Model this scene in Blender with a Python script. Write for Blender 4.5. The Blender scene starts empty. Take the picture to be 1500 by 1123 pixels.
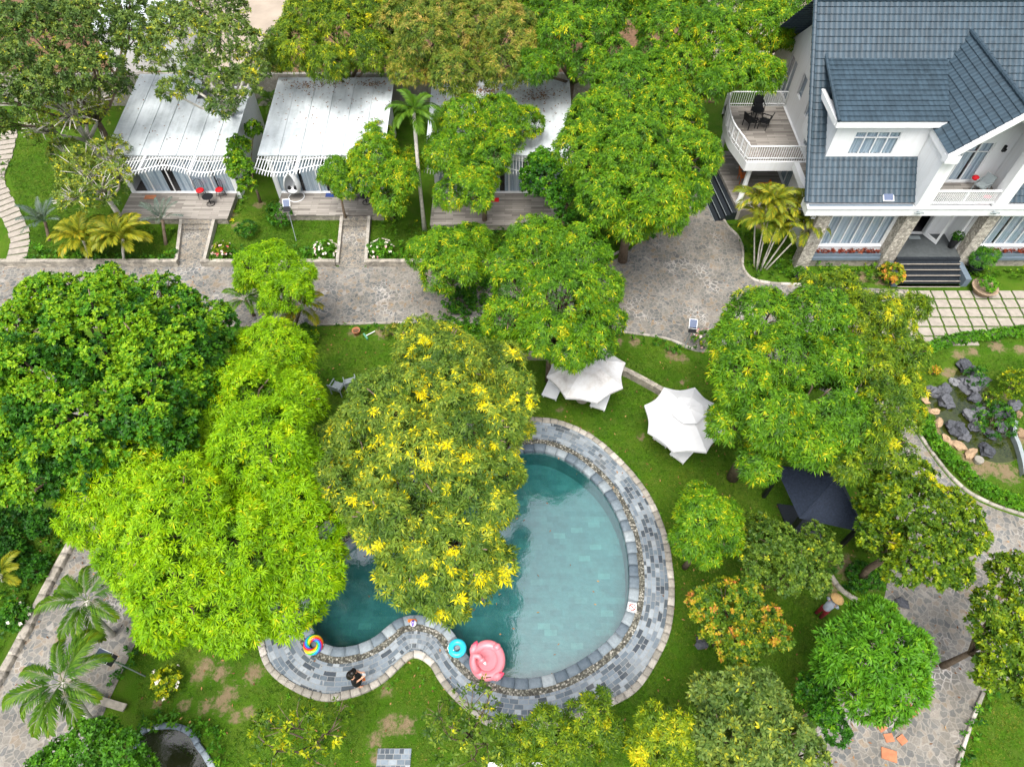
import bpy, bmesh, math, random
import numpy as np
from mathutils import Vector, Matrix
R = math.radians
random.seed(7)
rng = np.random.default_rng(11)
scene = bpy.context.scene
COL = scene.collection

# ------------------------------------------------------------------ camera
CAM_H, TILT = 26.0, R(35.7)
cam = bpy.data.cameras.new("camera")
cam.sensor_width = 36.0
cam.lens = 24.0
cam.clip_end = 3000
cam_o = bpy.data.objects.new("camera", cam)
cam_o.location = (0, 0, CAM_H)
cam_o.rotation_euler = (TILT, 0, 0)
COL.objects.link(cam_o)
scene.camera = cam_o

# ------------------------------------------------------------------ light
SUN_EL, SUN_AZ = R(68), R(196)      # azimuth clockwise from +Y: high light from the viewer's side
world = bpy.data.worlds.new("World")
scene.world = world
world.use_nodes = True
wn = world.node_tree.nodes
wl = world.node_tree.links
wn.clear()
sky = wn.new("ShaderNodeTexSky")
sky.sky_type = 'NISHITA'
sky.sun_disc = False
sky.sun_elevation = SUN_EL
sky.sun_rotation = SUN_AZ
sky.air_density = 1.0
sky.dust_density = 6.0
sky.ozone_density = 0.6
hsv = wn.new("ShaderNodeHueSaturation")
hsv.inputs['Saturation'].default_value = 0.45
bg = wn.new("ShaderNodeBackground")
bg.inputs['Strength'].default_value = 0.15
wo = wn.new("ShaderNodeOutputWorld")
wl.new(sky.outputs[0], hsv.inputs['Color'])
wl.new(hsv.outputs[0], bg.inputs['Color'])
wl.new(bg.outputs[0], wo.inputs['Surface'])
sun = bpy.data.lights.new("sun", 'SUN')
sun.energy = 1.3
sun.angle = R(30)
sun.color = (1.0, 0.96, 0.90)
sun_o = bpy.data.objects.new("sun", sun)
sd = Vector((math.sin(SUN_AZ) * math.cos(SUN_EL), math.cos(SUN_AZ) * math.cos(SUN_EL), math.sin(SUN_EL)))
sun_o.rotation_euler = sd.to_track_quat('Z', 'Y').to_euler()
sun_o.location = (40, -20, 60)
COL.objects.link(sun_o)
vs = scene.view_settings
vs.view_transform = 'Standard'
vs.look = 'None'
vs.exposure = 1.04
vs.gamma = 1
cy = scene.cycles
cy.max_bounces = 7
cy.diffuse_bounces = 2
cy.glossy_bounces = 3
cy.transmission_bounces = 4
cy.transparent_max_bounces = 8
cy.caustics_reflective = False
cy.caustics_refractive = False
cy.sample_clamp_indirect = 6
cy.use_denoising = True

# ------------------------------------------------------------------ survey helpers: where a photo ray meets a height or a wall plane
_c, _s = math.cos(TILT), math.sin(TILT)
def _ray(px, py):
    x, y, z = (px - 750) / 1000.0, -(py - 561.5) / 1000.0, -1.0
    return x, y * _c - z * _s, y * _s + z * _c
def P(px, py, z=0.0):
    d = _ray(px, py)
    t = (z - CAM_H) / d[2]
    return Vector((d[0] * t, d[1] * t, z))
def dist_at(p):
    y, z = p[1], p[2] - CAM_H
    return y * _s * 1.0 - z * _c

# ------------------------------------------------------------------ object helpers
def tag(o, label=None, cat=None, group=None, kind=None):
    if label: o["label"] = label
    if cat: o["category"] = cat
    if group: o["group"] = group
    if kind: o["kind"] = kind
    return o
def empty(name, loc=(0, 0, 0), label=None, cat=None, group=None, rz=0.0):
    o = bpy.data.objects.new(name, None)
    o.location = loc
    o.rotation_euler = (0, 0, rz)
    o.empty_display_size = 0.2
    COL.objects.link(o)
    return tag(o, label, cat, group)
def copy_tree(o, parent=None):
    c = o.copy()
    COL.objects.link(c)
    if parent: c.parent = parent
    for ch in list(o.children):
        copy_tree(ch, c)
    return c

class MB:
    """collects simple shapes and links them as one mesh object"""
    def __init__(s):
        s.v, s.f, s.uv = [], [], []
    def poly(s, pts, uvs=None):
        n = len(s.v)
        s.v += [tuple(p) for p in pts]
        s.f.append(list(range(n, n + len(pts))))
        s.uv.append(uvs)
    def faces(s, vs, fs):
        n = len(s.v)
        s.v += [tuple(p) for p in vs]
        for f in fs:
            s.f.append([n + i for i in f])
            s.uv.append(None)
    def box(s, x0, x1, y0, y1, z0, z1, M=None):
        vs = [Vector((x, y, z)) for z in (z0, z1) for y in (y0, y1) for x in (x0, x1)]
        if M: vs = [M @ v for v in vs]
        s.faces(vs, [(0, 2, 3, 1), (4, 5, 7, 6), (0, 1, 5, 4), (2, 6, 7, 3), (0, 4, 6, 2), (1, 3, 7, 5)])
        return s
    def prism(s, pts, z0, z1):
        n = len(pts)
        lo = [(p[0], p[1], z0) for p in pts]
        hi = [(p[0], p[1], z1) for p in pts]
        a = sum(pts[i][0] * pts[(i + 1) % n][1] - pts[(i + 1) % n][0] * pts[i][1] for i in range(n))
        fs = [list(range(n, 2 * n)), list(range(n - 1, -1, -1))]
        for i in range(n):
            j = (i + 1) % n
            fs.append([i, j, n + j, n + i])
        if a < 0: fs = [f[::-1] for f in fs]
        s.faces(lo + hi, fs)
        return s
    def tube(s, pts, r, n=6, cap=True):
        pts = [Vector(p) for p in pts]
        if not isinstance(r, (list, tuple)): r = [r] * len(pts)
        vs, fs = [], []
        up = Vector((0.13, 0.31, 0.94))
        for i, p in enumerate(pts):
            d = (pts[min(i + 1, len(pts) - 1)] - pts[max(i - 1, 0)]).normalized()
            a = d.cross(up)
            if a.length < 1e-3: a = d.cross(Vector((1, 0, 0)))
            a.normalize()
            b = d.cross(a)
            for k in range(n):
                t = 2 * math.pi * k / n
                vs.append(p + (a * math.cos(t) + b * math.sin(t)) * r[i])
        for i in range(len(pts) - 1):
            for k in range(n):
                k2 = (k + 1) % n
                fs.append([i * n + k, (i + 1) * n + k, (i + 1) * n + k2, i * n + k2])
        if cap:
            fs.append(list(range(n)))
            fs.append([(len(pts) - 1) * n + k for k in range(n)][::-1])
        s.faces(vs, fs)
        return s
    def lathe(s, prof, n=16, c=(0, 0, 0), sx=1.0, sy=1.0):
        vs, fs = [], []
        for (r, z) in prof:
            for k in range(n):
                t = 2 * math.pi * k / n
                vs.append((c[0] + r * math.cos(t) * sx, c[1] + r * math.sin(t) * sy, c[2] + z))
        for i in range(len(prof) - 1):
            for k in range(n):
                k2 = (k + 1) % n
                fs.append([i * n + k, i * n + k2, (i + 1) * n + k2, (i + 1) * n + k])
        if prof[-1][0] > 1e-6: fs.append([(len(prof) - 1) * n + k for k in range(n)])
        if prof[0][0] > 1e-6: fs.append([k for k in range(n)][::-1])
        s.faces(vs, fs)
        return s
    def torus(s, c, RR, r, n=28, m=10, sx=1.0, sy=1.0, sz=1.0):
        vs, fs = [], []
        for i in range(n):
            t = 2 * math.pi * i / n
            for j in range(m):
                p = 2 * math.pi * j / m
                q = RR + r * math.cos(p)
                vs.append((c[0] + q * math.cos(t) * sx, c[1] + q * math.sin(t) * sy, c[2] + r * math.sin(p) * sz))
        for i in range(n):
            for j in range(m):
                i2, j2 = (i + 1) % n, (j + 1) % m
                fs.append([i * m + j, i2 * m + j, i2 * m + j2, i * m + j2])
        s.faces(vs, fs)
        return s
    def build(s, name, mat=None, parent=None, smooth=False, uv=False, M=None):
        me = bpy.data.meshes.new(name)
        vs = s.v if M is None else [tuple(M @ Vector(v)) for v in s.v]
        me.from_pydata(vs, [], s.f)
        if uv:
            l = me.uv_layers.new(name="UVMap")
            k = 0
            for fi, f in enumerate(s.f):
                for q in range(len(f)):
                    if s.uv[fi] is not None: l.data[k].uv = s.uv[fi][q]
                    k += 1
        if smooth: me.polygons.foreach_set("use_smooth", [True] * len(me.polygons))
        if mat: me.materials.append(mat)
        me.update()
        o = bpy.data.objects.new(name, me)
        COL.objects.link(o)
        if parent: o.parent = parent
        return o

def mesh_np(name, V, T, mat, attrs=None, parent=None, smooth=False):
    """triangles from numpy arrays, with float attributes per point"""
    me = bpy.data.meshes.new(name)
    nv, nt = len(V), len(T)
    me.vertices.add(nv)
    me.vertices.foreach_set("co", np.ascontiguousarray(V, dtype=np.float32).ravel())
    me.loops.add(nt * T.shape[1])
    me.loops.foreach_set("vertex_index", np.ascontiguousarray(T, dtype=np.int32).ravel())
    me.polygons.add(nt)
    me.polygons.foreach_set("loop_start", np.arange(0, nt * T.shape[1], T.shape[1], dtype=np.int32))
    if smooth: me.polygons.foreach_set("use_smooth", np.ones(nt, dtype=bool))
    me.update(calc_edges=True)
    for k, a in (attrs or {}).items():
        at = me.attributes.new(k, 'FLOAT', 'POINT')
        at.data.foreach_set("value", np.ascontiguousarray(a, dtype=np.float32))
    if mat: me.materials.append(mat)
    o = bpy.data.objects.new(name, me)
    COL.objects.link(o)
    if parent: o.parent = parent
    return o

# ------------------------------------------------------------------ material helpers
class NT:
    def __init__(s, name):
        s.m = bpy.data.materials.new(name)
        s.m.use_nodes = True
        s.t = s.m.node_tree
        s.t.nodes.clear()
        s.out = s.n('OutputMaterial')
    def n(s, typ, **kw):
        nd = s.t.nodes.new('ShaderNode' + typ)
        for k, v in kw.items(): setattr(nd, k, v)
        return nd
    def set(s, sock, val):
        if hasattr(val, 'is_output') or isinstance(val, bpy.types.NodeSocket): s.t.links.new(val, sock)
        else: sock.default_value = val
    def noise(s, vec=None, scale=5.0, detail=4.0, rough=0.55, out=0, dist=0.0):
        nd = s.n('TexNoise')
        nd.inputs['Scale'].default_value = scale
        nd.inputs['Detail'].default_value = detail
        nd.inputs['Roughness'].default_value = rough
        nd.inputs['Distortion'].default_value = dist
        if vec is not None: s.t.links.new(vec, nd.inputs['Vector'])
        return nd.outputs[out]
    def voro(s, vec=None, scale=3.0, feature='F1', out='Distance', rand=1.0):
        nd = s.n('TexVoronoi', feature=feature)
        nd.inputs['Scale'].default_value = scale
        nd.inputs['Randomness'].default_value = rand
        if vec is not None: s.t.links.new(vec, nd.inputs['Vector'])
        return nd.outputs[out]
    def ramp(s, fac, stops, interp='LINEAR'):
        nd = s.n('ValToRGB')
        cr = nd.color_ramp
        cr.interpolation = interp
        while len(cr.elements) > 1: cr.elements.remove(cr.elements[-1])
        for i, (p, c) in enumerate(stops):
            e = cr.elements[0] if i == 0 else cr.elements.new(p)
            e.position = p
            e.color = (*c, 1) if len(c) == 3 else c
        s.t.links.new(fac, nd.inputs[0])
        return nd.outputs[0]
    def mix(s, fac, a, b, mode='MIX'):
        nd = s.n('MixRGB', blend_type=mode)
        for sock, v in zip(nd.inputs, (fac, a, b)):
            if isinstance(v, tuple) and len(v) == 3: v = (*v, 1)
            s.set(sock, v)
        return nd.outputs[0]
    def math(s, op, a, b=0.0):
        nd = s.n('Math', operation=op)
        s.set(nd.inputs[0], a)
        s.set(nd.inputs[1], b)
        return nd.outputs[0]
    def attr(s, name):
        return s.n('Attribute', attribute_name=name).outputs['Fac']
    def pos(s):
        return s.n('NewGeometry').outputs['Position']
    def obj(s):
        return s.n('TexCoord').outputs['Object']
    def uv(s):
        return s.n('TexCoord').outputs['UV']
    def mapv(s, vec, scale=(1, 1, 1), rot=(0, 0, 0), loc=(0, 0, 0)):
        nd = s.n('Mapping')
        nd.inputs['Scale'].default_value = scale
        nd.inputs['Rotation'].default_value = rot
        nd.inputs['Location'].default_value = loc
        s.t.links.new(vec, nd.inputs['Vector'])
        return nd.outputs[0]
    def bump(s, h, strength=0.3, dist=0.05):
        nd = s.n('Bump')
        nd.inputs['Strength'].default_value = strength
        nd.inputs['Distance'].default_value = dist
        s.t.links.new(h, nd.inputs['Height'])
        return nd.outputs[0]
    def pbr(s, col, rough=0.7, normal=None, spec=0.3, metal=0.0):
        b = s.n('BsdfPrincipled')
        if isinstance(col, tuple) and len(col) == 3: col = (*col, 1)
        s.set(b.inputs['Base Color'], col)
        s.set(b.inputs['Roughness'], rough)
        b.inputs['Specular IOR Level'].default_value = spec
        b.inputs['Metallic'].default_value = metal
        if normal is not None: s.t.links.new(normal, b.inputs['Normal'])
        s.t.links.new(b.outputs[0], s.out.inputs[0])
        return s.m

def flat(name, col, rough=0.6, var=0.12, scale=6.0, spec=0.3, metal=0.0, bump=0.0):
    t = NT(name)
    p = t.obj()
    n1 = t.noise(p, scale, 5, 0.6)
    lo = tuple(c * (1 - var) for c in col)
    hi = tuple(min(1, c * (1 + var)) for c in col)
    c = t.ramp(n1, [(0.3, lo), (0.7, hi)])
    nm = t.bump(t.noise(p, scale * 6, 3), bump, 0.02) if bump else None
    return t.pbr(c, rough, nm, spec, metal)

def leaf_mat(name, stops, trans=0.3, tcol=None, rough=0.5):
    t = NT(name)
    tint = t.attr('tint')
    c = t.ramp(tint, stops)
    vary = t.noise(t.pos(), 0.9, 5, 0.65)          # branch to branch differences in leaf colour
    c = t.mix(0.75, c, t.ramp(vary, [(0.34, (0.62, 0.72, 0.85)), (0.5, (1, 1, 1)), (0.68, (1.28, 1.12, 0.9))]), 'MULTIPLY')
    b = t.n('BsdfPrincipled')
    t.set(b.inputs['Base Color'], c)
    b.inputs['Roughness'].default_value = rough
    b.inputs['Specular IOR Level'].default_value = 0.20
    tr = t.n('BsdfTranslucent')
    g = t.mix(1.0, c, tcol or (1.3, 1.25, 0.5), 'MULTIPLY')
    t.set(tr.inputs[0], g)
    mx = t.n('MixShader')
    mx.inputs[0].default_value = trans
    t.t.links.new(b.outputs[0], mx.inputs[1])
    t.t.links.new(tr.outputs[0], mx.inputs[2])
    t.t.links.new(mx.outputs[0], t.out.inputs[0])
    return t.m

# ------------------------------------------------------------------ materials
def mat_lawn():
    t = NT("lawn_grass")
    p = t.pos()
    n1 = t.noise(p, 0.35, 5, 0.6)
    n2 = t.noise(p, 2.2, 6, 0.65)
    n3 = t.noise(p, 26, 4, 0.8)
    base = t.ramp(n1, [(0.30, (0.030, 0.088, 0.003)), (0.5, (0.054, 0.130, 0.006)), (0.72, (0.095, 0.160, 0.013))])
    base = t.mix(t.ramp(n2, [(0.45, (0, 0, 0)), (0.75, (0.55, 0.55, 0.55))]), base, (0.100, 0.122, 0.024))
    base = t.mix(0.75, base, t.ramp(n3, [(0.25, (0.35, 0.38, 0.35)), (0.55, (1, 1, 1)), (0.8, (1.5, 1.4, 1.2))]), 'MULTIPLY')
    dirt = t.mix(t.noise(p, 6, 5, 0.7), (0.13, 0.090, 0.050), (0.30, 0.225, 0.145))
    d = t.attr('dirt')
    k = t.math('ADD', d, t.math('MULTIPLY', t.math('SUBTRACT', t.noise(p, 5.0, 6, 0.75), 0.5), 1.7))
    k = t.ramp(k, [(0.42, (0, 0, 0)), (0.74, (0.9, 0.9, 0.9))])
    col = t.mix(k, base, dirt)
    return t.pbr(col, 0.9, t.bump(n3, 0.7, 0.06), 0.1)
def mat_flag(name="flagstone", scale=4.7, warm=0.5, mortar=(0.285, 0.268, 0.235)):
    t = NT(name)
    p = t.pos()
    q = t.n('VectorMath', operation='ADD')
    t.t.links.new(p, q.inputs[0])
    wob = t.noise(p, 1.6, 3, 0.6, out=1)
    sc = t.n('VectorMath', operation='SCALE')
    t.t.links.new(wob, sc.inputs[0])
    sc.inputs['Scale'].default_value = 0.35
    t.t.links.new(sc.outputs[0], q.inputs[1])
    v = q.outputs[0]
    cell = t.voro(v, scale, 'F1', 'Color')
    edge = t.voro(v, scale, 'DISTANCE_TO_EDGE', 'Distance')
    sep = t.n('SeparateColor')
    t.t.links.new(cell, sep.inputs[0])
    stone = t.ramp(sep.outputs[0], [(0.0, (0.105, 0.115, 0.120)), (0.3, (0.150, 0.155, 0.152)), (0.55, (0.180, 0.176, 0.163)),
                                     (0.8, (0.215, 0.203, 0.180)), (0.94, (0.24, 0.19, 0.135)), (1.0, (0.30, 0.29, 0.27))])
    big = t.noise(p, 0.22, 4, 0.6)
    stone = t.mix(t.ramp(big, [(0.4, (0, 0, 0)), (0.65, (0.5, 0.5, 0.5))]), stone, (0.200, 0.184, 0.158))
    fine = t.noise(p, 22, 5, 0.7)
    stone = t.mix(0.5, stone, t.ramp(fine, [(0.3, (0.6, 0.6, 0.6)), (0.7, (1.4, 1.4, 1.4))]), 'MULTIPLY')
    white = t.ramp(t.noise(p, 0.55, 3, 0.5), [(0.56, (0, 0, 0)), (0.70, (1, 1, 1))])
    mort = t.mix(white, mortar, (0.50, 0.48, 0.45))
    w = t.ramp(edge, [(0.03, (1, 1, 1)), (0.10, (0, 0, 0))])
    col = t.mix(t.math('MULTIPLY', w, 0.75), stone, mort)
    dirty = t.ramp(t.noise(p, 0.6, 7, 0.72), [(0.32, (0.58, 0.56, 0.52)), (0.62, (1.05, 1.05, 1.05))])
    col = t.mix(0.8, col, dirty, 'MULTIPLY')
    return t.pbr(col, 0.85, t.bump(t.math('ADD', t.math('MULTIPLY', w, 0.6), fine), 0.35, 0.02), 0.2)
def mat_paver():
    t = NT("slate_pavers")
    uv = t.uv()
    br = t.n('TexBrick')
    br.offset = 0.5
    br.squash = 0.6
    br.squash_frequency = 3
    br.offset_frequency = 2
    for k, v in dict(Color1=(0, 0, 0, 1), Color2=(1, 1, 1, 1), Mortar=(0.5, 0.5, 0.5, 1), Scale=1.0).items(): br.inputs[k].default_value = v
    br.inputs['Mortar Size'].default_value = 0.010
    br.inputs['Brick Width'].default_value = 0.27
    br.inputs['Row Height'].default_value = 0.165
    t.t.links.new(uv, br.inputs['Vector'])
    st = t.ramp(br.outputs['Color'], [(0.0, (0.035, 0.048, 0.064)), (0.15, (0.062, 0.082, 0.100)), (0.35, (0.105, 0.138, 0.170)),
                                      (0.6, (0.160, 0.200, 0.240)), (0.82, (0.215, 0.258, 0.295)), (1.0, (0.31, 0.35, 0.38))])
    p = t.pos()
    st = t.mix(0.6, st, t.ramp(t.noise(p, 9, 6, 0.7), [(0.3, (0.68, 0.70, 0.72)), (0.7, (1.3, 1.28, 1.24))]), 'MULTIPLY')
    st = t.mix(t.ramp(t.noise(p, 0.9, 4, 0.6), [(0.5, (0, 0, 0)), (0.75, (0.35, 0.35, 0.35))]), st, (0.24, 0.23, 0.20))
    col = t.mix(br.outputs['Fac'], st, (0.24, 0.25, 0.25))
    return t.pbr(col, 0.6, t.bump(br.outputs['Fac'], -0.3, 0.02), 0.35)
def mat_pebble():
    t = NT("pebbles")
    p = t.pos()
    c = t.voro(p, 15, 'F1', 'Color')
    d = t.voro(p, 15, 'F1', 'Distance')
    sep = t.n('SeparateColor')
    t.t.links.new(c, sep.inputs[0])
    col = t.ramp(sep.outputs[0], [(0, (0.06, 0.06, 0.05)), (0.4, (0.14, 0.14, 0.115)), (0.75, (0.25, 0.245, 0.20)), (1, (0.46, 0.44, 0.39))])
    col = t.mix(1.0, col, t.ramp(d, [(0.3, (1, 1, 1)), (0.62, (0.35, 0.34, 0.32))]), 'MULTIPLY')
    return t.pbr(col, 0.6, t.bump(d, -0.9, 0.05), 0.3)
def mat_stonewall(name="rubble_stone", scale=4.5, a=(0.20, 0.185, 0.16), b=(0.40, 0.365, 0.30)):
    t = NT(name)
    p = t.pos()
    c = t.voro(p, scale, 'F1', 'Color')
    e = t.voro(p, scale, 'DISTANCE_TO_EDGE', 'Distance')
    sep = t.n('SeparateColor')
    t.t.links.new(c, sep.inputs[0])
    col = t.ramp(sep.outputs[0], [(0, a), (0.6, tuple((x + y) / 2 for x, y in zip(a, b))), (1, b)])
    col = t.mix(0.6, col, t.ramp(t.noise(p, 14, 5, 0.7), [(0.3, (0.6, 0.6, 0.6)), (0.7, (1.35, 1.35, 1.35))]), 'MULTIPLY')
    w = t.ramp(e, [(0.02, (1, 1, 1)), (0.07, (0, 0, 0))])
    col = t.mix(w, col, (0.30, 0.275, 0.235))
    return t.pbr(col, 0.9, t.bump(e, 0.6, 0.05), 0.15)
def mat_tileroof(name="slate_roof_tiles", base=(0.036, 0.062, 0.084)):
    t = NT(name)
    uv = t.uv()
    w = t.n('TexWave', wave_type='BANDS', bands_direction='X', wave_profile='SIN')
    w.inputs['Scale'].default_value = 1.25
    t.t.links.new(uv, w.inputs['Vector'])
    p = t.pos()
    lo = tuple(c * 0.62 for c in base)
    hi = tuple(c * 1.35 for c in base)
    cellv = t.mapv(uv, (5.1, 3.15, 1))
    wn_ = t.n('TexWhiteNoise', noise_dimensions='2D')
    fl = t.n('VectorMath', operation='FLOOR')
    t.t.links.new(cellv, fl.inputs[0])
    t.t.links.new(fl.outputs[0], wn_.inputs['Vector'])
    col = t.mix(wn_.outputs['Value'], tuple(c * 0.86 for c in base), tuple(c * 1.16 for c in base))
    col = t.mix(0.32, col, t.ramp(w.outputs['Fac'], [(0.05, (0.45, 0.45, 0.48)), (0.3, (1, 1, 1)), (1, (1.15, 1.15, 1.15))]), 'MULTIPLY')
    col = t.mix(0.5, col, t.ramp(t.noise(p, 1.3, 6, 0.7), [(0.3, (0.72, 0.72, 0.72)), (0.7, (1.25, 1.25, 1.25))]), 'MULTIPLY')
    stain = t.ramp(t.noise(t.mapv(p, (1.4, 0.25, 0.25)), 1.0, 6, 0.7), [(0.4, (1, 1, 1)), (0.7, (0.72, 0.72, 0.70))])
    col = t.mix(0.6, col, stain, 'MULTIPLY')
    return t.pbr(col, 0.5, t.bump(w.outputs['Fac'], 0.35, 0.04), 0.4)
def mat_deckwood():
    t = NT("wood_look_planks")
    p = t.pos()
    br = t.n('TexBrick')
    br.offset = 0.37
    for k, v in dict(Color1=(0, 0, 0, 1), Color2=(1, 1, 1, 1), Mortar=(0.3, 0.3, 0.3, 1), Scale=1.0).items(): br.inputs[k].default_value = v
    br.inputs['Mortar Size'].default_value = 0.006
    br.inputs['Brick Width'].default_value = 1.1
    br.inputs['Row Height'].default_value = 0.16
    t.t.links.new(p, br.inputs['Vector'])
    grain = t.noise(t.mapv(p, (1.2, 16, 1)), 2.4, 6, 0.7)
    col = t.ramp(t.math('ADD', t.math('MULTIPLY', br.outputs['Color'], 0.5), t.math('MULTIPLY', grain, 0.6)),
                 [(0.2, (0.13, 0.118, 0.104)), (0.5, (0.255, 0.235, 0.210)), (0.85, (0.37, 0.345, 0.31))])
    col = t.mix(br.outputs['Fac'], col, (0.12, 0.105, 0.09))
    return t.pbr(col, 0.7, None, 0.3)
def mat_roofsheet():
    t = NT("white_roof_sheet")
    p = t.pos()
    a = t.noise(p, 1.1, 7, 0.75)
    b = t.noise(t.mapv(p, (3.2, 0.25, 1)), 1.2, 5, 0.6)
    c = t.ramp(t.math('ADD', t.math('MULTIPLY', a, 0.6), t.math('MULTIPLY', b, 0.4)),
               [(0.33, (0.33, 0.37, 0.38)), (0.5, (0.50, 0.55, 0.57)), (0.68, (0.62, 0.67, 0.69))])
    spots = t.ramp(t.noise(p, 7, 5, 0.8), [(0.62, (1, 1, 1)), (0.74, (0.5, 0.44, 0.36))])
    c = t.mix(0.7, c, spots, 'MULTIPLY')
    return t.pbr(c, 0.42, t.bump(t.noise(p, 6, 4), 0.25, 0.02), 0.4)
def mat_water(name, tint, gl=0.10, rough=0.02, wav=2.6, strength=0.25):
    t = NT(name)
    p = t.pos()
    h = t.math('ADD', t.noise(p, wav, 4, 0.6, dist=0.6), t.math('MULTIPLY', t.noise(p, wav * 4.5, 3, 0.6), 0.35))
    nm = t.bump(h, strength, 0.08)
    tr = t.n('BsdfTransparent')
    tr.inputs[0].default_value = (*tint, 1)
    g = t.n('BsdfGlossy')
    g.inputs['Roughness'].default_value = rough
    g.inputs['Color'].default_value = (1, 1, 1, 1)
    t.t.links.new(nm, g.inputs['Normal'])
    lw = t.n('LayerWeight')
    lw.inputs[0].default_value = 0.5
    t.t.links.new(nm, lw.inputs['Normal'])
    f = t.math('ADD', t.math('MULTIPLY', t.math('POWER', lw.outputs['Facing'], 5.0), 0.9), gl + 0.03)
    mx = t.n('MixShader')
    t.t.links.new(f, mx.inputs[0])
    t.t.links.new(tr.outputs[0], mx.inputs[1])
    t.t.links.new(g.outputs[0], mx.inputs[2])
    t.t.links.new(mx.outputs[0], t.out.inputs[0])
    return t.m
def mat_glass():
    t = NT("window_glass")
    tr = t.n('BsdfTransparent')
    tr.inputs[0].default_value = (0.98, 0.99, 1.0, 1)
    g = t.n('BsdfGlossy')
    g.inputs['Roughness'].default_value = 0.03
    lw = t.n('LayerWeight')
    lw.inputs[0].default_value = 0.5
    mx = t.n('MixShader')
    t.t.links.new(t.math('ADD', t.math('MULTIPLY', t.math('POWER', lw.outputs['Facing'], 5.0), 0.85), 0.08), mx.inputs[0])
    t.t.links.new(tr.outputs[0], mx.inputs[1])
    t.t.links.new(g.outputs[0], mx.inputs[2])
    t.t.links.new(mx.outputs[0], t.out.inputs[0])
    return t.m
def mat_pooltile():
    t = NT("pool_tiles")
    p = t.pos()
    br = t.n('TexBrick')
    br.offset = 0.5
    for k, v in dict(Color1=(0, 0, 0, 1), Color2=(1, 1, 1, 1), Mortar=(0.4, 0.4, 0.4, 1), Scale=1.0).items(): br.inputs[k].default_value = v
    br.inputs['Mortar Size'].default_value = 0.008
    br.inputs['Brick Width'].default_value = 0.5
    br.inputs['Row Height'].default_value = 0.25
    t.t.links.new(p, br.inputs['Vector'])
    c = t.ramp(br.outputs['Color'], [(0, (0.095, 0.225, 0.230)), (0.5, (0.120, 0.262, 0.262)), (0.9, (0.135, 0.285, 0.280)), (1, (0.175, 0.355, 0.335))])
    c = t.mix(0.6, c, t.ramp(t.noise(p, 3, 5, 0.7), [(0.3, (0.7, 0.7, 0.7)), (0.7, (1.3, 1.3, 1.3))]), 'MULTIPLY')
    return t.pbr(c, 0.5)
def mat_stripe_curtain():
    t = NT("pale_curtain")
    p = t.pos()
    c = t.ramp(t.noise(t.mapv(p, (7, 7, 0.15)), 1.5, 3), [(0.38, (0.22, 0.30, 0.38)), (0.62, (0.46, 0.55, 0.62))])
    return t.pbr(c, 0.9)
def mat_attr(name, stops, rough=0.7, var=0.5):
    t = NT(name)
    c = t.ramp(t.attr('tint'), stops)
    c = t.mix(var, c, t.ramp(t.noise(t.pos(), 12, 6, 0.7), [(0.3, (0.62, 0.62, 0.62)), (0.7, (1.35, 1.35, 1.35))]), 'MULTIPLY')
    return t.pbr(c, rough, t.bump(t.noise(t.pos(), 16, 5, 0.7), 0.4, 0.03), 0.3)

M = {}
M['lawn'] = mat_lawn()
M['flag'] = mat_flag()
M['walk'] = mat_flag("path_stone", 5.5, mortar=(0.36, 0.315, 0.25))
M['paver'] = mat_paver()
M['pebble'] = mat_pebble()
M['rubble'] = mat_stonewall()
M['cladding'] = mat_stonewall("split_stone_cladding", 9.0, (0.24, 0.225, 0.195), (0.60, 0.565, 0.49))
M['tile'] = mat_tileroof()
M['shingle'] = flat("dark_blue_shingles", (0.016, 0.024, 0.042), 0.75, 0.35, 14, 0.2, 0, 0.3)
M['deck'] = mat_deckwood()
M['sheet'] = mat_roofsheet()
M['water'] = mat_water("pool_water", (0.54, 0.82, 0.82), 0.17, 0.05, 1.7, 0.10)
M['pondwater'] = mat_water("pond_water", (0.45, 0.5, 0.30), 0.05, 0.03, 2.0, 0.1)
M['glass'] = mat_glass()
M['pooltile'] = mat_pooltile()
M['curtain'] = mat_stripe_curtain()
def mat_whitepaint():
    t = NT("white_paint")
    p = t.pos()
    streak = t.noise(t.mapv(p, (5, 5, 0.35)), 1.3, 5, 0.65)
    c = t.ramp(streak, [(0.26, (0.74, 0.75, 0.745)), (0.52, (0.80, 0.82, 0.83)), (0.8, (0.82, 0.84, 0.85))])
    return t.pbr(c, 0.55)
M['white'] = mat_whitepaint()
M['whitemetal'] = flat("white_metal", (0.80, 0.82, 0.83), 0.35, 0.03, 3)
M['fabric'] = flat("white_canvas", (0.62, 0.63, 0.64), 0.85, 0.06, 2.0)
M['vinyl'] = flat("white_sling", (0.72, 0.74, 0.75), 0.6, 0.04, 3)
M['black'] = flat("black_metal", (0.012, 0.013, 0.015), 0.45, 0.2, 8)
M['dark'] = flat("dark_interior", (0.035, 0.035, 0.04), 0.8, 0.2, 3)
M['granite'] = flat("black_granite", (0.022, 0.027, 0.033), 0.25, 0.25, 20, 0.5)
M['greytile'] = flat("grey_porch_tile", (0.075, 0.085, 0.088), 0.35, 0.25, 6, 0.5)
M['greyledge'] = flat("grey_ledge_paint", (0.13, 0.17, 0.21), 0.6, 0.1, 4)
M['concrete'] = flat("pale_concrete", (0.33, 0.30, 0.25), 0.9, 0.22, 5, 0.15, 0, 0.3)
M['paving'] = flat("cream_paving_slab", (0.31, 0.28, 0.24), 0.9, 0.16, 4, 0.15, 0, 0.2)
M['red'] = flat("red_cushion", (0.62, 0.012, 0.02), 0.7, 0.1)
M['orange'] = flat("orange_plastic", (0.62, 0.15, 0.02), 0.5, 0.1)
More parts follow.
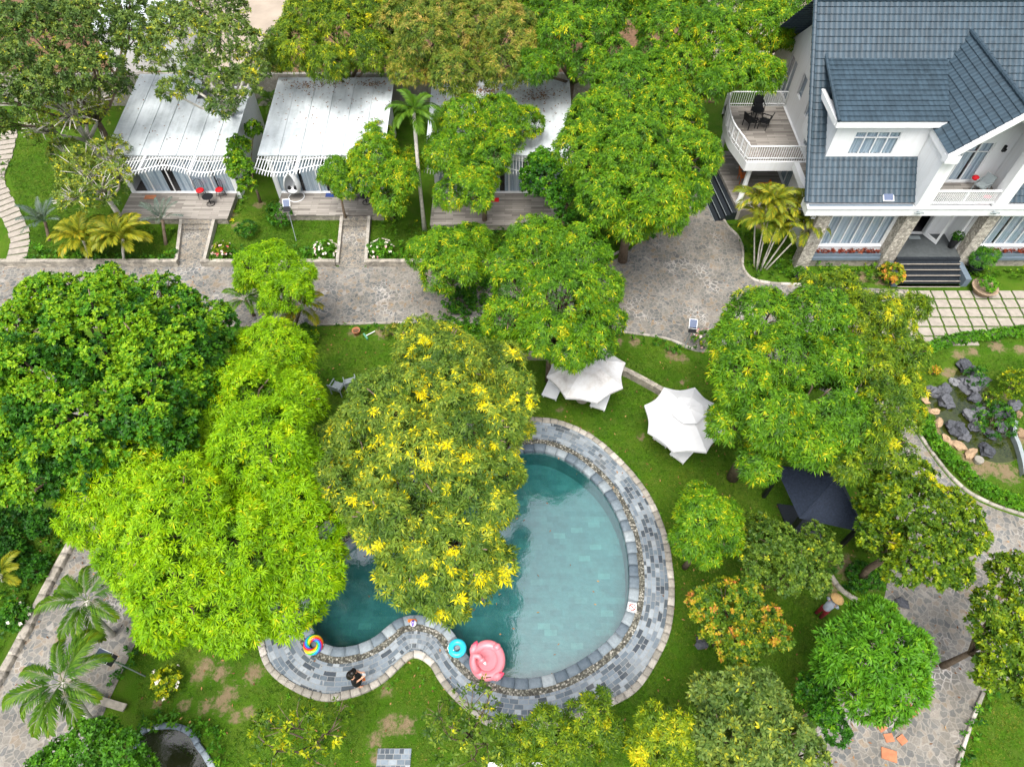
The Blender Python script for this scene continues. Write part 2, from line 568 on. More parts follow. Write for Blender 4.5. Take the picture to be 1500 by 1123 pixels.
M['terracotta'] = flat("terracotta", (0.40, 0.16, 0.08), 0.8, 0.2)
M['pot'] = flat("clay_pot", (0.30, 0.22, 0.15), 0.8, 0.25)
M['bluemat'] = flat("blue_doormat", (0.03, 0.06, 0.22), 0.9, 0.2)
M['panel'] = flat("solar_cells", (0.10, 0.13, 0.21), 0.5, 0.1, 10, 0.25)
M['grey'] = flat("grey_metal", (0.26, 0.30, 0.31), 0.5, 0.1)
M['soil'] = flat("soil_and_tree_shade", (0.14, 0.085, 0.05), 0.95, 0.4, 5, 0.1, 0, 0.5)
M['sand'] = flat("bare_sandy_ground", (0.33, 0.28, 0.225), 0.95, 0.2, 0.4, 0.1, 0, 0.2)
M['bark'] = flat("grey_brown_bark", (0.165, 0.125, 0.09), 0.9, 0.4, 7, 0.15, 0, 0.5)
M['palebark'] = flat("pale_bark", (0.55, 0.52, 0.46), 0.85, 0.25, 6, 0.15, 0, 0.3)
M['rock'] = mat_attr("weathered_rock", [(0, (0.045, 0.05, 0.06)), (0.5, (0.11, 0.115, 0.13)), (0.8, (0.20, 0.205, 0.215)), (1, (0.26, 0.22, 0.17))], 0.8, 0.8)
M['blockstone'] = mat_attr("cut_pale_stone", [(0, (0.25, 0.235, 0.20)), (0.6, (0.36, 0.335, 0.29)), (1, (0.48, 0.45, 0.40))], 0.85, 0.5)
M['coping'] = mat_attr("grey_slate_coping", [(0, (0.085, 0.115, 0.145)), (0.5, (0.165, 0.205, 0.235)), (1, (0.29, 0.33, 0.35))], 0.55, 0.45)
M['deadleaf'] = mat_attr("dry_leaves", [(0, (0.10, 0.045, 0.02)), (0.6, (0.24, 0.11, 0.045)), (1, (0.40, 0.24, 0.09))], 0.9, 0.3)
M['petal'] = mat_attr("flower_petals", [(0, (0.72, 0.68, 0.60)), (0.5, (0.80, 0.76, 0.66)), (0.8, (0.70, 0.42, 0.42)), (1, (0.55, 0.05, 0.06))], 0.8, 0.1)
M['skin'] = flat("skin", (0.56, 0.31, 0.20), 0.6, 0.06)
M['hair'] = flat("black_hair", (0.010, 0.008, 0.007), 0.45, 0.3, 20)
M['blackcloth'] = flat("black_cloth", (0.010, 0.010, 0.012), 0.85, 0.2, 10)
M['shirt'] = flat("pale_blue_shirt", (0.42, 0.47, 0.56), 0.85, 0.08, 8)
M['maroon'] = flat("maroon_trousers", (0.20, 0.018, 0.02), 0.85, 0.25, 10)
M['straw'] = flat("straw", (0.62, 0.40, 0.17), 0.8, 0.15, 18)
M['pink'] = flat("pink_vinyl", (0.80, 0.24, 0.28), 0.3, 0.05, 3, 0.5)
M['hotpink'] = flat("deep_pink_vinyl", (0.78, 0.09, 0.16), 0.3, 0.05, 3, 0.5)
M['cyan'] = flat("turquoise_vinyl", (0.03, 0.50, 0.66), 0.25, 0.06, 3, 0.5)
M['bluewater'] = flat("bright_blue_tarp", (0.02, 0.17, 0.50), 0.5, 0.1)
M['lightblue'] = flat("pale_blue_sheet", (0.35, 0.52, 0.70), 0.5, 0.08)

G = lambda *s: list(s)
L_ = {}
L_['lime'] = leaf_mat("lime_mango_leaf", G((0.0, (0.032, 0.10, 0.002)), (0.3, (0.105, 0.250, 0.002)), (0.7, (0.220, 0.415, 0.001)), (0.9, (0.31, 0.47, 0.002)), (1.0, (0.56, 0.52, 0.004))), 0.22)
L_['mango'] = leaf_mat("mango_leaf", G((0.0, (0.018, 0.062, 0.004)), (0.35, (0.050, 0.145, 0.006)), (0.7, (0.110, 0.255, 0.006)), (0.85, (0.22, 0.34, 0.006)), (1.0, (0.58, 0.50, 0.008))), 0.22)
L_['olive'] = leaf_mat("olive_mango_leaf", G((0.0, (0.024, 0.066, 0.008)), (0.35, (0.072, 0.142, 0.014)), (0.7, (0.165, 0.250, 0.024)), (0.82, (0.28, 0.335, 0.03)), (0.90, (0.55, 0.50, 0.008)), (1.0, (0.78, 0.66, 0.006))), 0.22)
L_['deep'] = leaf_mat("deep_green_leaf", G((0.0, (0.010, 0.055, 0.006)), (0.4, (0.030, 0.125, 0.007)), (0.75, (0.075, 0.225, 0.007)), (1.0, (0.24, 0.40, 0.010))), 0.22)
L_['grey'] = leaf_mat("grey_green_leaf", G((0.0, (0.026, 0.062, 0.012)), (0.4, (0.075, 0.140, 0.026)), (0.75, (0.160, 0.235, 0.040)), (0.90, (0.28, 0.33, 0.03)), (1.0, (0.55, 0.50, 0.02))), 0.22)
L_['tan'] = leaf_mat("bronze_green_leaf", G((0.0, (0.026, 0.062, 0.008)), (0.35, (0.075, 0.140, 0.012)), (0.65, (0.155, 0.215, 0.018)), (0.85, (0.29, 0.265, 0.04)), (1.0, (0.42, 0.30, 0.08))), 0.22)
L_['flame'] = leaf_mat("orange_flush_leaf", G((0.0, (0.022, 0.070, 0.008)), (0.35, (0.08, 0.17, 0.012)), (0.6, (0.22, 0.28, 0.012)), (0.8, (0.46, 0.33, 0.02)), (1.0, (0.56, 0.20, 0.06))), 0.25)
L_['yellow'] = leaf_mat("yellow_green_leaf", G((0.0, (0.026, 0.075, 0.006)), (0.35, (0.085, 0.165, 0.007)), (0.65, (0.20, 0.285, 0.007)), (0.85, (0.40, 0.42, 0.008)), (1.0, (0.66, 0.55, 0.010))), 0.22)
L_['grass2'] = leaf_mat("bright_green_leaf", G((0.0, (0.022, 0.085, 0.006)), (0.4, (0.055, 0.18, 0.008)), (0.8, (0.10, 0.275, 0.010)), (1.0, (0.20, 0.37, 0.012))), 0.22)
L_['palm'] = leaf_mat("palm_leaf", G((0.0, (0.020, 0.070, 0.006)), (0.4, (0.060, 0.150, 0.010)), (0.75, (0.135, 0.250, 0.014)), (1.0, (0.42, 0.40, 0.015))), 0.28)
L_['goldpalm'] = leaf_mat("golden_palm_leaf", G((0.0, (0.07, 0.13, 0.012)), (0.4, (0.19, 0.23, 0.015)), (0.75, (0.38, 0.34, 0.018)), (1.0, (0.58, 0.36, 0.02))), 0.25)
L_['silver'] = leaf_mat("blue_grey_palm_leaf", G((0.0, (0.055, 0.085, 0.07)), (0.6, (0.12, 0.17, 0.14)), (1.0, (0.20, 0.25, 0.20))), 0.2)
L_['redleaf'] = leaf_mat("red_shrub_leaf", G((0.0, (0.09, 0.02, 0.012)), (0.6, (0.26, 0.045, 0.025)), (1.0, (0.38, 0.12, 0.05))), 0.25)

# ------------------------------------------------------------------ curve helpers
def spline(pts, per=10, closed=False):
    pts = [np.array(p[:2], float) for p in pts]
    n = len(pts)
    out = []
    for i in range(n if closed else n - 1):
        g = lambda k: pts[k % n] if closed else pts[min(max(k, 0), n - 1)]
        p0, p1, p2, p3 = g(i - 1), g(i), g(i + 1), g(i + 2)
        for k in range(per):
            t = k / per
            out.append(0.5 * (2 * p1 + (p2 - p0) * t + (2 * p0 - 5 * p1 + 4 * p2 - p3) * t * t + (3 * p1 - p0 - 3 * p2 + p3) * t ** 3))
    if not closed: out.append(pts[-1])
    return np.array(out)
def resample(c, step, closed=False):
    q = np.vstack([c, c[:1]]) if closed else c
    d = np.r_[0, np.cumsum(np.linalg.norm(np.diff(q, axis=0), axis=1))]
    n = max(2, int(round(d[-1] / step)))
    t = np.linspace(0, d[-1], n + 1)
    r = np.c_[np.interp(t, d, q[:, 0]), np.interp(t, d, q[:, 1])]
    return r[:-1] if closed else r
def normals(c, closed=False):
    if closed: d = np.roll(c, -1, 0) - np.roll(c, 1, 0)
    else: d = np.gradient(c, axis=0)
    d /= np.linalg.norm(d, axis=1)[:, None] + 1e-9
    return np.c_[-d[:, 1], d[:, 0]]
def area(c):
    return 0.5 * np.sum(c[:, 0] * np.roll(c[:, 1], -1) - np.roll(c[:, 0], -1) * c[:, 1])
def inside(poly, x, y):
    r = np.zeros(x.shape, bool)
    n = len(poly)
    for i in range(n):
        (x0, y0), (x1, y1) = poly[i], poly[(i + 1) % n]
        if y0 == y1: continue
        c = (y0 > y) != (y1 > y)
        r ^= c & (x < (x1 - x0) * (y - y0) / (y1 - y0) + x0)
    return r
def pxs(pts, z=0.0):
    return np.array([tuple(P(a, b, z))[:2] for a, b in pts])
def ring(mb, a, b, z0, z1=None):
    """flat closed band between two curves of equal length; with z1, a solid one"""
    n = len(a)
    for i in range(n):
        j = (i + 1) % n
        mb.poly([(*a[i], z0), (*a[j], z0), (*b[j], z0), (*b[i], z0)])
def sheet(name, poly, z, mat, kind='structure', thick=0.0):
    mb = MB()
    pl = [tuple(p) for p in poly]
    bm = bmesh.new()
    vs = [bm.verts.new((x, y, z)) for x, y in pl]
    es = [bm.edges.new((vs[i], vs[(i + 1) % len(vs)])) for i in range(len(vs))]
    bmesh.ops.triangle_fill(bm, use_beauty=True, use_dissolve=False, edges=es)
    bmesh.ops.recalc_face_normals(bm, faces=bm.faces)
    if bm.faces and sum(f.normal.z for f in bm.faces) < 0: bmesh.ops.reverse_faces(bm, faces=bm.faces)
    me = bpy.data.meshes.new(name)
    bm.to_mesh(me)
    bm.free()
    me.materials.append(mat)
    o = bpy.data.objects.new(name, me)
    COL.objects.link(o)
    o["kind"] = kind
    return o
def blocks(name, curve, width, z0, z1, step, mat, side=1, gap=0.012, jit=0.02, closed=False, parent=None):
    """a row of separate cut stones along a curve, one mesh"""
    c = resample(curve, step / 3, closed)
    nn = normals(c, closed)
    V, F, A = [], [], []
    n = len(c)
    last = n if closed else n - 1
    for i in range(0, last - 2, 3):
        h = z1 + random.uniform(-jit, jit)
        w = width * random.uniform(0.92, 1.08)
        a = random.random()
        k = len(V)
        idx = [i, i + 1, i + 2, (i + 3) % n]
        P0 = [c[j] for j in idx]
        t0 = (P0[1] - P0[0]); t0 = t0 / (np.linalg.norm(t0) + 1e-9)
        t1 = (P0[3] - P0[2]); t1 = t1 / (np.linalg.norm(t1) + 1e-9)
        P0[0] = P0[0] + t0 * gap
        P0[3] = P0[3] - t1 * gap
        for zz, ins in ((z0, 0.0), (h - 0.02, 0.0), (h, 0.018)):
            for q, j in enumerate(idx):
                V.append((*(P0[q] + side * nn[j] * ins), zz))
            for q, j in enumerate(idx):
                V.append((*(P0[q] + side * nn[j] * (w - ins)), zz))
        for l in range(2):
            o0, o1 = k + l * 8, k + (l + 1) * 8
            lp = [0, 1, 2, 3, 7, 6, 5, 4]
            for q in range(8):
                r_ = (q + 1) % 8
                F.append((o0 + lp[q], o0 + lp[r_], o1 + lp[r_], o1 + lp[q]))
        for q in range(3):
            F.append((k + 16 + q, k + 16 + q + 1, k + 20 + q + 1, k + 20 + q))
        A += [a] * 24
    return mesh_np(name, np.array(V), np.array(F), mat, {'tint': np.array(A)}, parent)

# ------------------------------------------------------------------ ground, roads, pool
pool_px = [(757, 661), (800, 661), (842, 680), (880, 714), (906, 757), (919, 800), (923, 850), (918, 893), (900, 928), (866, 958), (822, 983), (778, 994),
           (742, 992), (706, 979), (682, 957), (664, 928), (645, 910), (615, 902), (588, 905), (568, 918), (550, 933), (520, 946), (490, 948), (467, 937), (455, 915),
           (452, 885), (465, 850), (500, 815), (550, 770), (600, 720), (660, 680), (710, 665)]
outer_px = [(757, 611), (785, 611), (825, 617), (872, 640), (917, 680), (952, 725), (976, 780), (986, 835), (988, 880), (982, 925), (965, 965), (935, 1010), (893, 1035),
            (845, 1055), (783, 1069), (724, 1066), (689, 1045), (657, 1015), (641, 994), (628, 973), (606, 962), (590, 973), (564, 997), (532, 1015), (489, 1026), (457, 1023),
            (422, 1007), (398, 989), (383, 965), (375, 920), (385, 870), (420, 820), (470, 770), (530, 715), (600, 660), (680, 622), (725, 612)]
pool_c = resample(spline(pxs(pool_px, 0.1), 10, True), 0.15, True)
outer_c = resample(spline(pxs(outer_px, 0.12), 10, True), 0.15, True)
if area(pool_c) < 0: pool_c = pool_c[::-1].copy()
if area(outer_c) < 0: outer_c = outer_c[::-1].copy()

SPOTS = []
def build_ground():
    xs = np.concatenate([[-700, -300, -120, -60], np.arange(-36, 36.01, 0.22), [60, 120, 300, 700]])
    ys = np.concatenate([[-500, -200, -60, -20], np.arange(-3, 46.01, 0.22), [60, 120, 300, 900]])
    X, Y = np.meshgrid(xs, ys)
    nx, ny = len(xs), len(ys)
    V = np.c_[X.ravel(), Y.ravel(), np.zeros(X.size)]
    ins = inside(outer_c, V[:, 0], V[:, 1]).reshape(ny, nx)
    dirt = np.zeros(len(V))
    spots = [(300, 975, .5), (290, 990, .4), (322, 985, .5), (372, 985, .55), (335, 1015, .5), (230, 1030, .3), (270, 1033, .35), (300, 1035, .4), (322, 1028, .4), (345, 1050, .35), (330, 1040, .3),
             (570, 1060, .55), (595, 1062, .5), (548, 1085, .4), (552, 1110, .35), (565, 1012, .35), (366, 1042, .35), (260, 940, .3),
             (1405, 520, .5), (1425, 515, .45), (1395, 545, .5), (1385, 548, .4), (1460, 507, .6), (1495, 512, .5), (1385, 610, .45), (1400, 650, .5), (1420, 670, .6), (1445, 680, .8), (1475, 692, .8),
             (1430, 690, .7), (1365, 580, .5), (1360, 600, .4), (1372, 630, .5), (1475, 580, .4), (860, 635, .3), (885, 655, .35), (930, 705, .4), (950, 735, .35), (1000, 560, .3), (820, 600, .3), (930, 500, .5), (985, 518, .6), (1000, 525, .4), (905, 500, .4), (940, 640, .3), (1130, 345, .5), (1110, 330, .6),
             (1290, 410, .7), (1260, 405, .7), (390, 205, .8), (380, 300, .5), (900, 310, .6), (1215, 860, .5), (1240, 830, .8), (1275, 850, .6), (340, 315, .4), (345, 330, .4), (460, 495, .4), (560, 487, .6), (520, 486, .5), (1490, 640, .7), (1460, 690, .5)]
    SPOTS.extend(spots)
    for px, py, r in spots:
        p = P(px, py)
        d = np.hypot(V[:, 0] - p.x, V[:, 1] - p.y)
        dirt = np.maximum(dirt, np.clip(0.95 - d / (r * 1.4), 0, 1))
    idx = np.arange(nx * ny).reshape(ny, nx)
    q = np.stack([idx[:-1, :-1], idx[:-1, 1:], idx[1:, 1:], idx[1:, :-1]], -1).reshape(-1, 4)
    allin = (ins[:-1, :-1] & ins[:-1, 1:] & ins[1:, 1:] & ins[1:, :-1]).ravel()
    o = mesh_np("lawn", V, q[~allin], M['lawn'], {'dirt': dirt})
    o["kind"] = "structure"
build_ground()

drive = spline(pxs([(-90, 391), (200, 391), (460, 391), (640, 391), (760, 391), (860, 388), (905, 378), (950, 342), (985, 312), (1012, 290), (1035, 272), (1046, 255)]), 6)
drive2 = spline(pxs([(1056, 318), (1064, 332), (1078, 346), (1086, 365), (1086, 390), (1098, 408), (1125, 416), (1180, 419), (1330, 424)]), 6)
drive3 = spline(pxs([(1335, 500), (1312, 560), (1300, 620), (1200, 570), (1095, 520), (1020, 515), (975, 497), (915, 488), (880, 482), (640, 474), (470, 477), (200, 480), (-90, 482)]), 6)
ROADS = [np.vstack([drive, drive2, drive3])]
sheet("driveway", ROADS[0], 0.012, M['flag'])
rp = spline(pxs([(1305, 545), (1322, 595), (1345, 640), (1395, 706), (1445, 740), (1540, 772)]), 6)
rp2 = pxs([(1540, 1000), (1470, 1008), (1436, 1012), (1418, 1060), (1385, 1160), (1120, 1160), (1200, 1060), (1280, 930), (1296, 872), (1305, 820), (1290, 740), (1296, 640)])
ROADS.append(np.vstack([rp, rp2]))
sheet("right_path", ROADS[-1], 0.017, M['flag'])
lp = spline(pxs([(-50, 470), (60, 600), (112, 720), (102, 795), (62, 870), (2, 985), (-120, 1160)]), 6)
lp2 = spline(pxs([(110, 1160), (150, 1050), (190, 960), (212, 900), (180, 820), (175, 700), (110, 560), (60, 470)]), 6)
ROADS.append(np.vstack([lp, lp2]))
sheet("left_path", ROADS[-1], 0.022, M['flag'])

sheet("shade_toned_ground", np.array([(-17, 41.6), (13.5, 41.6), (13.5, 62), (-17, 62)]), 0.036, M['soil'])  # dark sheet: paints the shade under the rear trees into the ground colour
sheet("shade_toned_ground", np.array([(-70, 41.6), (-24.5, 41.6), (-24.5, 62), (-70, 62)]), 0.036, M['soil'])  # same painted tree shade, left part
# sandy ground beyond the rear wall
sheet("sandy_ground", np.array([(-300, 46), (300, 46), (300, 400), (-300, 400)]), 0.03, M['sand'])

def offset(c, d):
    return c + normals(c, True) * (-d)        # counter-clockwise curve: outward is -normal
def build_pool():
    n = len(pool_c)
    # basin
    mb = MB()
    for i in range(n):
        j = (i + 1) % n
        mb.poly([(*pool_c[i], 0.0), (*pool_c[j], 0.0), (*pool_c[j], -1.25), (*pool_c[i], -1.25)])
    o = mb.build("pool_wall", M['pooltile'])
    o["kind"] = "structure"
    sheet("pool_floor", pool_c, -1.2, M['pooltile'])
    sheet("pool_water", pool_c, -0.02, M['water'])
    # slate deck laid along the pool curve
    xs = np.arange(outer_c[:, 0].min() - 0.2, outer_c[:, 0].max() + 0.2, 0.07)
    ys = np.arange(outer_c[:, 1].min() - 0.2, outer_c[:, 1].max() + 0.2, 0.07)
    X, Y = np.meshgrid(xs, ys)
    V = np.c_[X.ravel(), Y.ravel()]
    cp = offset(pool_c, 0.0)
    arc = np.arange(n) * np.mean(np.linalg.norm(np.roll(cp, -1, 0) - cp, axis=1))
    best = np.full(len(V), 1e9)
    bi = np.zeros(len(V), int)
    for k in range(0, n):
        d = np.hypot(V[:, 0] - cp[k, 0], V[:, 1] - cp[k, 1])
        m = d < best
        best[m] = d[m]
        bi[m] = k
    t = np.roll(cp, -1, 0) - np.roll(cp, 1, 0)
    t /= np.linalg.norm(t, axis=1)[:, None]
    u = arc[bi] + ((V - cp[bi]) * t[bi]).sum(1)
    ok = inside(outer_c, V[:, 0], V[:, 1]) & ~inside(pool_c, V[:, 0], V[:, 1]) & (best > 0.2)
    ok = ok.reshape(X.shape)
    idx = np.arange(X.size).reshape(X.shape)
    q = np.stack([idx[:-1, :-1], idx[:-1, 1:], idx[1:, 1:], idx[1:, :-1]], -1).reshape(-1, 4)
    al = (ok[:-1, :-1] & ok[:-1, 1:] & ok[1:, 1:] & ok[1:, :-1]).ravel()
    q = q[al]
    used, inv = np.unique(q, return_inverse=True)
    o = mesh_np("pool_deck", np.c_[V[used], np.full(len(used), 0.11)], inv.reshape(-1, 4), M['paver'])
    l = o.data.uv_layers.new(name="UVMap")
    uq = u[q]
    jump = (uq.max(1) - uq.min(1)) > 0.8
    uq[jump] = uq[jump][:, :1]
    uvv = np.c_[uq.ravel(), best[q.ravel()]].astype(np.float32)
    l.data.foreach_set("uv", uvv.ravel())
    o["kind"] = "structure"
    # pebble strip
    mb = MB()
    a, b = offset(pool_c, 0.30), offset(pool_c, 0.56)
    ring(mb, a, b, 0.125)
    o = mb.build("pebble_strip", M['pebble'])
    o["kind"] = "structure"
    blocks("pool_coping", offset(pool_c, -0.03), 0.36, -0.06, 0.15, 0.46, M['coping'], side=-1, closed=True, jit=0.004, gap=0.006)["kind"] = "structure"
    o = blocks("stone_edging", outer_c, 0.24, -0.02, 0.17, 0.36, M['blockstone'], side=1, closed=True, jit=0.012, gap=0.010)
    tag(o, "ring of pale cut stones edging the slate pool deck", "stone edging")
build_pool()

def kerb(pts, label, w=0.13, h=0.10, mat=None, z=0.0):
    o = blocks("kerb", spline(pxs(pts, z), 8), w, -0.02, h, 0.55, mat or M['blockstone'], gap=0.004, jit=0.006)
    o["kind"] = "structure"
    return o
kerb([(1056, 318), (1064, 332), (1078, 346), (1086, 365), (1086, 390), (1098, 408), (1125, 416), (1180, 419)], "")
kerb([(1322, 592), (1345, 637), (1395, 703), (1445, 737), (1540, 769)], "")
kerb([(104, 793), (63, 868), (3, 983), (-110, 1150)], "", 0.30, 0.25, M['rubble'])
kerb([(470, 477), (640, 474), (880, 482), (915, 488), (975, 497), (1020, 515)], "", 0.10, 0.08)
kerb([(1436, 1012), (1418, 1060), (1385, 1160)], "", 0.12, 0.12)
kerb([(1210, 838), (1226, 862), (1250, 880), (1275, 890)], "", 0.16, 0.14)
kerb([(868, 384), (905, 372), (945, 340), (970, 318)], "", 0.12, 0.10)

def wall_along(name, pts, label, z0, z1, w, mat, cat="low wall"):
    c = spline(pxs(pts, 0), 8)
    nn = normals(c)
    mb = MB()
    a, b = c, c + nn * w
    for i in range(len(c) - 1):
        q = [(*a[i], z0), (*a[i + 1], z0), (*b[i + 1], z0), (*b[i], z0)]
        r = [(*a[i], z1), (*a[i + 1], z1), (*b[i + 1], z1), (*b[i], z1)]
        mb.faces(q + r, [(4, 5, 6, 7), (0, 1, 5, 4), (2, 3, 7, 6), (3, 0, 4, 7), (1, 2, 6, 5)])
    o = mb.build(name, mat)
    return tag(o, label, cat)
wall_along("retaining_wall", [(735, 527), (800, 528), (862, 531), (915, 552), (972, 583)], "curved low stone retaining wall behind the two white parasols", -0.02, 0.42, 0.24, M['rubble'])
wall_along("garden_wall", [(-60, 391), (60, 391), (150, 391), (262, 391)], "low stone wall left of the first cottage path along the drive", -0.02, 0.38, 0.22, M['rubble'])
wall_along("garden_wall", [(296, 391), (380, 391), (492, 391)], "low stone wall between the two cottage paths along the drive", -0.02, 0.38, 0.22, M['rubble'])
wall_along("garden_wall", [(537, 391), (640, 391), (760, 391), (870, 386)], "low stone wall right of the second cottage path along the drive", -0.02, 0.38, 0.22, M['rubble'])

# upper lawn behind the retaining wall
# stepping path at the left
def stepping_path():
    mb = MB()
    pts = spline(pxs([(22, 388), (30, 352), (20, 322), (2, 290), (-8, 262), (6, 228), (14, 195)]), 6)
    c = resample(pts, 0.52)
    nn = normals(c)
    for i, (p, m) in enumerate(zip(c, nn)):
        t = np.array([m[1], -m[0]])
        a = random.uniform(-0.12, 0.12)
        w, h = 0.52 * random.uniform(0.9, 1.1), 0.21
        q = [p + (m * sx * w + t * sy * h) for sx, sy in ((-1, -1), (1, -1), (1, 1), (-1, 1))]
        mb.prism([tuple(x) for x in q], 0.0, 0.06)
    o = mb.build("stepping_stone_path", M['paving'])
    o["kind"] = "structure"
stepping_path()

# cream slabs set in grass in front of the villa
def slab_grid():
    mb = MB()
    for r in range(-1, 7):
        for k in range(-2, 14):
            x0 = 20.35 + k * 0.70 + (0.35 if False else 0)
            y0 = 24.55 - r * 0.62
            dx = (24.55 - y0) * 0.08
            if y0 > 24.9: continue
            ha, hb = P(1345, 517), P(1530, 487)
            if y0 - .3 < ha.y + (hb.y - ha.y) * (x0 + .3 - ha.x) / (hb.x - ha.x): continue
            mb.box(x0 - dx, x0 - dx + 0.60, y0 - 0.5, y0 + 0.02, 0.0, 0.045 + random.uniform(0, 0.008))
    o = mb.build("slab_pavement", M['paving'])
    o["kind"] = "structure"
slab_grid()
def bottom_pavement():
    mb = MB()
    a, b = P(554, 1096), P(603, 1096)
    mb.poly([(a.x, a.y, .05), (a.x, a.y - 3, .05), (b.x, a.y - 3, .05), (b.x, a.y, .05)], [(0, 0), (0, 3), (b.x - a.x, 3), (b.x - a.x, 0)])
    o = mb.build("slate_pavement", M['paver'], uv=True)
    o["kind"] = "structure"
bottom_pavement()
# ------------------------------------------------------------------ foliage
def basis(N, rg):
    a = rg.normal(size=N.shape)
    a -= (a * N).sum(1)[:, None] * N
    a /= np.linalg.norm(a, axis=1)[:, None] + 1e-9
    return a, np.cross(N, a)
def leaves(C, N, tint, rg, n=10, L=0.25, W=0.055, spread=(0.9, 1.75), droop=0.25, jl=0.25, tj=0.11, curl=0.0):
    """n leaves fanned round each shoot (centre C, axis N); two triangles per leaf, bent at the middle"""
    m = len(C)
    a, b = basis(N, rg)
    az = (np.arange(n)[None, :] * (2 * math.pi / n) * 1.0 + rg.uniform(0, 6.28, (m, 1)) + rg.normal(0, 0.25, (m, n)))
    po = rg.uniform(spread[0], spread[1], (m, n))
    d = (N[:, None, :] * np.cos(po)[..., None] + (a[:, None, :] * np.cos(az)[..., None] + b[:, None, :] * np.sin(az)[..., None]) * np.sin(po)[..., None])
    l = L * rg.uniform(1 - jl, 1 + jl, (m, n, 1))
    up = N[:, None, :] + rg.normal(0, 0.35, (m, n, 3))
    side = np.cross(d, up)
    side /= np.linalg.norm(side, axis=2)[..., None] + 1e-9
    w = W * rg.uniform(0.8, 1.2, (m, n, 1)) * 0.5
    base = C[:, None, :] + d * l * 0.06
    mid = C[:, None, :] + d * l * 0.5
    tip = C[:, None, :] + d * l
    mid[..., 2] -= (droop * 0.18 * l)[..., 0]
    tip[..., 2] -= (droop * l)[..., 0]
    V = np.stack([base, mid - side * w, mid + side * w, tip], 2).reshape(-1, 3)
    k = np.arange(m * n)[:, None] * 4
    T = np.concatenate([k + np.array([[0, 1, 2]]), k + np.array([[3, 2, 1]])], 0)
    tt = np.clip(tint[:, None] + rg.normal(0, tj, (m, n)), 0, 1)
    return V, T, np.repeat(tt.ravel(), 4)

SPEC = {   # species: shoot spacing, leaves per shoot, leaf length, width, fan angles, droop, tint mean/sd
    'mango': dict(sp=0.155, n=12, L=0.195, W=0.042, spread=(0.85, 1.85), droop=0.34),
    'limeleaf': dict(sp=0.150, n=13, L=0.205, W=0.036, spread=(0.80, 1.75), droop=0.28),
    'round': dict(sp=0.160, n=10, L=0.150, W=0.078, spread=(0.6, 1.7), droop=0.15),
    'fine': dict(sp=0.165, n=9, L=0.17, W=0.065, spread=(0.5, 1.9), droop=0.15),
    'sparse': dict(sp=0.36, n=8, L=0.21, W=0.075, spread=(0.5, 1.8), droop=0.2),
    'dense': dict(sp=0.17, n=10, L=0.22, W=0.050, spread=(0.5, 1.5), droop=0.15),
    'shrub': dict(sp=0.16, n=8, L=0.13, W=0.055, spread=(0.5, 1.7), droop=0.1),
}
def shell(lobes, rg, sub=True, subk=0.40, dome=False, nsub=13):
    """lobes (x, y, z, r) broken up into smaller leafy heads; a domed lobe keeps its own rounded surface"""
    out = []
    for x, y, z, r in lobes:
        c = np.array([x, y, z])
        if not sub or r < 0.45:
            out.append((*c, r))
            continue
        n = nsub
        k = np.arange(n) + 0.5
        ph = np.arccos(1 - 1.45 * k / n)
        th = k * 2.39996 + rg.uniform(0, 6.28)
        D = np.c_[np.cos(th) * np.sin(ph), np.sin(th) * np.sin(ph), np.cos(ph)]
        D += rg.normal(0, 0.2, D.shape)
        D /= np.linalg.norm(D, axis=1)[:, None]
        sr = r * subk * rg.uniform(0.7, 1.3, n)
        cen = c + D * (r - sr * 0.95)[:, None] * np.array([1, 1, 0.9])
        out += [(*cen[i], sr[i]) for i in range(n)]
        out.append((*c, r * (0.90 if dome else 0.62)))
    return np.array(out)
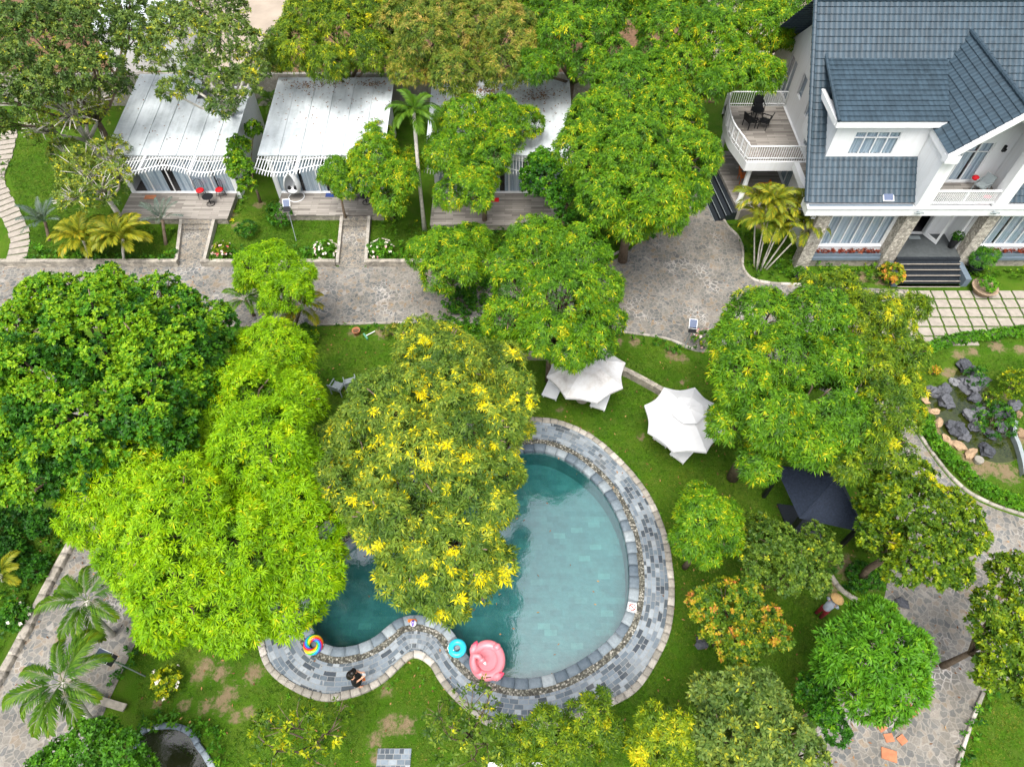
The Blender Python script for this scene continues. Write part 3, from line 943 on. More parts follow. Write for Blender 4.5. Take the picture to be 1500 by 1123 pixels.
def crown_mesh(name, subs, species, mat, parent, rg, tint=(0.45, 0.14), flush=0.0, flush_r=0.22, flush_v=0.90, gap=0.0, scale=1.0, ns=1.0, low=-0.45, flush_up=0.0, flush_c=None, holes=0.0, hole_r=0.36, core=None):
    s = SPEC[species]
    sp = s['sp'] * scale
    Cs, Ns, Ts = [], [], []
    cen, rad = subs[:, :3], subs[:, 3]
    for i in range(len(subs)):
        c, r = cen[i], rad[i]
        n = int(ns * 4 * math.pi * r * r / (sp * sp) * 0.75) + 3
        D = rg.normal(size=(n, 3))
        D /= np.linalg.norm(D, axis=1)[:, None]
        D = D[D[:, 2] > low]
        wob = sum(np.cos(D @ K_ + ph_) for K_, ph_ in zip(rg.normal(0, 3.4, (4, 3)), rg.uniform(0, 6.28, 4)))[:, None] * 0.045
        p = c + D * (r * (rg.uniform(0.84, 1.05, (len(D), 1)) + wob))
        keep = np.ones(len(p), bool)
        d = np.linalg.norm(p[:, None, :] - cen[None], axis=2)
        d[:, i] = 1e9
        keep &= ~(d < rad[None] * 0.80).any(1)
        if gap: keep &= rg.random(len(p)) > gap
        p, D = p[keep], D[keep]
        t = rg.normal(tint[0], tint[1], len(p)) + rg.normal(0, 0.09)
        Cs.append(p); Ns.append(D); Ts.append(t)
    C, N, T = np.concatenate(Cs), np.concatenate(Ns), np.clip(np.concatenate(Ts), 0, 0.80)
    if holes:
        cand = np.where(N[:, 2] > -0.1)[0]
        pick = C[rg.choice(cand, max(1, int(holes * len(C) / 100)), replace=False)]
        kp = np.ones(len(C), bool)
        for q in pick:
            d = (C - q) / (hole_r * rg.uniform(0.5, 1.25) * np.array([rg.uniform(.6, 1.5), rg.uniform(.6, 1.5), 1.0]))
            kp &= (d * d).sum(1) > 1
        C, N, T = C[kp], N[kp], T[kp]
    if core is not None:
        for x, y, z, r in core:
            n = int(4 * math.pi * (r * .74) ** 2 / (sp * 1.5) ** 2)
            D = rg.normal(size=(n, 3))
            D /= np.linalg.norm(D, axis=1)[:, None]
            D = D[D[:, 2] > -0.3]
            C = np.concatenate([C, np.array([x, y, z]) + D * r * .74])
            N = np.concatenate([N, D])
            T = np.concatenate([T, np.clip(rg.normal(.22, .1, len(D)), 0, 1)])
    if flush:
        k = max(1, int(flush * len(C) / 9)) if flush < 1 else int(flush)
        cand = np.where(N[:, 2] > flush_up)[0]
        pick = C[rg.choice(cand, min(k, len(cand)), replace=False)]
        if flush_c is not None: pick = np.vstack([pick, flush_c])
        for q in pick:
            rr = flush_r * rg.uniform(0.5, 1.3)
            m = np.linalg.norm(C - q, axis=1) < rr
            T[m] = np.clip(rg.normal(flush_v - 0.04, 0.05, m.sum()), 0, 1)
    A = N * 0.75 + np.array([0, 0, 0.55]) + rg.normal(0, 0.28, N.shape)
    A /= np.linalg.norm(A, axis=1)[:, None]
    V, F, tt = leaves(C, A, T, rg, s['n'], s['L'] * scale, s['W'] * scale, s['spread'], s['droop'])
    return mesh_np(name, V, F, mat, {'tint': tt}, parent)

NLEAF = [0]
def tree(name, label, lob, zc, species, mat, cat="tree", group=None, seed=1, base=None, bark='bark', drop=0.30, tint=(0.45, 0.14), sub=True, subk=0.40, dome=None, nsub=13, rough=0.30, trunk=True, limbs=True, tr=0.14, twigs=5, **kw):
    """lob: (px, py, r_px[, dz]) seen crown lumps; each gets a height, then its place and size in metres"""
    rg = np.random.default_rng(seed)
    pts = []
    cx = sum(l[0] * l[2] for l in lob) / sum(l[2] for l in lob)
    cyy = sum(l[1] * l[2] for l in lob) / sum(l[2] for l in lob)
    Rm = max(math.hypot(l[0] - cx, l[1] - cyy) + l[2] for l in lob)
    for l in lob:
        e = math.hypot(l[0] - cx, l[1] - cyy) / Rm
        z = zc * (1 - drop * e * e) + (l[3] if len(l) > 3 else rg.normal(0, rough))
        p = P(l[0], l[1], z)
        r = l[2] / 1000.0 * dist_at(p)
        pts.append((p.x, p.y, p.z, r))
    pts = np.array(pts)
    b = Vector((pts[:, 0].mean(), pts[:, 1].mean(), 0)) if base is None else P(*base, 0)
    root = empty(name, b, label, cat, group)
    if species in ('mango', 'limeleaf', 'round'): kw.setdefault('holes', 0.55)
    if dome is None: dome = species in ('mango', 'limeleaf', 'dense')
    subs = shell(pts, rg, sub, subk, dome, nsub)
    loc = np.array([b.x, b.y, 0, 0])
    subs = subs - loc
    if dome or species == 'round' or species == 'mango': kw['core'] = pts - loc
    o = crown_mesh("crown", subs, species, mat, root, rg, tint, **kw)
    NLEAF[0] += len(o.data.polygons) // 2
    if trunk:
        mb = MB()
        L = pts - loc
        top = min(L[:, 2].min() * 0.55, zc * 0.45)
        lean = Vector((L[:, 0].mean() * 0.4, L[:, 1].mean() * 0.4, top))
        mb.tube([(0, 0, -0.1), lean * 0.5 + Vector((rg.uniform(-.08, .08), rg.uniform(-.08, .08), 0)), lean], [tr * 1.3, tr, tr * 0.85], 8)
        if limbs:
            for q in L:
                e = Vector(q[:3])
                m1 = lean.lerp(e, 0.5) + Vector((rg.uniform(-.2, .2), rg.uniform(-.2, .2), -0.15))
                mb.tube([lean, m1, e], [tr * 0.62, tr * 0.42, tr * 0.18], 6)
                for _ in range(twigs):
                    d = Vector(rg.normal(size=3))
                    d.z = abs(d.z) * 0.7
                    d.normalize()
                    mb.tube([m1.lerp(e, rg.uniform(0.3, 0.9)), e + d * q[3] * 0.5, e + d * q[3] * (1.08 if twigs > 10 else 0.93) + Vector((0, 0, -.05))], [tr * 0.26, tr * 0.17, tr * 0.07], 5)
        mb.build("trunk", M[bark], root, smooth=True)
    return root

def frond_mesh(name, mat, L=2.2, n=26, leaf=0.55, w=0.045, a0=0.95, bend=1.5, ang=0.75, droop=0.35, seed=1, tint=(0.45, 0.12), tipgain=0.25):
    """one pinnate palm frond, rachis starting at the origin and arching out along +X"""
    rg = np.random.default_rng(seed)
    t = np.linspace(0, 1, 30)
    th = a0 - bend * t ** 1.3
    x = np.cumsum(np.cos(th)) * L / 30
    z = np.cumsum(np.sin(th)) * L / 30
    V, T, A = [], [], []
    for side in (-1, 1):
        for k in range(n):
            f = 0.14 + 0.86 * (k + rg.uniform(-0.2, 0.2)) / n
            f = min(max(f, 0.1), 1.0)
            px_, pz_ = np.interp(f, t, x), np.interp(f, t, z)
            thh = np.interp(f, t, th)
            fw = np.array([math.cos(thh), 0, math.sin(thh)])
            l = leaf * (math.sin(math.pi * min(1, 0.18 + f * 0.82)) ** 0.6 + 0.15) * rg.uniform(0.85, 1.1)
            aa = ang * (1.25 - 0.75 * f) + rg.normal(0, 0.06)
            d = fw * math.cos(aa) + np.array([0, side, 0.22]) * math.sin(aa)
            d /= np.linalg.norm(d)
            p0 = np.array([px_, 0, pz_])
            up = np.array([-math.sin(thh), 0, math.cos(thh)]) + np.array([0, side * 0.4, 0])
            sd_ = np.cross(d, up)
            sd_ /= np.linalg.norm(sd_)
            m_ = p0 + d * l * 0.5
            e_ = p0 + d * l + np.array([0, 0, -droop * l])
            b = len(V)
            V += [p0, m_ - sd_ * w / 2, m_ + sd_ * w / 2, e_]
            T += [(b, b + 1, b + 2), (b + 3, b + 2, b + 1)]
            A += [min(1, max(0, rg.normal(tint[0], tint[1]) + tipgain * (f - 0.5)))] * 4
    for i in range(29):
        r0 = 0.014 * (1 - t[i] * 0.85)
        b = len(V)
        for q in ((i, r0), (i + 1, r0 * 0.97)):
            for yy, zz in ((-1, -0.3), (1, -0.3), (0, 1)):
                V.append(np.array([x[q[0]], yy * q[1], z[q[0]] + zz * q[1]]))
        A += [0.6] * 6
        for s_ in range(3):
            s2 = (s_ + 1) % 3
            T += [(b + s_, b + s2, b + 3 + s2), (b + s_, b + 3 + s2, b + 3 + s_)]
    me_o = mesh_np(name, np.array(V), np.array(T), mat, {'tint': np.array(A)})
    me = me_o.data
    bpy.data.objects.remove(me_o)
    return me
def add_frond(me, root, loc, az, tilt=0.0, sc=1.0, roll=0.0):
    o = bpy.data.objects.new("frond", me)
    COL.objects.link(o)
    o.parent = root
    o.matrix_local = Matrix.Translation(loc) @ Matrix.Rotation(az, 4, 'Z') @ Matrix.Rotation(-tilt, 4, 'Y') @ Matrix.Rotation(roll, 4, 'X') @ Matrix.Scale(sc, 4)
    return o
FR = {}
FR['green'] = [frond_mesh("frond", L_['palm'], 2.1, 58, 0.60, 0.062, 0.9, 1.6, ang=0.62, droop=0.45, seed=i, tipgain=0.5) for i in range(3)]
FR['areca'] = [frond_mesh("frond", L_['palm'], 1.5, 36, 0.5, 0.065, 1.0, 1.7, seed=10 + i) for i in range(2)]
FR['gold'] = [frond_mesh("frond", L_['goldpalm'], 1.9, 42, 0.60, 0.075, 1.05, 1.6, seed=20 + i, tint=(0.42, 0.16)) for i in range(3)]
FR['silver'] = [frond_mesh("frond", L_['silver'], 1.7, 34, 0.42, 0.035, 1.0, 0.9, seed=30 + i, tipgain=0.1) for i in range(2)]
FR['cane'] = [frond_mesh("frond", L_['goldpalm'], 1.9, 44, 0.58, 0.070, 1.05, 1.9, seed=40 + i, tint=(0.36, 0.2)) for i in range(3)]
def palm(name, label, base, top_px, h, kind, nf, trunk_r=0.09, sc=1.0, seed=1, bark='palebark', stems=None, spread_t=(-0.5, 0.5), group=None):
    rg = random.Random(seed)
    b = P(*base, 0)
    root = empty(name, b, label, "palm tree", group)
    stems = stems or [(P(*top_px, h) - b, nf)]
    for si, (tp, k) in enumerate(stems):
        foot = Vector((tp.x * 0.22, tp.y * 0.22, -0.05)) if len(stems) > 1 else Vector((0, 0, -0.05))
        mid = foot.lerp(tp, 0.5) + Vector((rg.uniform(-.08, .08), rg.uniform(-.08, .08), 0))
        MB().tube([foot, foot.lerp(mid, .5), mid, tp], [trunk_r * 1.35, trunk_r, trunk_r * .95, trunk_r * .9], 8).build("trunk", M[bark], root, smooth=True)
        a = rg.uniform(0, 6.28)
        for i in range(k):
            az = a + i * 2.39996
            f = i / max(1, k - 1)
            tl = spread_t[1] + (spread_t[0] - spread_t[1]) * f + rg.uniform(-.1, .1)
            add_frond(rg.choice(FR[kind]), root, tp, az, tl, sc * rg.uniform(.85, 1.1), rg.uniform(-.2, .2))
    return root

def in_poly(poly, n, rg):
    p = np.array(poly)
    out = np.zeros((0, 2))
    while len(out) < n:
        q = np.c_[rg.uniform(p[:, 0].min(), p[:, 0].max(), n * 2), rg.uniform(p[:, 1].min(), p[:, 1].max(), n * 2)]
        out = np.vstack([out, q[inside(p, q[:, 0], q[:, 1])]])
    return out[:n]
def groundcover(name, polys, mat, density=9.0, h=(0.05, 0.32), seed=3, L=0.17, W=0.07, tint=(0.4, 0.2), z=0.0, n=8):
    rg = np.random.default_rng(seed)
    Cs = []
    for pl in polys:
        w = pxs(pl)
        k = int(abs(area(w)) * density) + 3
        q = in_poly(w, k, rg)
        Cs.append(np.c_[q, rg.uniform(h[0], h[1], k) * rg.uniform(0.5, 1, k) + z])
    C = np.concatenate(Cs)
    N = rg.normal(0, 0.45, C.shape) + np.array([0, 0, 1.0])
    N /= np.linalg.norm(N, axis=1)[:, None]
    V, F, t = leaves(C, N, np.clip(rg.normal(tint[0], tint[1], len(C)), 0, 1), rg, n, L, W, (0.5, 1.6), 0.1)
    o = mesh_np(name, V, F, mat, {'tint': t})
    o["kind"] = "stuff"
    NLEAF[0] += len(F) // 2
    return o
def shrub(label, px, py, rpx, h, mat, seed, species='shrub', cat="shrub", name="shrub", flowers=None, nfl=30, group=None, squash=1.0, **kw):
    b = P(px, py, 0)
    rg = np.random.default_rng(seed)
    r = rpx / 1000.0 * dist_at(b)
    root = empty(name, b, label, cat, group)
    k = 5
    subs = [(0, 0, h * 0.5, r * 0.7)]
    for i in range(k):
        a = i * 6.28 / k + rg.uniform(0, 1)
        subs.append((math.cos(a) * r * 0.55, math.sin(a) * r * 0.55, h * rg.uniform(0.35, 0.6), r * rg.uniform(0.35, 0.5)))
    subs.append((rg.uniform(-.2, .2) * r, rg.uniform(-.2, .2) * r, h * 0.8, r * 0.45))
    o = crown_mesh("crown", np.array(subs), species, mat, root, rg, **kw)
    NLEAF[0] += len(o.data.polygons) // 2
    mb = MB()
    for i in range(4):
        a = i * 1.6
        mb.tube([(0, 0, -0.05), (math.cos(a) * r * .3, math.sin(a) * r * .3, h * .5)], [0.025, 0.012], 5)
    mb.build("stem", M['bark'], root)
    if flowers:
        D = rg.normal(size=(nfl, 3))
        D[:, 2] = np.abs(D[:, 2])
        D /= np.linalg.norm(D, axis=1)[:, None]
        C = np.array([0, 0, h * 0.45]) + D * np.array([r * 1.05, r * 1.05, h * 0.62])
        V, F, t = leaves(C, D, np.clip(rg.normal(flowers[0], flowers[1], nfl), 0, 1), rg, 5, 0.085, 0.07, (0.9, 1.5), 0.0)
        mesh_np("blossoms", V, F, M['petal'], {'tint': t}, root)
    return root

def build_trees():
    T = tree
    # ---- foreground and middle mango trees
    T("broadleaf_tree", "large dark green broadleaf tree with clumped round leaves at the left edge", [(150, 505, 95), (70, 560, 95), (235, 530, 85), (290, 490, 60), (120, 640, 85), (210, 620, 80), (35, 655, 65), (30, 500, 60), (75, 440, 45), (160, 435, 50), (240, 445, 48), (60, 700, 42), (300, 560, 50), (-10, 580, 70), (270, 585, 55), (35, 705, 42), (-5, 690, 50)], 7.6, 'round', L_['deep'], seed=1, tint=(0.44, 0.16), subk=0.26, nsub=24, flush=0.34, flush_r=0.34, flush_v=0.90, flush_up=0.5, tr=0.26, gap=0.05)  # bright flush on upward shoots paints sunlit tops as well as young leaves
    T("mango_tree", "largest bright lime mango tree, left of the small pool basin", [(400, 520, 58), (430, 590, 48), (365, 590, 70), (300, 640, 70), (390, 660, 80), (200, 690, 75), (150, 740, 60), (270, 760, 100), (430, 735, 62), (205, 810, 62), (270, 860, 80), (370, 810, 90), (345, 890, 68), (420, 880, 55), (460, 830, 50), (455, 780, 50), (240, 915, 40), (140, 680, 40), (440, 690, 55)], 6.6, 'limeleaf', L_['lime'], seed=2, tint=(0.60, 0.11), subk=0.30, drop=0.42, rough=0.4, flush=0.04, flush_r=0.2, flush_v=0.85, tr=0.25, holes=0.28)
    T("mango_tree", "olive mango tree flecked with bright yellow shoots, overhanging the pool", [(640, 540, 72), (720, 545, 58), (575, 600, 72), (690, 630, 72), (610, 690, 85), (690, 730, 70), (540, 690, 55), (495, 670, 38), (600, 780, 68), (560, 760, 48), (680, 800, 58), (640, 850, 58), (720, 820, 38), (660, 885, 30), (750, 560, 32), (735, 690, 35), (590, 850, 40), (620, 500, 40), (735, 620, 40), (535, 740, 40), (480, 650, 30), (490, 705, 40), (520, 630, 40), (650, 580, 50), (700, 850, 34), (610, 810, 50), (765, 590, 24), (768, 628, 14, -1.2)], 6.8, 'mango', L_['olive'], seed=3, tint=(0.58, 0.13), subk=0.34, flush=0.085, flush_r=0.20, flush_v=0.985, flush_up=-0.2, holes=0.2, tr=0.24, scale=1.02, dome=False, nsub=15,
      flush_c=np.array([P(*q) - Vector((P(640, 690, 0).x, P(640, 690, 0).y, 0)) for q in ((655, 905, 5.2), (650, 890, 5.4), (740, 800, 5.0), (768, 628, 5.6))]) if False else None)
    T("mango_tree", "fluffy green mango tree standing over the drive beside the plaza", [(785, 360, 48), (850, 370, 44), (760, 425, 40), (825, 435, 58), (875, 425, 38), (800, 485, 42), (860, 490, 46), (745, 465, 38), (890, 470, 28), (835, 515, 30), (740, 390, 30)], 6.2, 'mango', L_['mango'], seed=4, tint=(0.58, 0.14), subk=0.40, flush=0.01, tr=0.19)
    T("mango_tree", "small round mango tree at the drive edge below the third cottage", [(655, 370, 42), (690, 355, 32), (645, 402, 30), (622, 372, 28), (680, 392, 30)], 3.6, 'mango', L_['mango'], seed=5, tint=(0.60, 0.14), flush=0.02, tr=0.10)
    T("mango_tree", "yellowish mango tree shading the right of the middle cottage roof", [(552, 232, 38), (585, 262, 31), (552, 205, 28), (572, 290, 30), (542, 262, 28), (528, 235, 20), (603, 236, 20)], 3.6, 'mango', L_['mango'], seed=6, tint=(0.66, 0.14), flush=0.10, flush_v=0.88, tr=0.11)
    T("mango_tree", "bright green mango tree covering the front of the third cottage roof", [(680, 185, 48), (730, 170, 34), (770, 180, 27), (655, 225, 36), (690, 265, 38), (720, 235, 30), (660, 285, 26), (700, 292, 22), (740, 205, 26)], 5.2, 'mango', L_['mango'], seed=7, tint=(0.62, 0.14), flush=0.012, tr=0.13)
    T("mango_tree", "little mango tree before the doors of the middle cottage", [(493, 252, 25), (506, 274, 20), (478, 258, 14)], 3.6, 'mango', L_['mango'], seed=8, tint=(0.55, 0.14), scale=0.85, tr=0.07)
    T("mango_tree", "tall spreading mango tree left of the villa balcony", [(920, 135, 56), (880, 185, 52), (975, 180, 58), (930, 230, 62), (1000, 235, 50), (870, 240, 42), (960, 290, 48), (885, 290, 44), (1025, 225, 34), (1005, 285, 36), (925, 320, 38), (840, 215, 30), (980, 320, 26), (960, 110, 34)], 7.2, 'mango', L_['mango'], seed=9, tint=(0.60, 0.15), flush=0.02, flush_v=0.84, tr=0.21)
    T("broadleaf_tree", "rounded deep green tree crowding the third cottage terrace", [(800, 262, 38), (835, 295, 36), (795, 240, 24), (850, 265, 28), (870, 310, 22)], 3.9, 'round', L_['deep'], seed=10, tint=(0.55, 0.15), tr=0.10)
    T("mango_tree", "dark leafed mango tree behind the third cottage roof", [(830, 55, 45), (880, 35, 38), (785, 100, 30), (862, 95, 30), (845, 15, 40), (800, 60, 30), (900, 80, 25), (800, 10, 40), (900, -10, 46), (840, -25, 46)], 7.0, 'mango', L_['mango'], seed=11, tint=(0.50, 0.19), scale=1.1, flush=0.015, tr=0.17)
    T("mango_tree", "wide mango tree behind the spreading one, touching the villa gable", [(980, 40, 48), (1045, 55, 46), (1080, 100, 38), (1120, 40, 42), (1120, 110, 30), (1005, 100, 38), (950, 85, 30), (1060, 10, 44), (1150, 15, 36), (1045, 125, 26), (980, -10, 46), (1100, -15, 46), (930, 20, 34), (1160, 55, 22)], 7.4, 'mango', L_['mango'], seed=12, tint=(0.58, 0.15), scale=1.1, flush=0.015, tr=0.19)
    T("mango_tree", "bronze tinted mango tree behind the rear wall, left of the dark one", [(620, 60, 46), (690, 50, 50), (750, 60, 46), (600, 100, 32), (665, 108, 38), (735, 100, 34), (580, 40, 36), (650, 20, 40), (720, 15, 40), (610, 5, 40), (770, 10, 38), (690, -15, 44)], 6.8, 'mango', L_['tan'], seed=13, tint=(0.56, 0.19), scale=1.1, flush=0.10, flush_v=0.92, tr=0.16)
    T("mango_tree", "yellow olive mango tree behind the middle cottage roof", [(430, 70, 42), (495, 45, 46), (540, 80, 36), (400, 85, 28), (480, 95, 32), (455, 25, 40), (555, 30, 40), (520, 5, 40), (470, -10, 40), (570, -5, 36)], 6.6, 'mango', L_['yellow'], seed=14, tint=(0.36, 0.17), scale=1.1, flush=0.02, flush_v=0.9, tr=0.16)
    T("rain_tree", "open grey green tree leaning over the first cottage roof", [(270, 62, 48), (335, 60, 40), (300, 115, 36), (235, 85, 36), (350, 125, 30), (325, 155, 24), (250, 135, 20), (370, 70, 26), (300, 25, 36), (245, 30, 30), (330, 15, 34), (375, 105, 22)], 7.6, 'fine', L_['grey'], seed=15, tint=(0.52, 0.18), scale=1.15, flush=0.05, gap=0.18, tr=0.17, bark='palebark')
    T("rain_tree", "grey green feathery tree filling the top left corner", [(60, 55, 56), (130, 45, 52), (25, 105, 40), (145, 105, 40), (190, 55, 34), (95, 115, 38), (0, 40, 50), (175, 120, 24), (95, 15, 45), (190, 15, 30), (15, 150, 34), (-5, 185, 28), (60, 130, 28)], 7.4, 'fine', L_['grey'], seed=16, tint=(0.42, 0.17), scale=1.15, flush=0.04, gap=0.08, tr=0.18)
    T("pale_branched_tree", "sparse tree with bare white branches left of the first cottage", [(105, 165, 52), (70, 140, 34), (140, 150, 34), (60, 190, 26), (120, 125, 34)], 4.8, 'fine', L_['grey'], seed=17, tint=(0.80, 0.10), scale=1.1, gap=0.68, flush=0.05, bark='palebark', tr=0.21, twigs=24)
    T("pale_branched_tree", "lower pale branched bushy tree by the first cottage corner", [(125, 255, 42), (100, 230, 28), (160, 225, 30), (150, 280, 32), (110, 290, 28), (175, 255, 22)], 3.4, 'fine', L_['grey'], seed=18, tint=(0.74, 0.14), scale=1.1, gap=0.52, flush=0.05, bark='palebark', tr=0.15, twigs=18)
    T("broadleaf_tree", "slim leafy tree between the first and middle cottages", [(350, 215, 18), (354, 250, 20), (345, 235, 16), (372, 190, 14), (362, 272, 14)], 3.2, 'round', L_['mango'], seed=19, tint=(0.55, 0.15), scale=0.85, tr=0.07)
    T("mango_tree", "small lime mango tree below the second cottage path", [(400, 392, 40), (425, 425, 32), (375, 390, 30), (438, 402, 24), (400, 440, 24), (362, 410, 18)], 4.2, 'limeleaf', L_['lime'], seed=20, tint=(0.52, 0.13), scale=0.95, tr=0.10)
    T("mango_tree", "broad yellow green mango tree right of the pool parasols", [(1110, 470, 52), (1085, 555, 46), (1150, 530, 56), (1195, 470, 52), (1130, 610, 52), (1195, 590, 56), (1070, 620, 34), (1110, 680, 32), (1225, 530, 46), (1240, 620, 46), (1070, 500, 34), (1185, 650, 38)], 7.4, 'mango', L_['mango'], seed=21, tint=(0.55, 0.15), flush=0.03, flush_v=0.90, tr=0.2)
    T("broadleaf_tree", "tall twiggy olive tree in front of the villa windows", [(1230, 430, 40), (1285, 470, 50), (1270, 540, 50), (1320, 520, 38), (1300, 600, 48), (1250, 470, 40), (1300, 660, 40), (1245, 680, 32), (1340, 450, 24), (1330, 570, 26), (1275, 640, 40), (1185, 420, 22)], 7.0, 'mango', L_['yellow'], seed=22, tint=(0.38, 0.16), scale=0.92, gap=0.05, dome=False, subk=.33, flush=0.03, flush_v=0.92, tr=0.16)
    T("broadleaf_tree", "yellowish olive tree on the right of the dark blue pavilion", [(1310, 735, 44), (1370, 745, 44), (1345, 805, 48), (1290, 785, 36), (1395, 795, 34), (1275, 745, 24), (1410, 750, 26), (1370, 840, 26), (1320, 835, 26), (1335, 700, 34), (1290, 715, 30), (1425, 785, 24), (1400, 835, 26)], 5.6, 'round', L_['yellow'], seed=23, tint=(0.33, 0.18), scale=0.9, flush=0.012, flush_r=0.26, flush_v=0.86, gap=0.15, tr=0.13)
    T("mango_tree", "compact round green mango tree left of the dark blue pavilion", [(1030, 755, 40), (1010, 790, 28), (1058, 785, 30), (1025, 728, 24), (1060, 755, 26), (1035, 810, 22)], 4.2, 'mango', L_['mango'], seed=24, tint=(0.60, 0.14), scale=0.85, tr=0.10)
    T("broadleaf_tree", "dull green open tree in front of the dark blue pavilion", [(1130, 795, 36), (1170, 825, 36), (1110, 835, 28), (1195, 790, 26), (1150, 850, 24), (1195, 850, 22), (1205, 815, 28), (1110, 775, 26)], 3.6, 'round', L_['olive'], seed=25, tint=(0.36, 0.15), scale=0.85, gap=0.25, tr=0.08)
    T("flame_leaved_tree", "small tree flushed with orange and red leaves beside the pool lawn", [(1060, 885, 38), (1110, 915, 40), (1080, 945, 32), (1030, 885, 24), (1138, 930, 24), (1090, 870, 26), (1050, 920, 26)], 3.4, 'round', L_['flame'], seed=26, tint=(0.40, 0.17), scale=0.85, flush=0.12, flush_r=0.18, flush_v=0.86, tr=0.08)
    T("clipped_tree", "dense round lime green tree at the fork of the right path", [(1285, 950, 58), (1240, 955, 42), (1312, 1000, 44), (1268, 1020, 36), (1325, 950, 38), (1280, 910, 36), (1215, 975, 22), (1300, 1040, 22)], 4.6, 'dense', L_['grass2'], seed=27, tint=(0.64, 0.12), subk=0.36, tr=0.12)
    T("broadleaf_tree", "grey green small leafed tree at the bottom, beneath the orange one", [(1085, 1035, 52), (1140, 1085, 52), (1040, 1015, 30), (1175, 1110, 40), (1060, 1085, 46), (1120, 1020, 36), (1100, 1125, 50)], 4.6, 'fine', L_['grey'], seed=28, tint=(0.58, 0.14), scale=1.0, tr=0.12)
    T("mango_tree", "yellow green mango tree cut by the bottom edge", [(990, 1075, 42), (960, 1060, 30), (1030, 1105, 34), (975, 1110, 36), (945, 1095, 26)], 4.2, 'mango', L_['yellow'], seed=29, tint=(0.52, 0.15), scale=0.85, flush=0.02, flush_v=0.85, tr=0.10)
    T("mango_tree", "loose mango tree leaning over the bottom of the pool deck", [(800, 1070, 36), (860, 1055, 36), (760, 1095, 34), (840, 1105, 46), (895, 1080, 30), (740, 1065, 18), (800, 1120, 36), (880, 1025, 16)], 4.0, 'mango', L_['yellow'], seed=30, tint=(0.38, 0.16), scale=0.8, gap=0.35, flush=0.025, flush_v=0.88, tr=0.09, subk=0.34)
    T("broadleaf_tree", "thin dark twiggy tree at the bottom near the slate slab", [(690, 1035, 36), (655, 1080, 36), (715, 1090, 36), (640, 1045, 20), (690, 1115, 34), (720, 1010, 18)], 3.6, 'sparse', L_['olive'], seed=31, tint=(0.40, 0.18), gap=0.35, tr=0.07, scale=0.8, subk=0.34)
    T("broadleaf_tree", "thin yellow tipped tree on the lawn below the deck curve", [(430, 1065, 44), (400, 1100, 36), (480, 1075, 32), (450, 1110, 34), (385, 1060, 22), (500, 1035, 14)], 3.4, 'sparse', L_['yellow'], seed=32, tint=(0.40, 0.2), gap=0.35, flush=0.05, tr=0.07, scale=0.8, subk=0.34)
    T("broadleaf_tree", "dark leafed tree at the right edge above the corner lawn", [(1465, 895, 38), (1485, 840, 34), (1470, 955, 36), (1448, 985, 24), (1500, 1000, 36), (1440, 915, 20), (1505, 930, 40)], 4.2, 'round', L_['yellow'], seed=33, tint=(0.33, 0.17), scale=0.95, tr=0.10)
    T("broadleaf_tree", "leafy bush tree in the bottom left corner beside the dark pond", [(130, 1100, 44), (85, 1115, 32), (185, 1100, 32), (150, 1075, 26), (60, 1130, 30), (205, 1125, 26)], 3.0, 'round', L_['grass2'], seed=34, tint=(0.42, 0.16), scale=0.8, gap=0.15, tr=0.08)
    T("broadleaf_tree", "small dark bushy tree between the grey green tree and the dense round one", [(1190, 1015, 28), (1210, 1045, 24), (1225, 1070, 20), (1205, 1000, 18)], 2.6, 'round', L_['deep'], seed=35, tint=(0.48, 0.15), scale=0.75, tr=0.06)

    # ---- palms
    palm("areca_palm", "tall slim palm with a bare pale trunk in front of the middle cottage", (622, 338), (606, 165), 6.6, 'areca', 13, 0.10, 0.95, 3, spread_t=(-0.9, 0.35))
    palm("areca_palm", "green palm with drooping yellow tips over the left path", (165, 930), (128, 880), 2.9, 'green', 10, 0.10, 0.80, 4, spread_t=(-0.5, 0.0))
    palm("areca_palm", "wide green palm at the bottom left beside the solar lamp", (135, 1060), (92, 1000), 3.0, 'green', 11, 0.10, 0.86, 5, spread_t=(-0.45, 0.0))
    palm("golden_palm", "yellow fan of palm fronds left of the twin clump by the drive wall", (128, 380), (122, 352), 1.2, 'gold', 15, 0.08, 0.92, 6, spread_t=(-0.3, 0.35))
    palm("golden_palm", "yellow orange palm clump nearest the first cottage path", (182, 385), (180, 350), 1.3, 'gold', 16, 0.08, 0.95, 7, spread_t=(-0.3, 0.35))
    palm("silver_palm", "blue grey stiff palm beside the stepping stones", (72, 352), (66, 325), 0.9, 'silver', 13, 0.09, 0.9, 8, bark='bark', spread_t=(-0.3, 0.4))
    palm("silver_palm", "blue grey palm in front of the first cottage terrace", (243, 358), (238, 322), 1.2, 'silver', 11, 0.09, 0.8, 9, bark='bark', spread_t=(-0.3, 0.4))
    palm("golden_palm", "dark palm with brown yellow fronds under the small lime mango", (430, 480), (440, 452), 1.6, 'gold', 9, 0.09, 0.75, 10, bark='bark', spread_t=(-0.5, 0.1))
    palm("areca_palm", "dark green palm tuft left of the small lime mango", (372, 462), (360, 440), 1.5, 'green', 10, 0.08, 0.62, 11, bark='bark', spread_t=(-0.4, 0.2))
    palm("areca_palm", "small palm beside the middle cottage's left wall", (392, 175), (398, 150), 1.4, 'areca', 9, 0.07, 0.8, 12, spread_t=(-0.3, 0.3))
    palm("golden_palm", "small golden palm at the far left edge beside the left path", (4, 850), (2, 840), 0.8, 'gold', 7, 0.06, 0.55, 14, spread_t=(-0.3, 0.3))
    b = P(1112, 398, 0)
    st = []
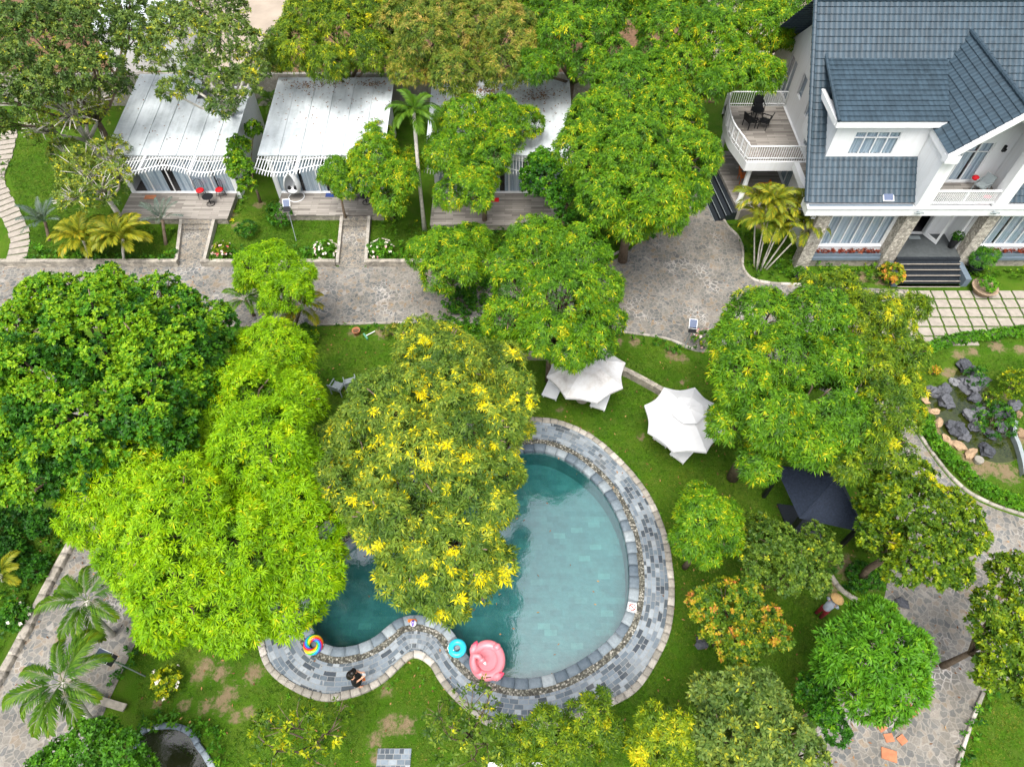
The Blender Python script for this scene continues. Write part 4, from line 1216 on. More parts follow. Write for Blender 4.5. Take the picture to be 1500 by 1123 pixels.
    for (x, y, h, k) in ((1108, 296, 3.4, 9), (1132, 296, 3.6, 10), (1152, 306, 3.2, 9), (1172, 314, 2.8, 9), (1142, 335, 2.6, 8), (1120, 326, 2.9, 8), (1180, 336, 2.2, 7)):
        st.append((P(x, y, h) - b, k))
    palm("cane_palm", "clump of arching golden cane palms at the villa corner", (1112, 398), None, 0, 'cane', 0, 0.040, 0.78, 13, stems=st, spread_t=(-0.4, 0.35))

    # ---- shrubs
    shrub("dark round bush on the lawn between the two cottage paths", 366, 345, 17, 0.9, L_['deep'], 51, tint=(0.4, 0.15))
    shrub("upright dark bush behind the pole of the cottage solar lamp", 412, 328, 20, 1.3, L_['deep'], 52, tint=(0.45, 0.15))
    shrub("flowering shrub with white blossoms left of the second cottage path", 478, 372, 17, 0.7, L_['grass2'], 53, flowers=(0.3, 0.2), nfl=45, tint=(0.5, 0.2))
    shrub("flowering shrub with cream blossoms right of the second cottage path", 560, 372, 18, 0.7, L_['grass2'], 54, flowers=(0.35, 0.2), nfl=42, tint=(0.45, 0.2))
    shrub("low pink flowered shrub just right of the first cottage path", 328, 372, 15, 0.6, L_['yellow'], 55, flowers=(0.75, 0.2), nfl=26, tint=(0.4, 0.2))
    shrub("pink flowered plant at the plaza edge under the right mango", 1026, 505, 16, 0.9, L_['mango'], 56, flowers=(0.85, 0.1), nfl=16, tint=(0.5, 0.2), gap=0.3)
    shrub("yellow green bush on the rock pond bank", 1476, 572, 26, 1.3, L_['yellow'], 57, tint=(0.45, 0.15), flush=0.06, ns=1.2)
    shrub("bright yellow shrub with a few white flowers on the lower left lawn", 250, 1002, 24, 0.9, L_['yellow'], 58, tint=(0.6, 0.15), flowers=(0.1, 0.1), nfl=8, gap=0.45, species='round', scale=0.75)
    shrub("red leaved cordyline clump between the first and middle cottages", 372, 200, 16, 1.1, L_['redleaf'], 59, tint=(0.5, 0.2), species='round', scale=1.1, gap=0.3)
    shrub("dark leaved shrub under the spreading mango by the plaza", 935, 345, 26, 1.2, L_['deep'], 60, tint=(0.3, 0.12), species='round', scale=1.1)
    shrub("small shrub with red tipped leaves on the plaza bed corner", 905, 358, 17, 0.6, L_['mango'], 61, tint=(0.4, 0.15), gap=0.3)
    shrub("dark fern mound on the drive verge under the plaza mango", 675, 450, 26, 0.9, L_['deep'], 62, tint=(0.35, 0.15), species='round', ns=0.8)
    shrub("dark leafy shrub on the drive verge between two mango trees", 700, 415, 22, 0.8, L_['deep'], 63, tint=(0.30, 0.12), species='round')
    shrub("small reddish twiggy shrub on the verge above the yellow flecked mango", 576, 492, 14, 0.7, L_['tan'], 64, tint=(0.55, 0.15), gap=0.4)
    shrub("leafy shrub at the foot of the brown fronded palm", 450, 500, 20, 0.9, L_['mango'], 65, tint=(0.35, 0.15), species='round', scale=0.8)
    shrub("orange leaved croton beside the villa steps", 1300, 412, 20, 1.2, L_['flame'], 66, tint=(0.5, 0.15), flush=0.3, flush_r=.2, species='round', scale=0.8)
    shrub("low orange tipped plant on the pond lawn by the hedge", 1365, 548, 9, 0.5, L_['flame'], 67, tint=(0.7, 0.12))
    shrub("dark bushy shrub under the yellowish olive tree", 1260, 850, 24, 0.8, L_['deep'], 68, tint=(0.4, 0.15), species='round', scale=.8)
    shrub("reddish bush beside the pond hedge and the pavilion roof", 1270, 800, 22, 1.0, L_['tan'], 69, tint=(0.30, 0.15), species='round', scale=.8)
    shrub("low green shrub at the left edge above the left path kerb", 30, 905, 24, 0.7, L_['deep'], 70, tint=(0.4, 0.16), flowers=(0.2, 0.1), nfl=10, species='round', scale=.8)

    shrub("big dark shrub under the dark green broadleaf tree at the left edge", 22, 778, 30, 1.5, L_['deep'], 71, tint=(0.25, 0.12), species='round')
    shrub("dark shrub above the left path kerb, near the lime mango", 72, 775, 24, 1.2, L_['deep'], 72, tint=(0.28, 0.12), species='round')
    shrub("dark spreading bush at the left edge between golden palm and big shrub", 20, 815, 26, 1.0, L_['deep'], 73, tint=(0.22, 0.12), species='round')
    shrub("flat dark bush beside the kerb of the left path", 58, 838, 22, 0.8, L_['deep'], 74, tint=(0.30, 0.14), species='round')
    # ---- hedges
    def hedge(label, pts, w, h, mat, seed):
        c = resample(spline(pxs(pts), 8), 0.24)
        rg = np.random.default_rng(seed)
        o0 = c.mean(0)
        root = empty("hedge", (o0[0], o0[1], 0), label, "hedge")
        subs = np.array([(p[0] - o0[0] + rg.uniform(-.07, .07), p[1] - o0[1] + rg.uniform(-.07, .07), h * rg.uniform(0.4, 0.62), w * rg.uniform(0.85, 1.1)) for p in c])
        crown_mesh("crown", subs, 'shrub', mat, root, rg, (0.55, 0.16), ns=2.4)
        mb = MB()
        for p in subs[::2]: mb.tube([(p[0], p[1], -0.05), (p[0], p[1], h * 0.5)], 0.012, 4)
        mb.build("stem", M['bark'], root)
    hedge("clipped hedge curving between the right path and the rock pond", [(1322, 575), (1345, 612), (1365, 650), (1395, 682), (1435, 715), (1475, 735), (1530, 748)], 0.26, 0.5, L_['grass2'], 81)
    hedge("clipped hedge along the lower edge of the cream paving slabs", [(1345, 517), (1370, 507), (1410, 499), (1460, 493), (1530, 487)], 0.24, 0.45, L_['grass2'], 82)

    # ---- ground cover that nobody could count
    groundcover("ground_cover", [[(1066, 325), (1095, 330), (1180, 385), (1310, 392), (1312, 416), (1180, 416), (1110, 410), (1092, 385), (1088, 362)],
                                 [(1412, 400), (1500, 395), (1500, 412), (1430, 416)]], L_['mango'], 15, (0.05, 0.4), 3, tint=(0.36, 0.2))
    groundcover("ground_cover", [[(40, 362), (110, 365), (200, 380), (262, 372), (262, 388), (40, 388)], [(310, 366), (490, 366), (490, 388), (310, 388)], [(540, 362), (700, 362), (880, 345), (900, 370), (860, 384), (545, 388)]], L_['grass2'], 17, (0.05, 0.5), 4, L=0.2, W=0.08, tint=(0.36, 0.22))
    groundcover("ground_cover", [[(480, 478), (640, 476), (700, 470), (735, 500), (640, 490), (480, 488)], [(720, 330), (870, 320), (900, 360), (860, 382), (740, 385)], [(880, 484), (975, 500), (1020, 518), (1030, 540), (1010, 530), (940, 505), (885, 494)]], L_['deep'], 11, (0.05, 0.35), 5, tint=(0.45, 0.2))
    groundcover("ground_cover", [[(640, 470), (720, 400), (760, 470), (760, 525), (690, 520)], [(200, 1050), (240, 1042), (290, 1045), (330, 1075), (340, 1130), (318, 1130), (305, 1085), (255, 1066), (205, 1075)]], L_['grass2'], 24, (0.05, 0.5), 6, tint=(0.34, 0.2))
    groundcover("ground_cover", [[(0, 760), (95, 790), (60, 850), (0, 960)], [(1435, 1015), (1465, 1010), (1440, 1060), (1420, 1123), (1395, 1123), (1415, 1060)], [(190, 920), (215, 905), (205, 975), (160, 1010)], [(1212, 830), (1300, 850), (1296, 880), (1240, 868)]], L_['deep'], 14, (0.04, 0.35), 7, tint=(0.42, 0.22))
    groundcover("ground_cover", [[(870, 645), (900, 668), (940, 715), (965, 765), (972, 765), (945, 705), (905, 660), (875, 640)], [(395, 992), (430, 1015), (480, 1030), (540, 1020), (600, 975), (608, 970), (650, 1018), (690, 1050), (690, 1056), (640, 1020), (605, 985), (545, 1030), (480, 1040), (420, 1020)],
                                 [(985, 880), (992, 880), (975, 965), (900, 1040), (895, 1036), (968, 960)]], L_['grass2'], 7, (0.02, 0.12), 8, L=0.12, W=0.05, tint=(0.6, 0.2))
    groundcover("ground_cover", [[(-20, 240), (0, 215), (20, 240), (0, 280)], [(195, 330), (262, 330), (255, 350), (195, 350)], [(340, 290), (365, 285), (345, 330), (335, 330)], [(560, 320), (640, 330), (630, 350), (560, 345)]], L_['mango'], 6, (0.03, 0.25), 9, tint=(0.4, 0.2))
# ------------------------------------------------------------------ building helpers
def wall_grid(mb, axis, c0, c1, a0, a1, z0, z1, openings=()):
    """a wall slab with real openings. axis 'x': runs along x, thick in y from c0 to c1; axis 'y': runs along y, thick in x"""
    us = sorted({a0, a1, *[o[0] for o in openings], *[o[1] for o in openings]})
    zs = sorted({z0, z1, *[o[2] for o in openings], *[o[3] for o in openings]})
    us = [u for u in us if a0 <= u <= a1]
    zs = [z for z in zs if z0 <= z <= z1]
    for i in range(len(us) - 1):
        run = None
        for j in range(len(zs) - 1):
            um, zm = (us[i] + us[i + 1]) / 2, (zs[j] + zs[j + 1]) / 2
            hole = any(o[0] < um < o[1] and o[2] < zm < o[3] for o in openings)
            if hole:
                if run: _slab(mb, axis, c0, c1, us[i], us[i + 1], *run)
                run = None
            else:
                run = (run[0], zs[j + 1]) if run else (zs[j], zs[j + 1])
        if run: _slab(mb, axis, c0, c1, us[i], us[i + 1], *run)
def _slab(mb, axis, c0, c1, u0, u1, z0, z1):
    if axis == 'x': mb.box(u0, u1, c0, c1, z0, z1)
    else: mb.box(c0, c1, u0, u1, z0, z1)
def window(parent, axis, face, u0, u1, z0, z1, n, name="window", frame=0.07, deep=0.10, inward=1, transom=None, curtain=True, gaps=(), sill=False, dark=False):
    """framed glazing in an opening; face = outer wall face coordinate; inward = +1 when the room lies towards +axis"""
    f = MB()
    y0, y1 = sorted((face + inward * 0.03, face + inward * 0.09))
    def bx(a, b, c, d):
        _slab(f, axis, y0, y1, a, b, c, d)
    bx(u0, u1, z0, z0 + frame)
    bx(u0, u1, z1 - frame, z1)
    w = (u1 - u0) / n
    for i in range(n + 1):
        m = u0 + i * w
        h = frame * (0.5 if 0 < i < n else 1)
        a = max(u0, m - h) if i else u0
        b = min(u1, m + h) if i < n else u1
        bx(a if i else u0, b if i < n else u1, z0 + frame, z1 - frame)
    if transom:
        for i in range(n): bx(u0 + i * w + frame * .6, u0 + (i + 1) * w - frame * .6, transom, transom + 0.04)
    o = f.build(name, M['whitemetal'], parent)
    g = MB()
    yg = face + inward * 0.06
    if axis == 'x': g.poly([(u0 + .01, yg, z0 + .01), (u1 - .01, yg, z0 + .01), (u1 - .01, yg, z1 - .01), (u0 + .01, yg, z1 - .01)])
    else: g.poly([(yg, u0 + .01, z0 + .01), (yg, u1 - .01, z0 + .01), (yg, u1 - .01, z1 - .01), (yg, u0 + .01, z1 - .01)])
    g.build("pane", M['glass'], o)
    if curtain:
        c = MB()
        k = int((u1 - u0) / 0.035)
        yc = face + inward * 0.125
        pv = None
        for i in range(k + 1):
            u = u0 + (u1 - u0) * i / k
            fr = (u - u0) / (u1 - u0)
            d = yc + 0.016 * math.sin(u * 30 + math.sin(u * 5) * 1.5)
            if pv and not any(a < fr < b for a, b in gaps):
                if axis == 'x': c.poly([(pv[0], pv[1], z0 - .05), (u, d, z0 - .05), (u, d, z1 + .05), (pv[0], pv[1], z1 + .05)])
                else: c.poly([(pv[1], pv[0], z0 - .05), (d, u, z0 - .05), (d, u, z1 + .05), (pv[1], pv[0], z1 + .05)])
            pv = (u, d)
        c.build("curtain", M['curtain'], o)
    if sill:
        s_ = MB()
        ya, yb = sorted((face - inward * 0.06, face + inward * 0.03))
        _slab(s_, axis, ya, yb, u0 - .06, u1 + .06, z0 - 0.06, z0 - 0.002)
        s_.build("sill", M['white'], o)
    return o
def tiled(mb, bl, br, tr, tl, n, lift=0.05):
    """roof slope as n overlapping tile courses between eave (bl-br) and ridge (tl-tr); UV in metres"""
    bl, br, tr, tl = map(Vector, (bl, br, tr, tl))
    nrm = (br - bl).cross(tl - bl).normalized()
    if nrm.z < 0: nrm = -nrm
    ud = (br - bl).normalized()
    for i in range(n):
        a, b = i / n, (i + 1) / n
        p0, p1 = bl.lerp(tl, a), br.lerp(tr, a)
        q0, q1 = bl.lerp(tl, b), br.lerp(tr, b)
        e0, e1 = p0 + nrm * lift, p1 + nrm * lift
        uvf = lambda p: ((p - bl).dot(ud), (p - bl).dot(nrm.cross(ud)))
        k0, k1 = q0 + nrm * 0.004, q1 + nrm * 0.004
        fs = [(e0, e1, k1, k0), (p0, p1, e1, e0)]
        for f in fs: mb.poly(f, [uvf(v) for v in f])
def ridge_caps(parent, a, b, r=0.09):
    a, b = Vector(a), Vector(b)
    mb = MB()
    n = max(2, int((b - a).length / 0.33))
    for i in range(n):
        mb.tube([a.lerp(b, i / n), a.lerp(b, (i + 1.12) / n)], [r * 1.12, r * 0.9], 8)
    return mb

# ------------------------------------------------------------------ cottages
def cottage(label, x0, x1, yf, yb, zf, zb, panels, terr, seed, step=None, dark=(), gapl=()):
    """mono-pitch garden cottage: roof sheet rising to the back, glazed front, planked terrace, wavy slat pergola"""
    rgl = random.Random(seed)
    b = Vector(((x0 + x1) / 2, yf, 0))
    root = empty("garden_cottage", b, label, "cottage")
    Mi = Matrix.Translation(-b)
    z0 = 0.40
    w = MB()
    wi0, wi1 = x0 + 0.35, x1 - 0.35
    wall_grid(w, 'y', wi0, wi0 + .15, yf + .02, yb - .3, 0, zf - 0.12)
    wall_grid(w, 'y', wi1 - .15, wi1, yf + .02, yb - .3, 0, zf - 0.12)
    wall_grid(w, 'x', yb - .45, yb - .3, wi0 + .15, wi1 - .15, 0, zf)
    wall_grid(w, 'x', yf, yf + .12, wi0 + .15, wi1 - .15, 0, zf - 0.14, [(wi0 + .2, wi1 - .2, z0 + .02, zf - 0.3)])
    w.build("wall", M['white'], root, M=Mi)
    fl = MB()
    fl.box(wi0 + .16, wi1 - .16, yf + .13, yb - .46, 0.1, z0)
    fl.build("floor", M['dark'], root, M=Mi)
    # roof: sheet panels with raised seams
    rf = MB()
    xs = np.linspace(x0, x1, panels + 1)
    def zr(y): return zf + (zb - zf) * (y - yf) / (yb - yf)
    for i in range(panels):
        ya, yc = yf - 0.06, yb
        if step and step(xs[i], xs[i + 1]): yc = step(xs[i], xs[i + 1])
        a, c = xs[i], xs[i + 1] - 0.025
        dz = rgl.uniform(-0.004, 0.012)
        pts = [(a, ya, zr(ya) + dz), (c, ya, zr(ya) + dz), (c, yc, zr(yc) + dz), (a, yc, zr(yc) + dz)]
        lo = [(p[0], p[1], p[2] - 0.06) for p in pts]
        rf.faces(lo + pts, [(4, 5, 6, 7), (0, 1, 5, 4), (2, 3, 7, 6), (3, 0, 4, 7), (1, 2, 6, 5), (3, 2, 1, 0)])
        se = [(c - .012, ya - .004, zr(ya) + .02), (c + .037, ya - .004, zr(ya) + .02), (c + .037, yc + .004, zr(yc) + .02), (c - .012, yc + .004, zr(yc) + .02)]
        hi = [(p[0], p[1], p[2] + .03) for p in se]
        rf.faces(se + hi, [(4, 5, 6, 7), (0, 1, 5, 4), (2, 3, 7, 6), (3, 0, 4, 7), (1, 2, 6, 5)])
    rf.build("roof", M['sheet'], root, M=Mi)
    d = Matrix.Translation(-b)
    # glazing built in place, then moved under the root
    n = max(3, int((wi1 - wi0) / 1.05))
    o = window(root, 'x', yf, wi0 + .2, wi1 - .2, z0 + .02, zf - .3, n, "sliding_door", 0.06, gaps=gapl)
    for ch in [o] + list(o.children): ch.data.transform(Mi)
    # terrace
    tx0, tx1, ty0, ty1 = terr
    t = MB()
    t.box(tx0, tx1, ty0, yf - 0.01, z0 - 0.05, z0)
    t.build("terrace", M['deck'], root, M=Mi)
    t = MB()
    t.box(tx0 + .04, tx1 - .04, ty0 + .04, yf - 0.02, -0.05, z0 - 0.052)
    t.build("terrace_base", M['rubble'], root, M=Mi)
    # wavy pergola
    sl = MB()
    zp = zf - 0.10
    k = int((x1 - x0) / 0.165)
    wave = lambda x: yf - 1.50 - 0.30 * math.sin((x - x0) * 1.42 - 0.4)
    for i in range(k + 1):
        x = x0 + 0.05 + (x1 - x0 - 0.1) * i / k
        sl.box(x - .017, x + .017, wave(x), yf - 0.07, zp - .03, zp + .03)
    q = sl.build("pergola", M['whitemetal'], root, M=Mi)
    tb = MB()
    tb.tube([(x, wave(x) + 0.30, zp + .06) for x in np.linspace(x0, x1, 40)], 0.028, 6)
    tb.build("pergola_rail", M['whitemetal'], q, M=Mi)
    tb = MB()
    tb.tube([(x, yf - 0.38 - 0.18 * math.sin((x - x0) * 1.42 - 0.4), zp + .055) for x in np.linspace(x0, x1, 40)], 0.016, 6)
    tb.build("pergola_rail", M['whitemetal'], q, M=Mi)
    for fx in (0.33, 0.72):
        x = x0 + (x1 - x0) * fx
        MB().box(x - .06, x + .06, yf - 1.35, yf - .07, zp - .09, zp + .10).build("pergola_beam", M['whitemetal'], q, M=Mi)
    return root
YF = 31.92
def step1(a, c): return None if a < -19.3 else 36.6
cottage("first cottage at the left with a stepped white sheet roof and red chairs", -22.3, -15.35, YF, 38.9, 3.0, 3.6, 7, (-22.0, -15.9, 29.7, 31.9), 1, step1, gapl=((0.0, 0.12), (0.35, 0.46), (0.83, 0.85)))
cottage("middle cottage with the brightest white roof and a hanging egg chair", -13.9, -7.0, YF, 38.5, 3.0, 3.6, 6, (-13.3, -7.2, 30.0, 31.9), 2, None, gapl=((0.22, 0.25), (0.47, 0.5)))
cottage("third cottage mostly hidden by mango trees, right of the slim palm", -4.75, 3.4, YF, 38.3, 3.0, 3.6, 8, (-4.55, 2.6, 29.2, 31.9), 3, None, gapl=((0.5, 0.54), (0.68, 0.72)))

def cottage_path(label, tx0, tx1, bx0, bx1, yt):
    yb_ = P(0, 391, 0).y
    n = 12
    root = empty("cottage_path", ((tx0 + tx1) / 2, (yt + yb_) / 2, 0), label, "garden path")
    o0 = Vector(root.location)
    mb, kb = MB(), MB()
    prof = [(yt, .36), (yt - .32, .36), (yt - .33, .26), (yt - .65, .26), (yt - .66, .16), (yt - 1.0, .16), (yb_ - 0.05, .03)]
    def xx(y, e):
        f = (yt - y) / (yt - yb_)
        return (tx0 + (bx0 - tx0) * f) if e == 0 else (tx1 + (bx1 - tx1) * f)
    for (ya, za), (yb2, zb2) in zip(prof[:-1], prof[1:]):
        mb.poly([(xx(ya, 0), ya, za), (xx(yb2, 0), yb2, zb2), (xx(yb2, 1), yb2, zb2), (xx(ya, 1), ya, za)])
    mb.build("path_surface", M['walk'], root, M=Matrix.Translation(-o0))
    for e, sg in ((0, -1), (1, 1)):
        kb = MB()
        for (ya, za), (yb2, zb2) in zip([(yt, .40), (yt - 1.0, .34)], [(yt - 1.0, .34), (yb_ + .1, .24)]):
            a0, a1 = xx(ya, e), xx(yb2, e)
            q = [(a0, ya, -.02), (a1, yb2, -.02), (a1 + sg * .17, yb2, -.02), (a0 + sg * .17, ya, -.02)]
            r = [(a0, ya, za), (a1, yb2, zb2), (a1 + sg * .17, yb2, zb2), (a0 + sg * .17, ya, za)]
            kb.faces(q + r, [(4, 5, 6, 7), (0, 1, 5, 4), (2, 3, 7, 6), (3, 0, 4, 7), (1, 2, 6, 5)])
        kb.build("side_wall", M['blockwall'], root, M=Matrix.Translation(-o0))
M['blockwall'] = mat_stonewall("weathered_block", 3.2, (0.30, 0.285, 0.25), (0.45, 0.42, 0.37))
a, b_, c, d = P(274, 322), P(317, 322), P(262, 391), P(297, 391)
cottage_path("sloping stone path with two steps down from the first cottage", a.x, b_.x, c.x, d.x, 29.68)
a, b_, c, d = P(506, 318), P(541, 318), P(497, 391), P(534, 391)
cottage_path("sloping stone path with two steps down from the middle cottage", a.x, b_.x, c.x, d.x, 29.96)

w = MB()
w.box(-34, 9, 41.3, 41.55, 0, 2.2)
tag(w.build("rear_wall", M['blockwall']), "long weathered grey boundary wall behind the cottages", "wall")
def far_house(label, px, py, z, wx, wy, rot, roofmat):
    p = P(px, py, z)
    root = empty("outbuilding", (p.x, p.y, 0), label, "building", rz=rot)
    MB().box(-wx / 2, wx / 2, -wy / 2, wy / 2, 0, z - .12).build("wall", M['white'], root)
    r = MB()
    for i in range(8):
        a = -wx / 2 - .2 + (wx + .4) * i / 8
        r.box(a, a + (wx + .4) / 8 - .03, -wy / 2 - .2, wy / 2 + .2, z - .12, z)
    r.build("roof", roofmat, root)
far_house("white roofed outbuilding beyond the top left trees", 205, 5, 3.2, 5.0, 6.0, R(8), M['sheet'])
def ledge_block(label, px, py, wx, wy, h, mat):
    p = P(px, py, 0)
    root = empty("shade_shed", (p.x, p.y, 0), label, "shed")
    MB().box(-wx / 2, wx / 2, -wy / 2, wy / 2, h - .08, h).build("roof", mat, root)
    for sx in (-1, 1):
        for sy in (-1, 1):
            MB().box(sx * (wx / 2 - .12) - .05, sx * (wx / 2 - .12) + .05, sy * (wy / 2 - .12) - .05, sy * (wy / 2 - .12) + .05, 0, h - .082).build("post", M['grey'], root)
ledge_block("pale blue sheet roof just visible over the villa ridge", 1298, -20, 7.0, 4.5, 2.6, M['lightblue'])
ledge_block("bright blue roof sheet showing over the villa ridge", 1352, -22, 3.6, 4.0, 2.9, M['bluewater'])

# ------------------------------------------------------------------ villa
def villa():
    b = Vector((21.0, 26.2, 0))
    root = empty("villa", b, "white two storey villa with dark slate tiled roofs and a gabled balcony", "house")
    Mi = Matrix.Translation(-b)
    def done(mb, name, mat, parent=None, **k): return mb.build(name, mat, parent or root, M=Mi, **k)
    def win(*a, **k):
        o = window(root, *a, **k)
        for ch in [o] + list(o.children): ch.data.transform(Mi)
        return o
    EY, EZ, RY, RZ = 26.2, 4.42, 33.1, 10.6
    sl = (RZ - EZ) / (RY - EY)
    zr = lambda y: EZ + sl * (y - EY)
    XL, XR = 14.12, 32.0
    B0, B1 = 19.35, 23.65           # the gabled bay
    NC = 28
    # main roof, leaving the balcony bay open
    r = MB()
    tiled(r, (XL, EY, EZ), (B0, EY, EZ), (B0, RY, RZ), (XL, RY, RZ), NC)
    k0 = 7
    ym = EY + (RY - EY) * k0 / NC
    tiled(r, (B0, ym, zr(ym)), (B1, ym, zr(ym)), (B1, RY, RZ), (B0, RY, RZ), NC - k0)
    tiled(r, (B1, EY, EZ), (XR, EY, EZ), (XR, RY, RZ), (B1, RY, RZ), NC)
    tiled(r, (XR, 2 * RY - EY, EZ), (XL, 2 * RY - EY, EZ), (XL, RY, RZ), (XR, RY, RZ), NC)
    ro = done(r, "main_roof", M['tile'], uv=True)
    done(ridge_caps(None, (XL, RY, RZ + .03), (XR, RY, RZ + .03), .13), "ridge_caps", M['tile'], ro)
    done(ridge_caps(None, (XL + .02, EY, EZ + .05), (XL + .02, RY, RZ + .05), .10), "verge_caps", M['tile'], ro)
    # roof soffit so the attic stays dark
    # left gable wall, with openings
    XW = 15.6
    w = MB()
    ops = [(32.3, 33.0, 4.75, 5.95), (34.0, 34.7, 4.9, 6.1), (35.9, 37.1, 3.65, 5.9), (31.2, 31.9, 3.7, 4.55), (31.6, 33.2, 0.75, 2.7)]
    YB = 2 * RY - EY - .4
    wall_grid(w, 'y', XW, XW + .22, 26.75, YB, 0, 4.6, [o for o in ops if o[3] < 4.6] + [(35.9, 37.1, 3.65, 4.6)])
    # stepped strips under the slope
    ny = 40
    ys = sorted({*np.linspace(26.75, YB, ny), *[o[0] for o in ops], *[o[1] for o in ops]})
    for y0, y1 in zip(ys[:-1], ys[1:]):
        tz = lambda y: zr(y) - .10 if y <= RY else zr(2 * RY - y) - .10
        zt0, zt1 = max(4.6, tz(y0)), max(4.6, tz(y1))
        cuts = [(max(4.6, o[2]), o[3]) for o in ops if o[0] <= (y0 + y1) / 2 <= o[1] and o[3] > 4.6]
        zs = [4.6]
        for c in sorted(cuts): zs += [c[0], c[1]]
        zs.append(None)
        for i in range(0, len(zs), 2):
            za, zb = zs[i], zs[i + 1]
            if zb is not None and zb - za < 0.01: continue
            t0, t1 = (zt0, zt1) if zb is None else (zb, zb)
            q = [(XW, y0, za), (XW, y1, za), (XW, y1, t1), (XW, y0, t0)]
            w.poly(q[::-1])
            w.poly([(XW + .22, p[1], p[2]) for p in q])
            if zb is not None: w.poly([(XW, y0, zb), (XW, y1, zb), (XW + .22, y1, zb), (XW + .22, y0, zb)])
            w.poly([(XW, y0, za), (XW + .22, y0, za), (XW + .22, y1, za), (XW, y1, za)])
    wall_grid(w, 'x', YB - .2, YB, XW + .22, XR, 0, 4.4)
    # front ground floor wall
    FW = 26.78
    gw = [(16.1, 19.3, 1.15, 3.1), (24.15, 27.4, 1.15, 3.1)]
    wall_grid(w, 'x', FW, FW + .2, XW + .23, 20.1, 0, 3.85, gw[:1])
    wall_grid(w, 'x', FW, FW + .2, 23.4, XR, 0, 3.85, gw[1:])
    # entrance recess
    wall_grid(w, 'x', 27.92, 28.1, 20.11, 23.39, 0.9, 3.85, [(21.15, 22.05, 0.92, 3.0)])
    wall_grid(w, 'y', 20.11, 20.25, FW + .21, 27.92, 0.9, 3.85)
    wall_grid(w, 'y', 23.25, 23.39, FW + .21, 27.92, 0.9, 3.85)
    wall_grid(w, 'y', XR - .5, XR - .3, FW + .21, YB - .21, 0, 4.4)
    for xx in (XR - .5, XR - .3): w.poly([(xx, FW + .1, 4.4), (xx, YB, 4.4), (xx, RY, RZ - .12)])
    done(w, "wall", M['white'])
    # ceiling / first floor slab inside, keeps rooms dark
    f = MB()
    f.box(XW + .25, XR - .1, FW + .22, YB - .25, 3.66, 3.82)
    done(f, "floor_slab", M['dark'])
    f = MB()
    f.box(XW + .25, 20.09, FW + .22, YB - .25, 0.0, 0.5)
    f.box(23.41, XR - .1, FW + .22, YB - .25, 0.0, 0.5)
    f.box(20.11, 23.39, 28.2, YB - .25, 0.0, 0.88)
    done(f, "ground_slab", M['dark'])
    # plinth, ledge and planters under the windows
    for xa, xb in ((15.75, 19.38), (24.02, XR)):
        done(MB().box(xa, xb, 26.42, FW - .002, -.05, .52), "plinth", M['rubble'])
    for xa, xb in ((15.76, 19.37), (24.03, 27.6)):
        pl = done(MB().box(xa, xb, 26.30, FW - .003, .523, .70), "planter_ledge", M['greyledge'])
        done(MB().box(xa, xb, 26.38, 26.42, .702, .90), "planter_lip", M['greyledge'], pl)
    fl = np.random.default_rng(91)
    for xa, xb in ((15.9, 19.25), (24.1, 27.5)):
        k = 90
        C = np.c_[fl.uniform(xa, xb, k), fl.uniform(26.46, 26.66, k), fl.uniform(.86, 1.02, k)] - np.array(b)
        N = fl.normal(0, .4, (k, 3)) + np.array([0, 0, 1])
        N /= np.linalg.norm(N, axis=1)[:, None]
        V, F, t = leaves(C, N, np.clip(fl.normal(.45, .25, k), 0, 1), fl, 7, .12, .06, (.5, 1.5), .1)
        mesh_np("planter_flowers", V, F, L_['redleaf'], {'tint': t}, root)
    for i, o in enumerate(gw):
        win('x', FW, *o, 6, "window", 0.055, sill=True, gaps=((0.31, 0.34),) if i else ())
    # stone clad pillars
    for xa, xb in ((15.05, 15.72), (19.40, 20.08), (23.42, 24.0)):
        p = MB()
        p.box(xa, xb, 26.18, FW + .03 if xa < 16 else FW - .004, -.05, 3.848)
        done(p, "pillar", M['cladding'])
    # entrance floor, steps, cheeks, door
    e = MB()
    e.box(20.09, 23.41, 26.18, 27.915, -.05, .90)
    done(e, "porch_floor", M['greytile'])
    st = done(MB().box(20.10, 23.40, 26.03, 26.178, -.05, .885), "entrance_steps", M['granite'])
    nos = MB()
    g = MB()
    for i in range(5):
        z = .72 - i * .18
        g.box(20.10, 23.40, 25.80 - i * .235 + .0, 26.028 - i * .235, -.05, z)
        nos.box(20.11, 23.39, 25.793 - i * .235, 25.845 - i * .235, z + .001, z + .012)
    done(g, "tread", M['granite'], st)
    done(nos, "nosing", M['paving'], st)
    done(MB().box(19.78, 20.07, 24.9, 26.16, -.05, .55), "cheek_wall", M['greyledge'])
    done(MB().box(23.43, 23.72, 24.9, 26.16, -.05, .55), "cheek_wall", M['greyledge'])
    dl = MB()
    dl.box(21.04, 21.15, 27.86, 27.918, .9, 3.06)
    dl.box(22.05, 22.16, 27.86, 27.918, .9, 3.06)
    dl.box(21.15, 22.05, 27.86, 27.918, 3.0, 3.08)
    dd = done(dl, "door", M['white'])
    lf = MB()
    Lm = Matrix.Translation((22.05, 27.86, 0)) @ Matrix.Rotation(R(-62), 4, 'Z')
    lf.box(0, .10, -.05, 0, .95, 2.98, Lm)
    lf.box(.78, .88, -.05, 0, .95, 2.98, Lm)
    lf.box(.10, .78, -.05, 0, .95, 1.15, Lm)
    lf.box(.10, .78, -.05, 0, 2.84, 2.98, Lm)
    lf = done(lf, "door_leaf", M['whitemetal'], dd)
    # first-floor band
    bd = MB()
    bd.box(14.2, XR, 25.92, 26.40, 3.853, 4.30)
    bd.box(14.85, 15.12, 26.41, 30.40, 3.22, 3.60)
    bd.box(14.2, 14.5, 26.41, 26.75, 3.86, 4.28)
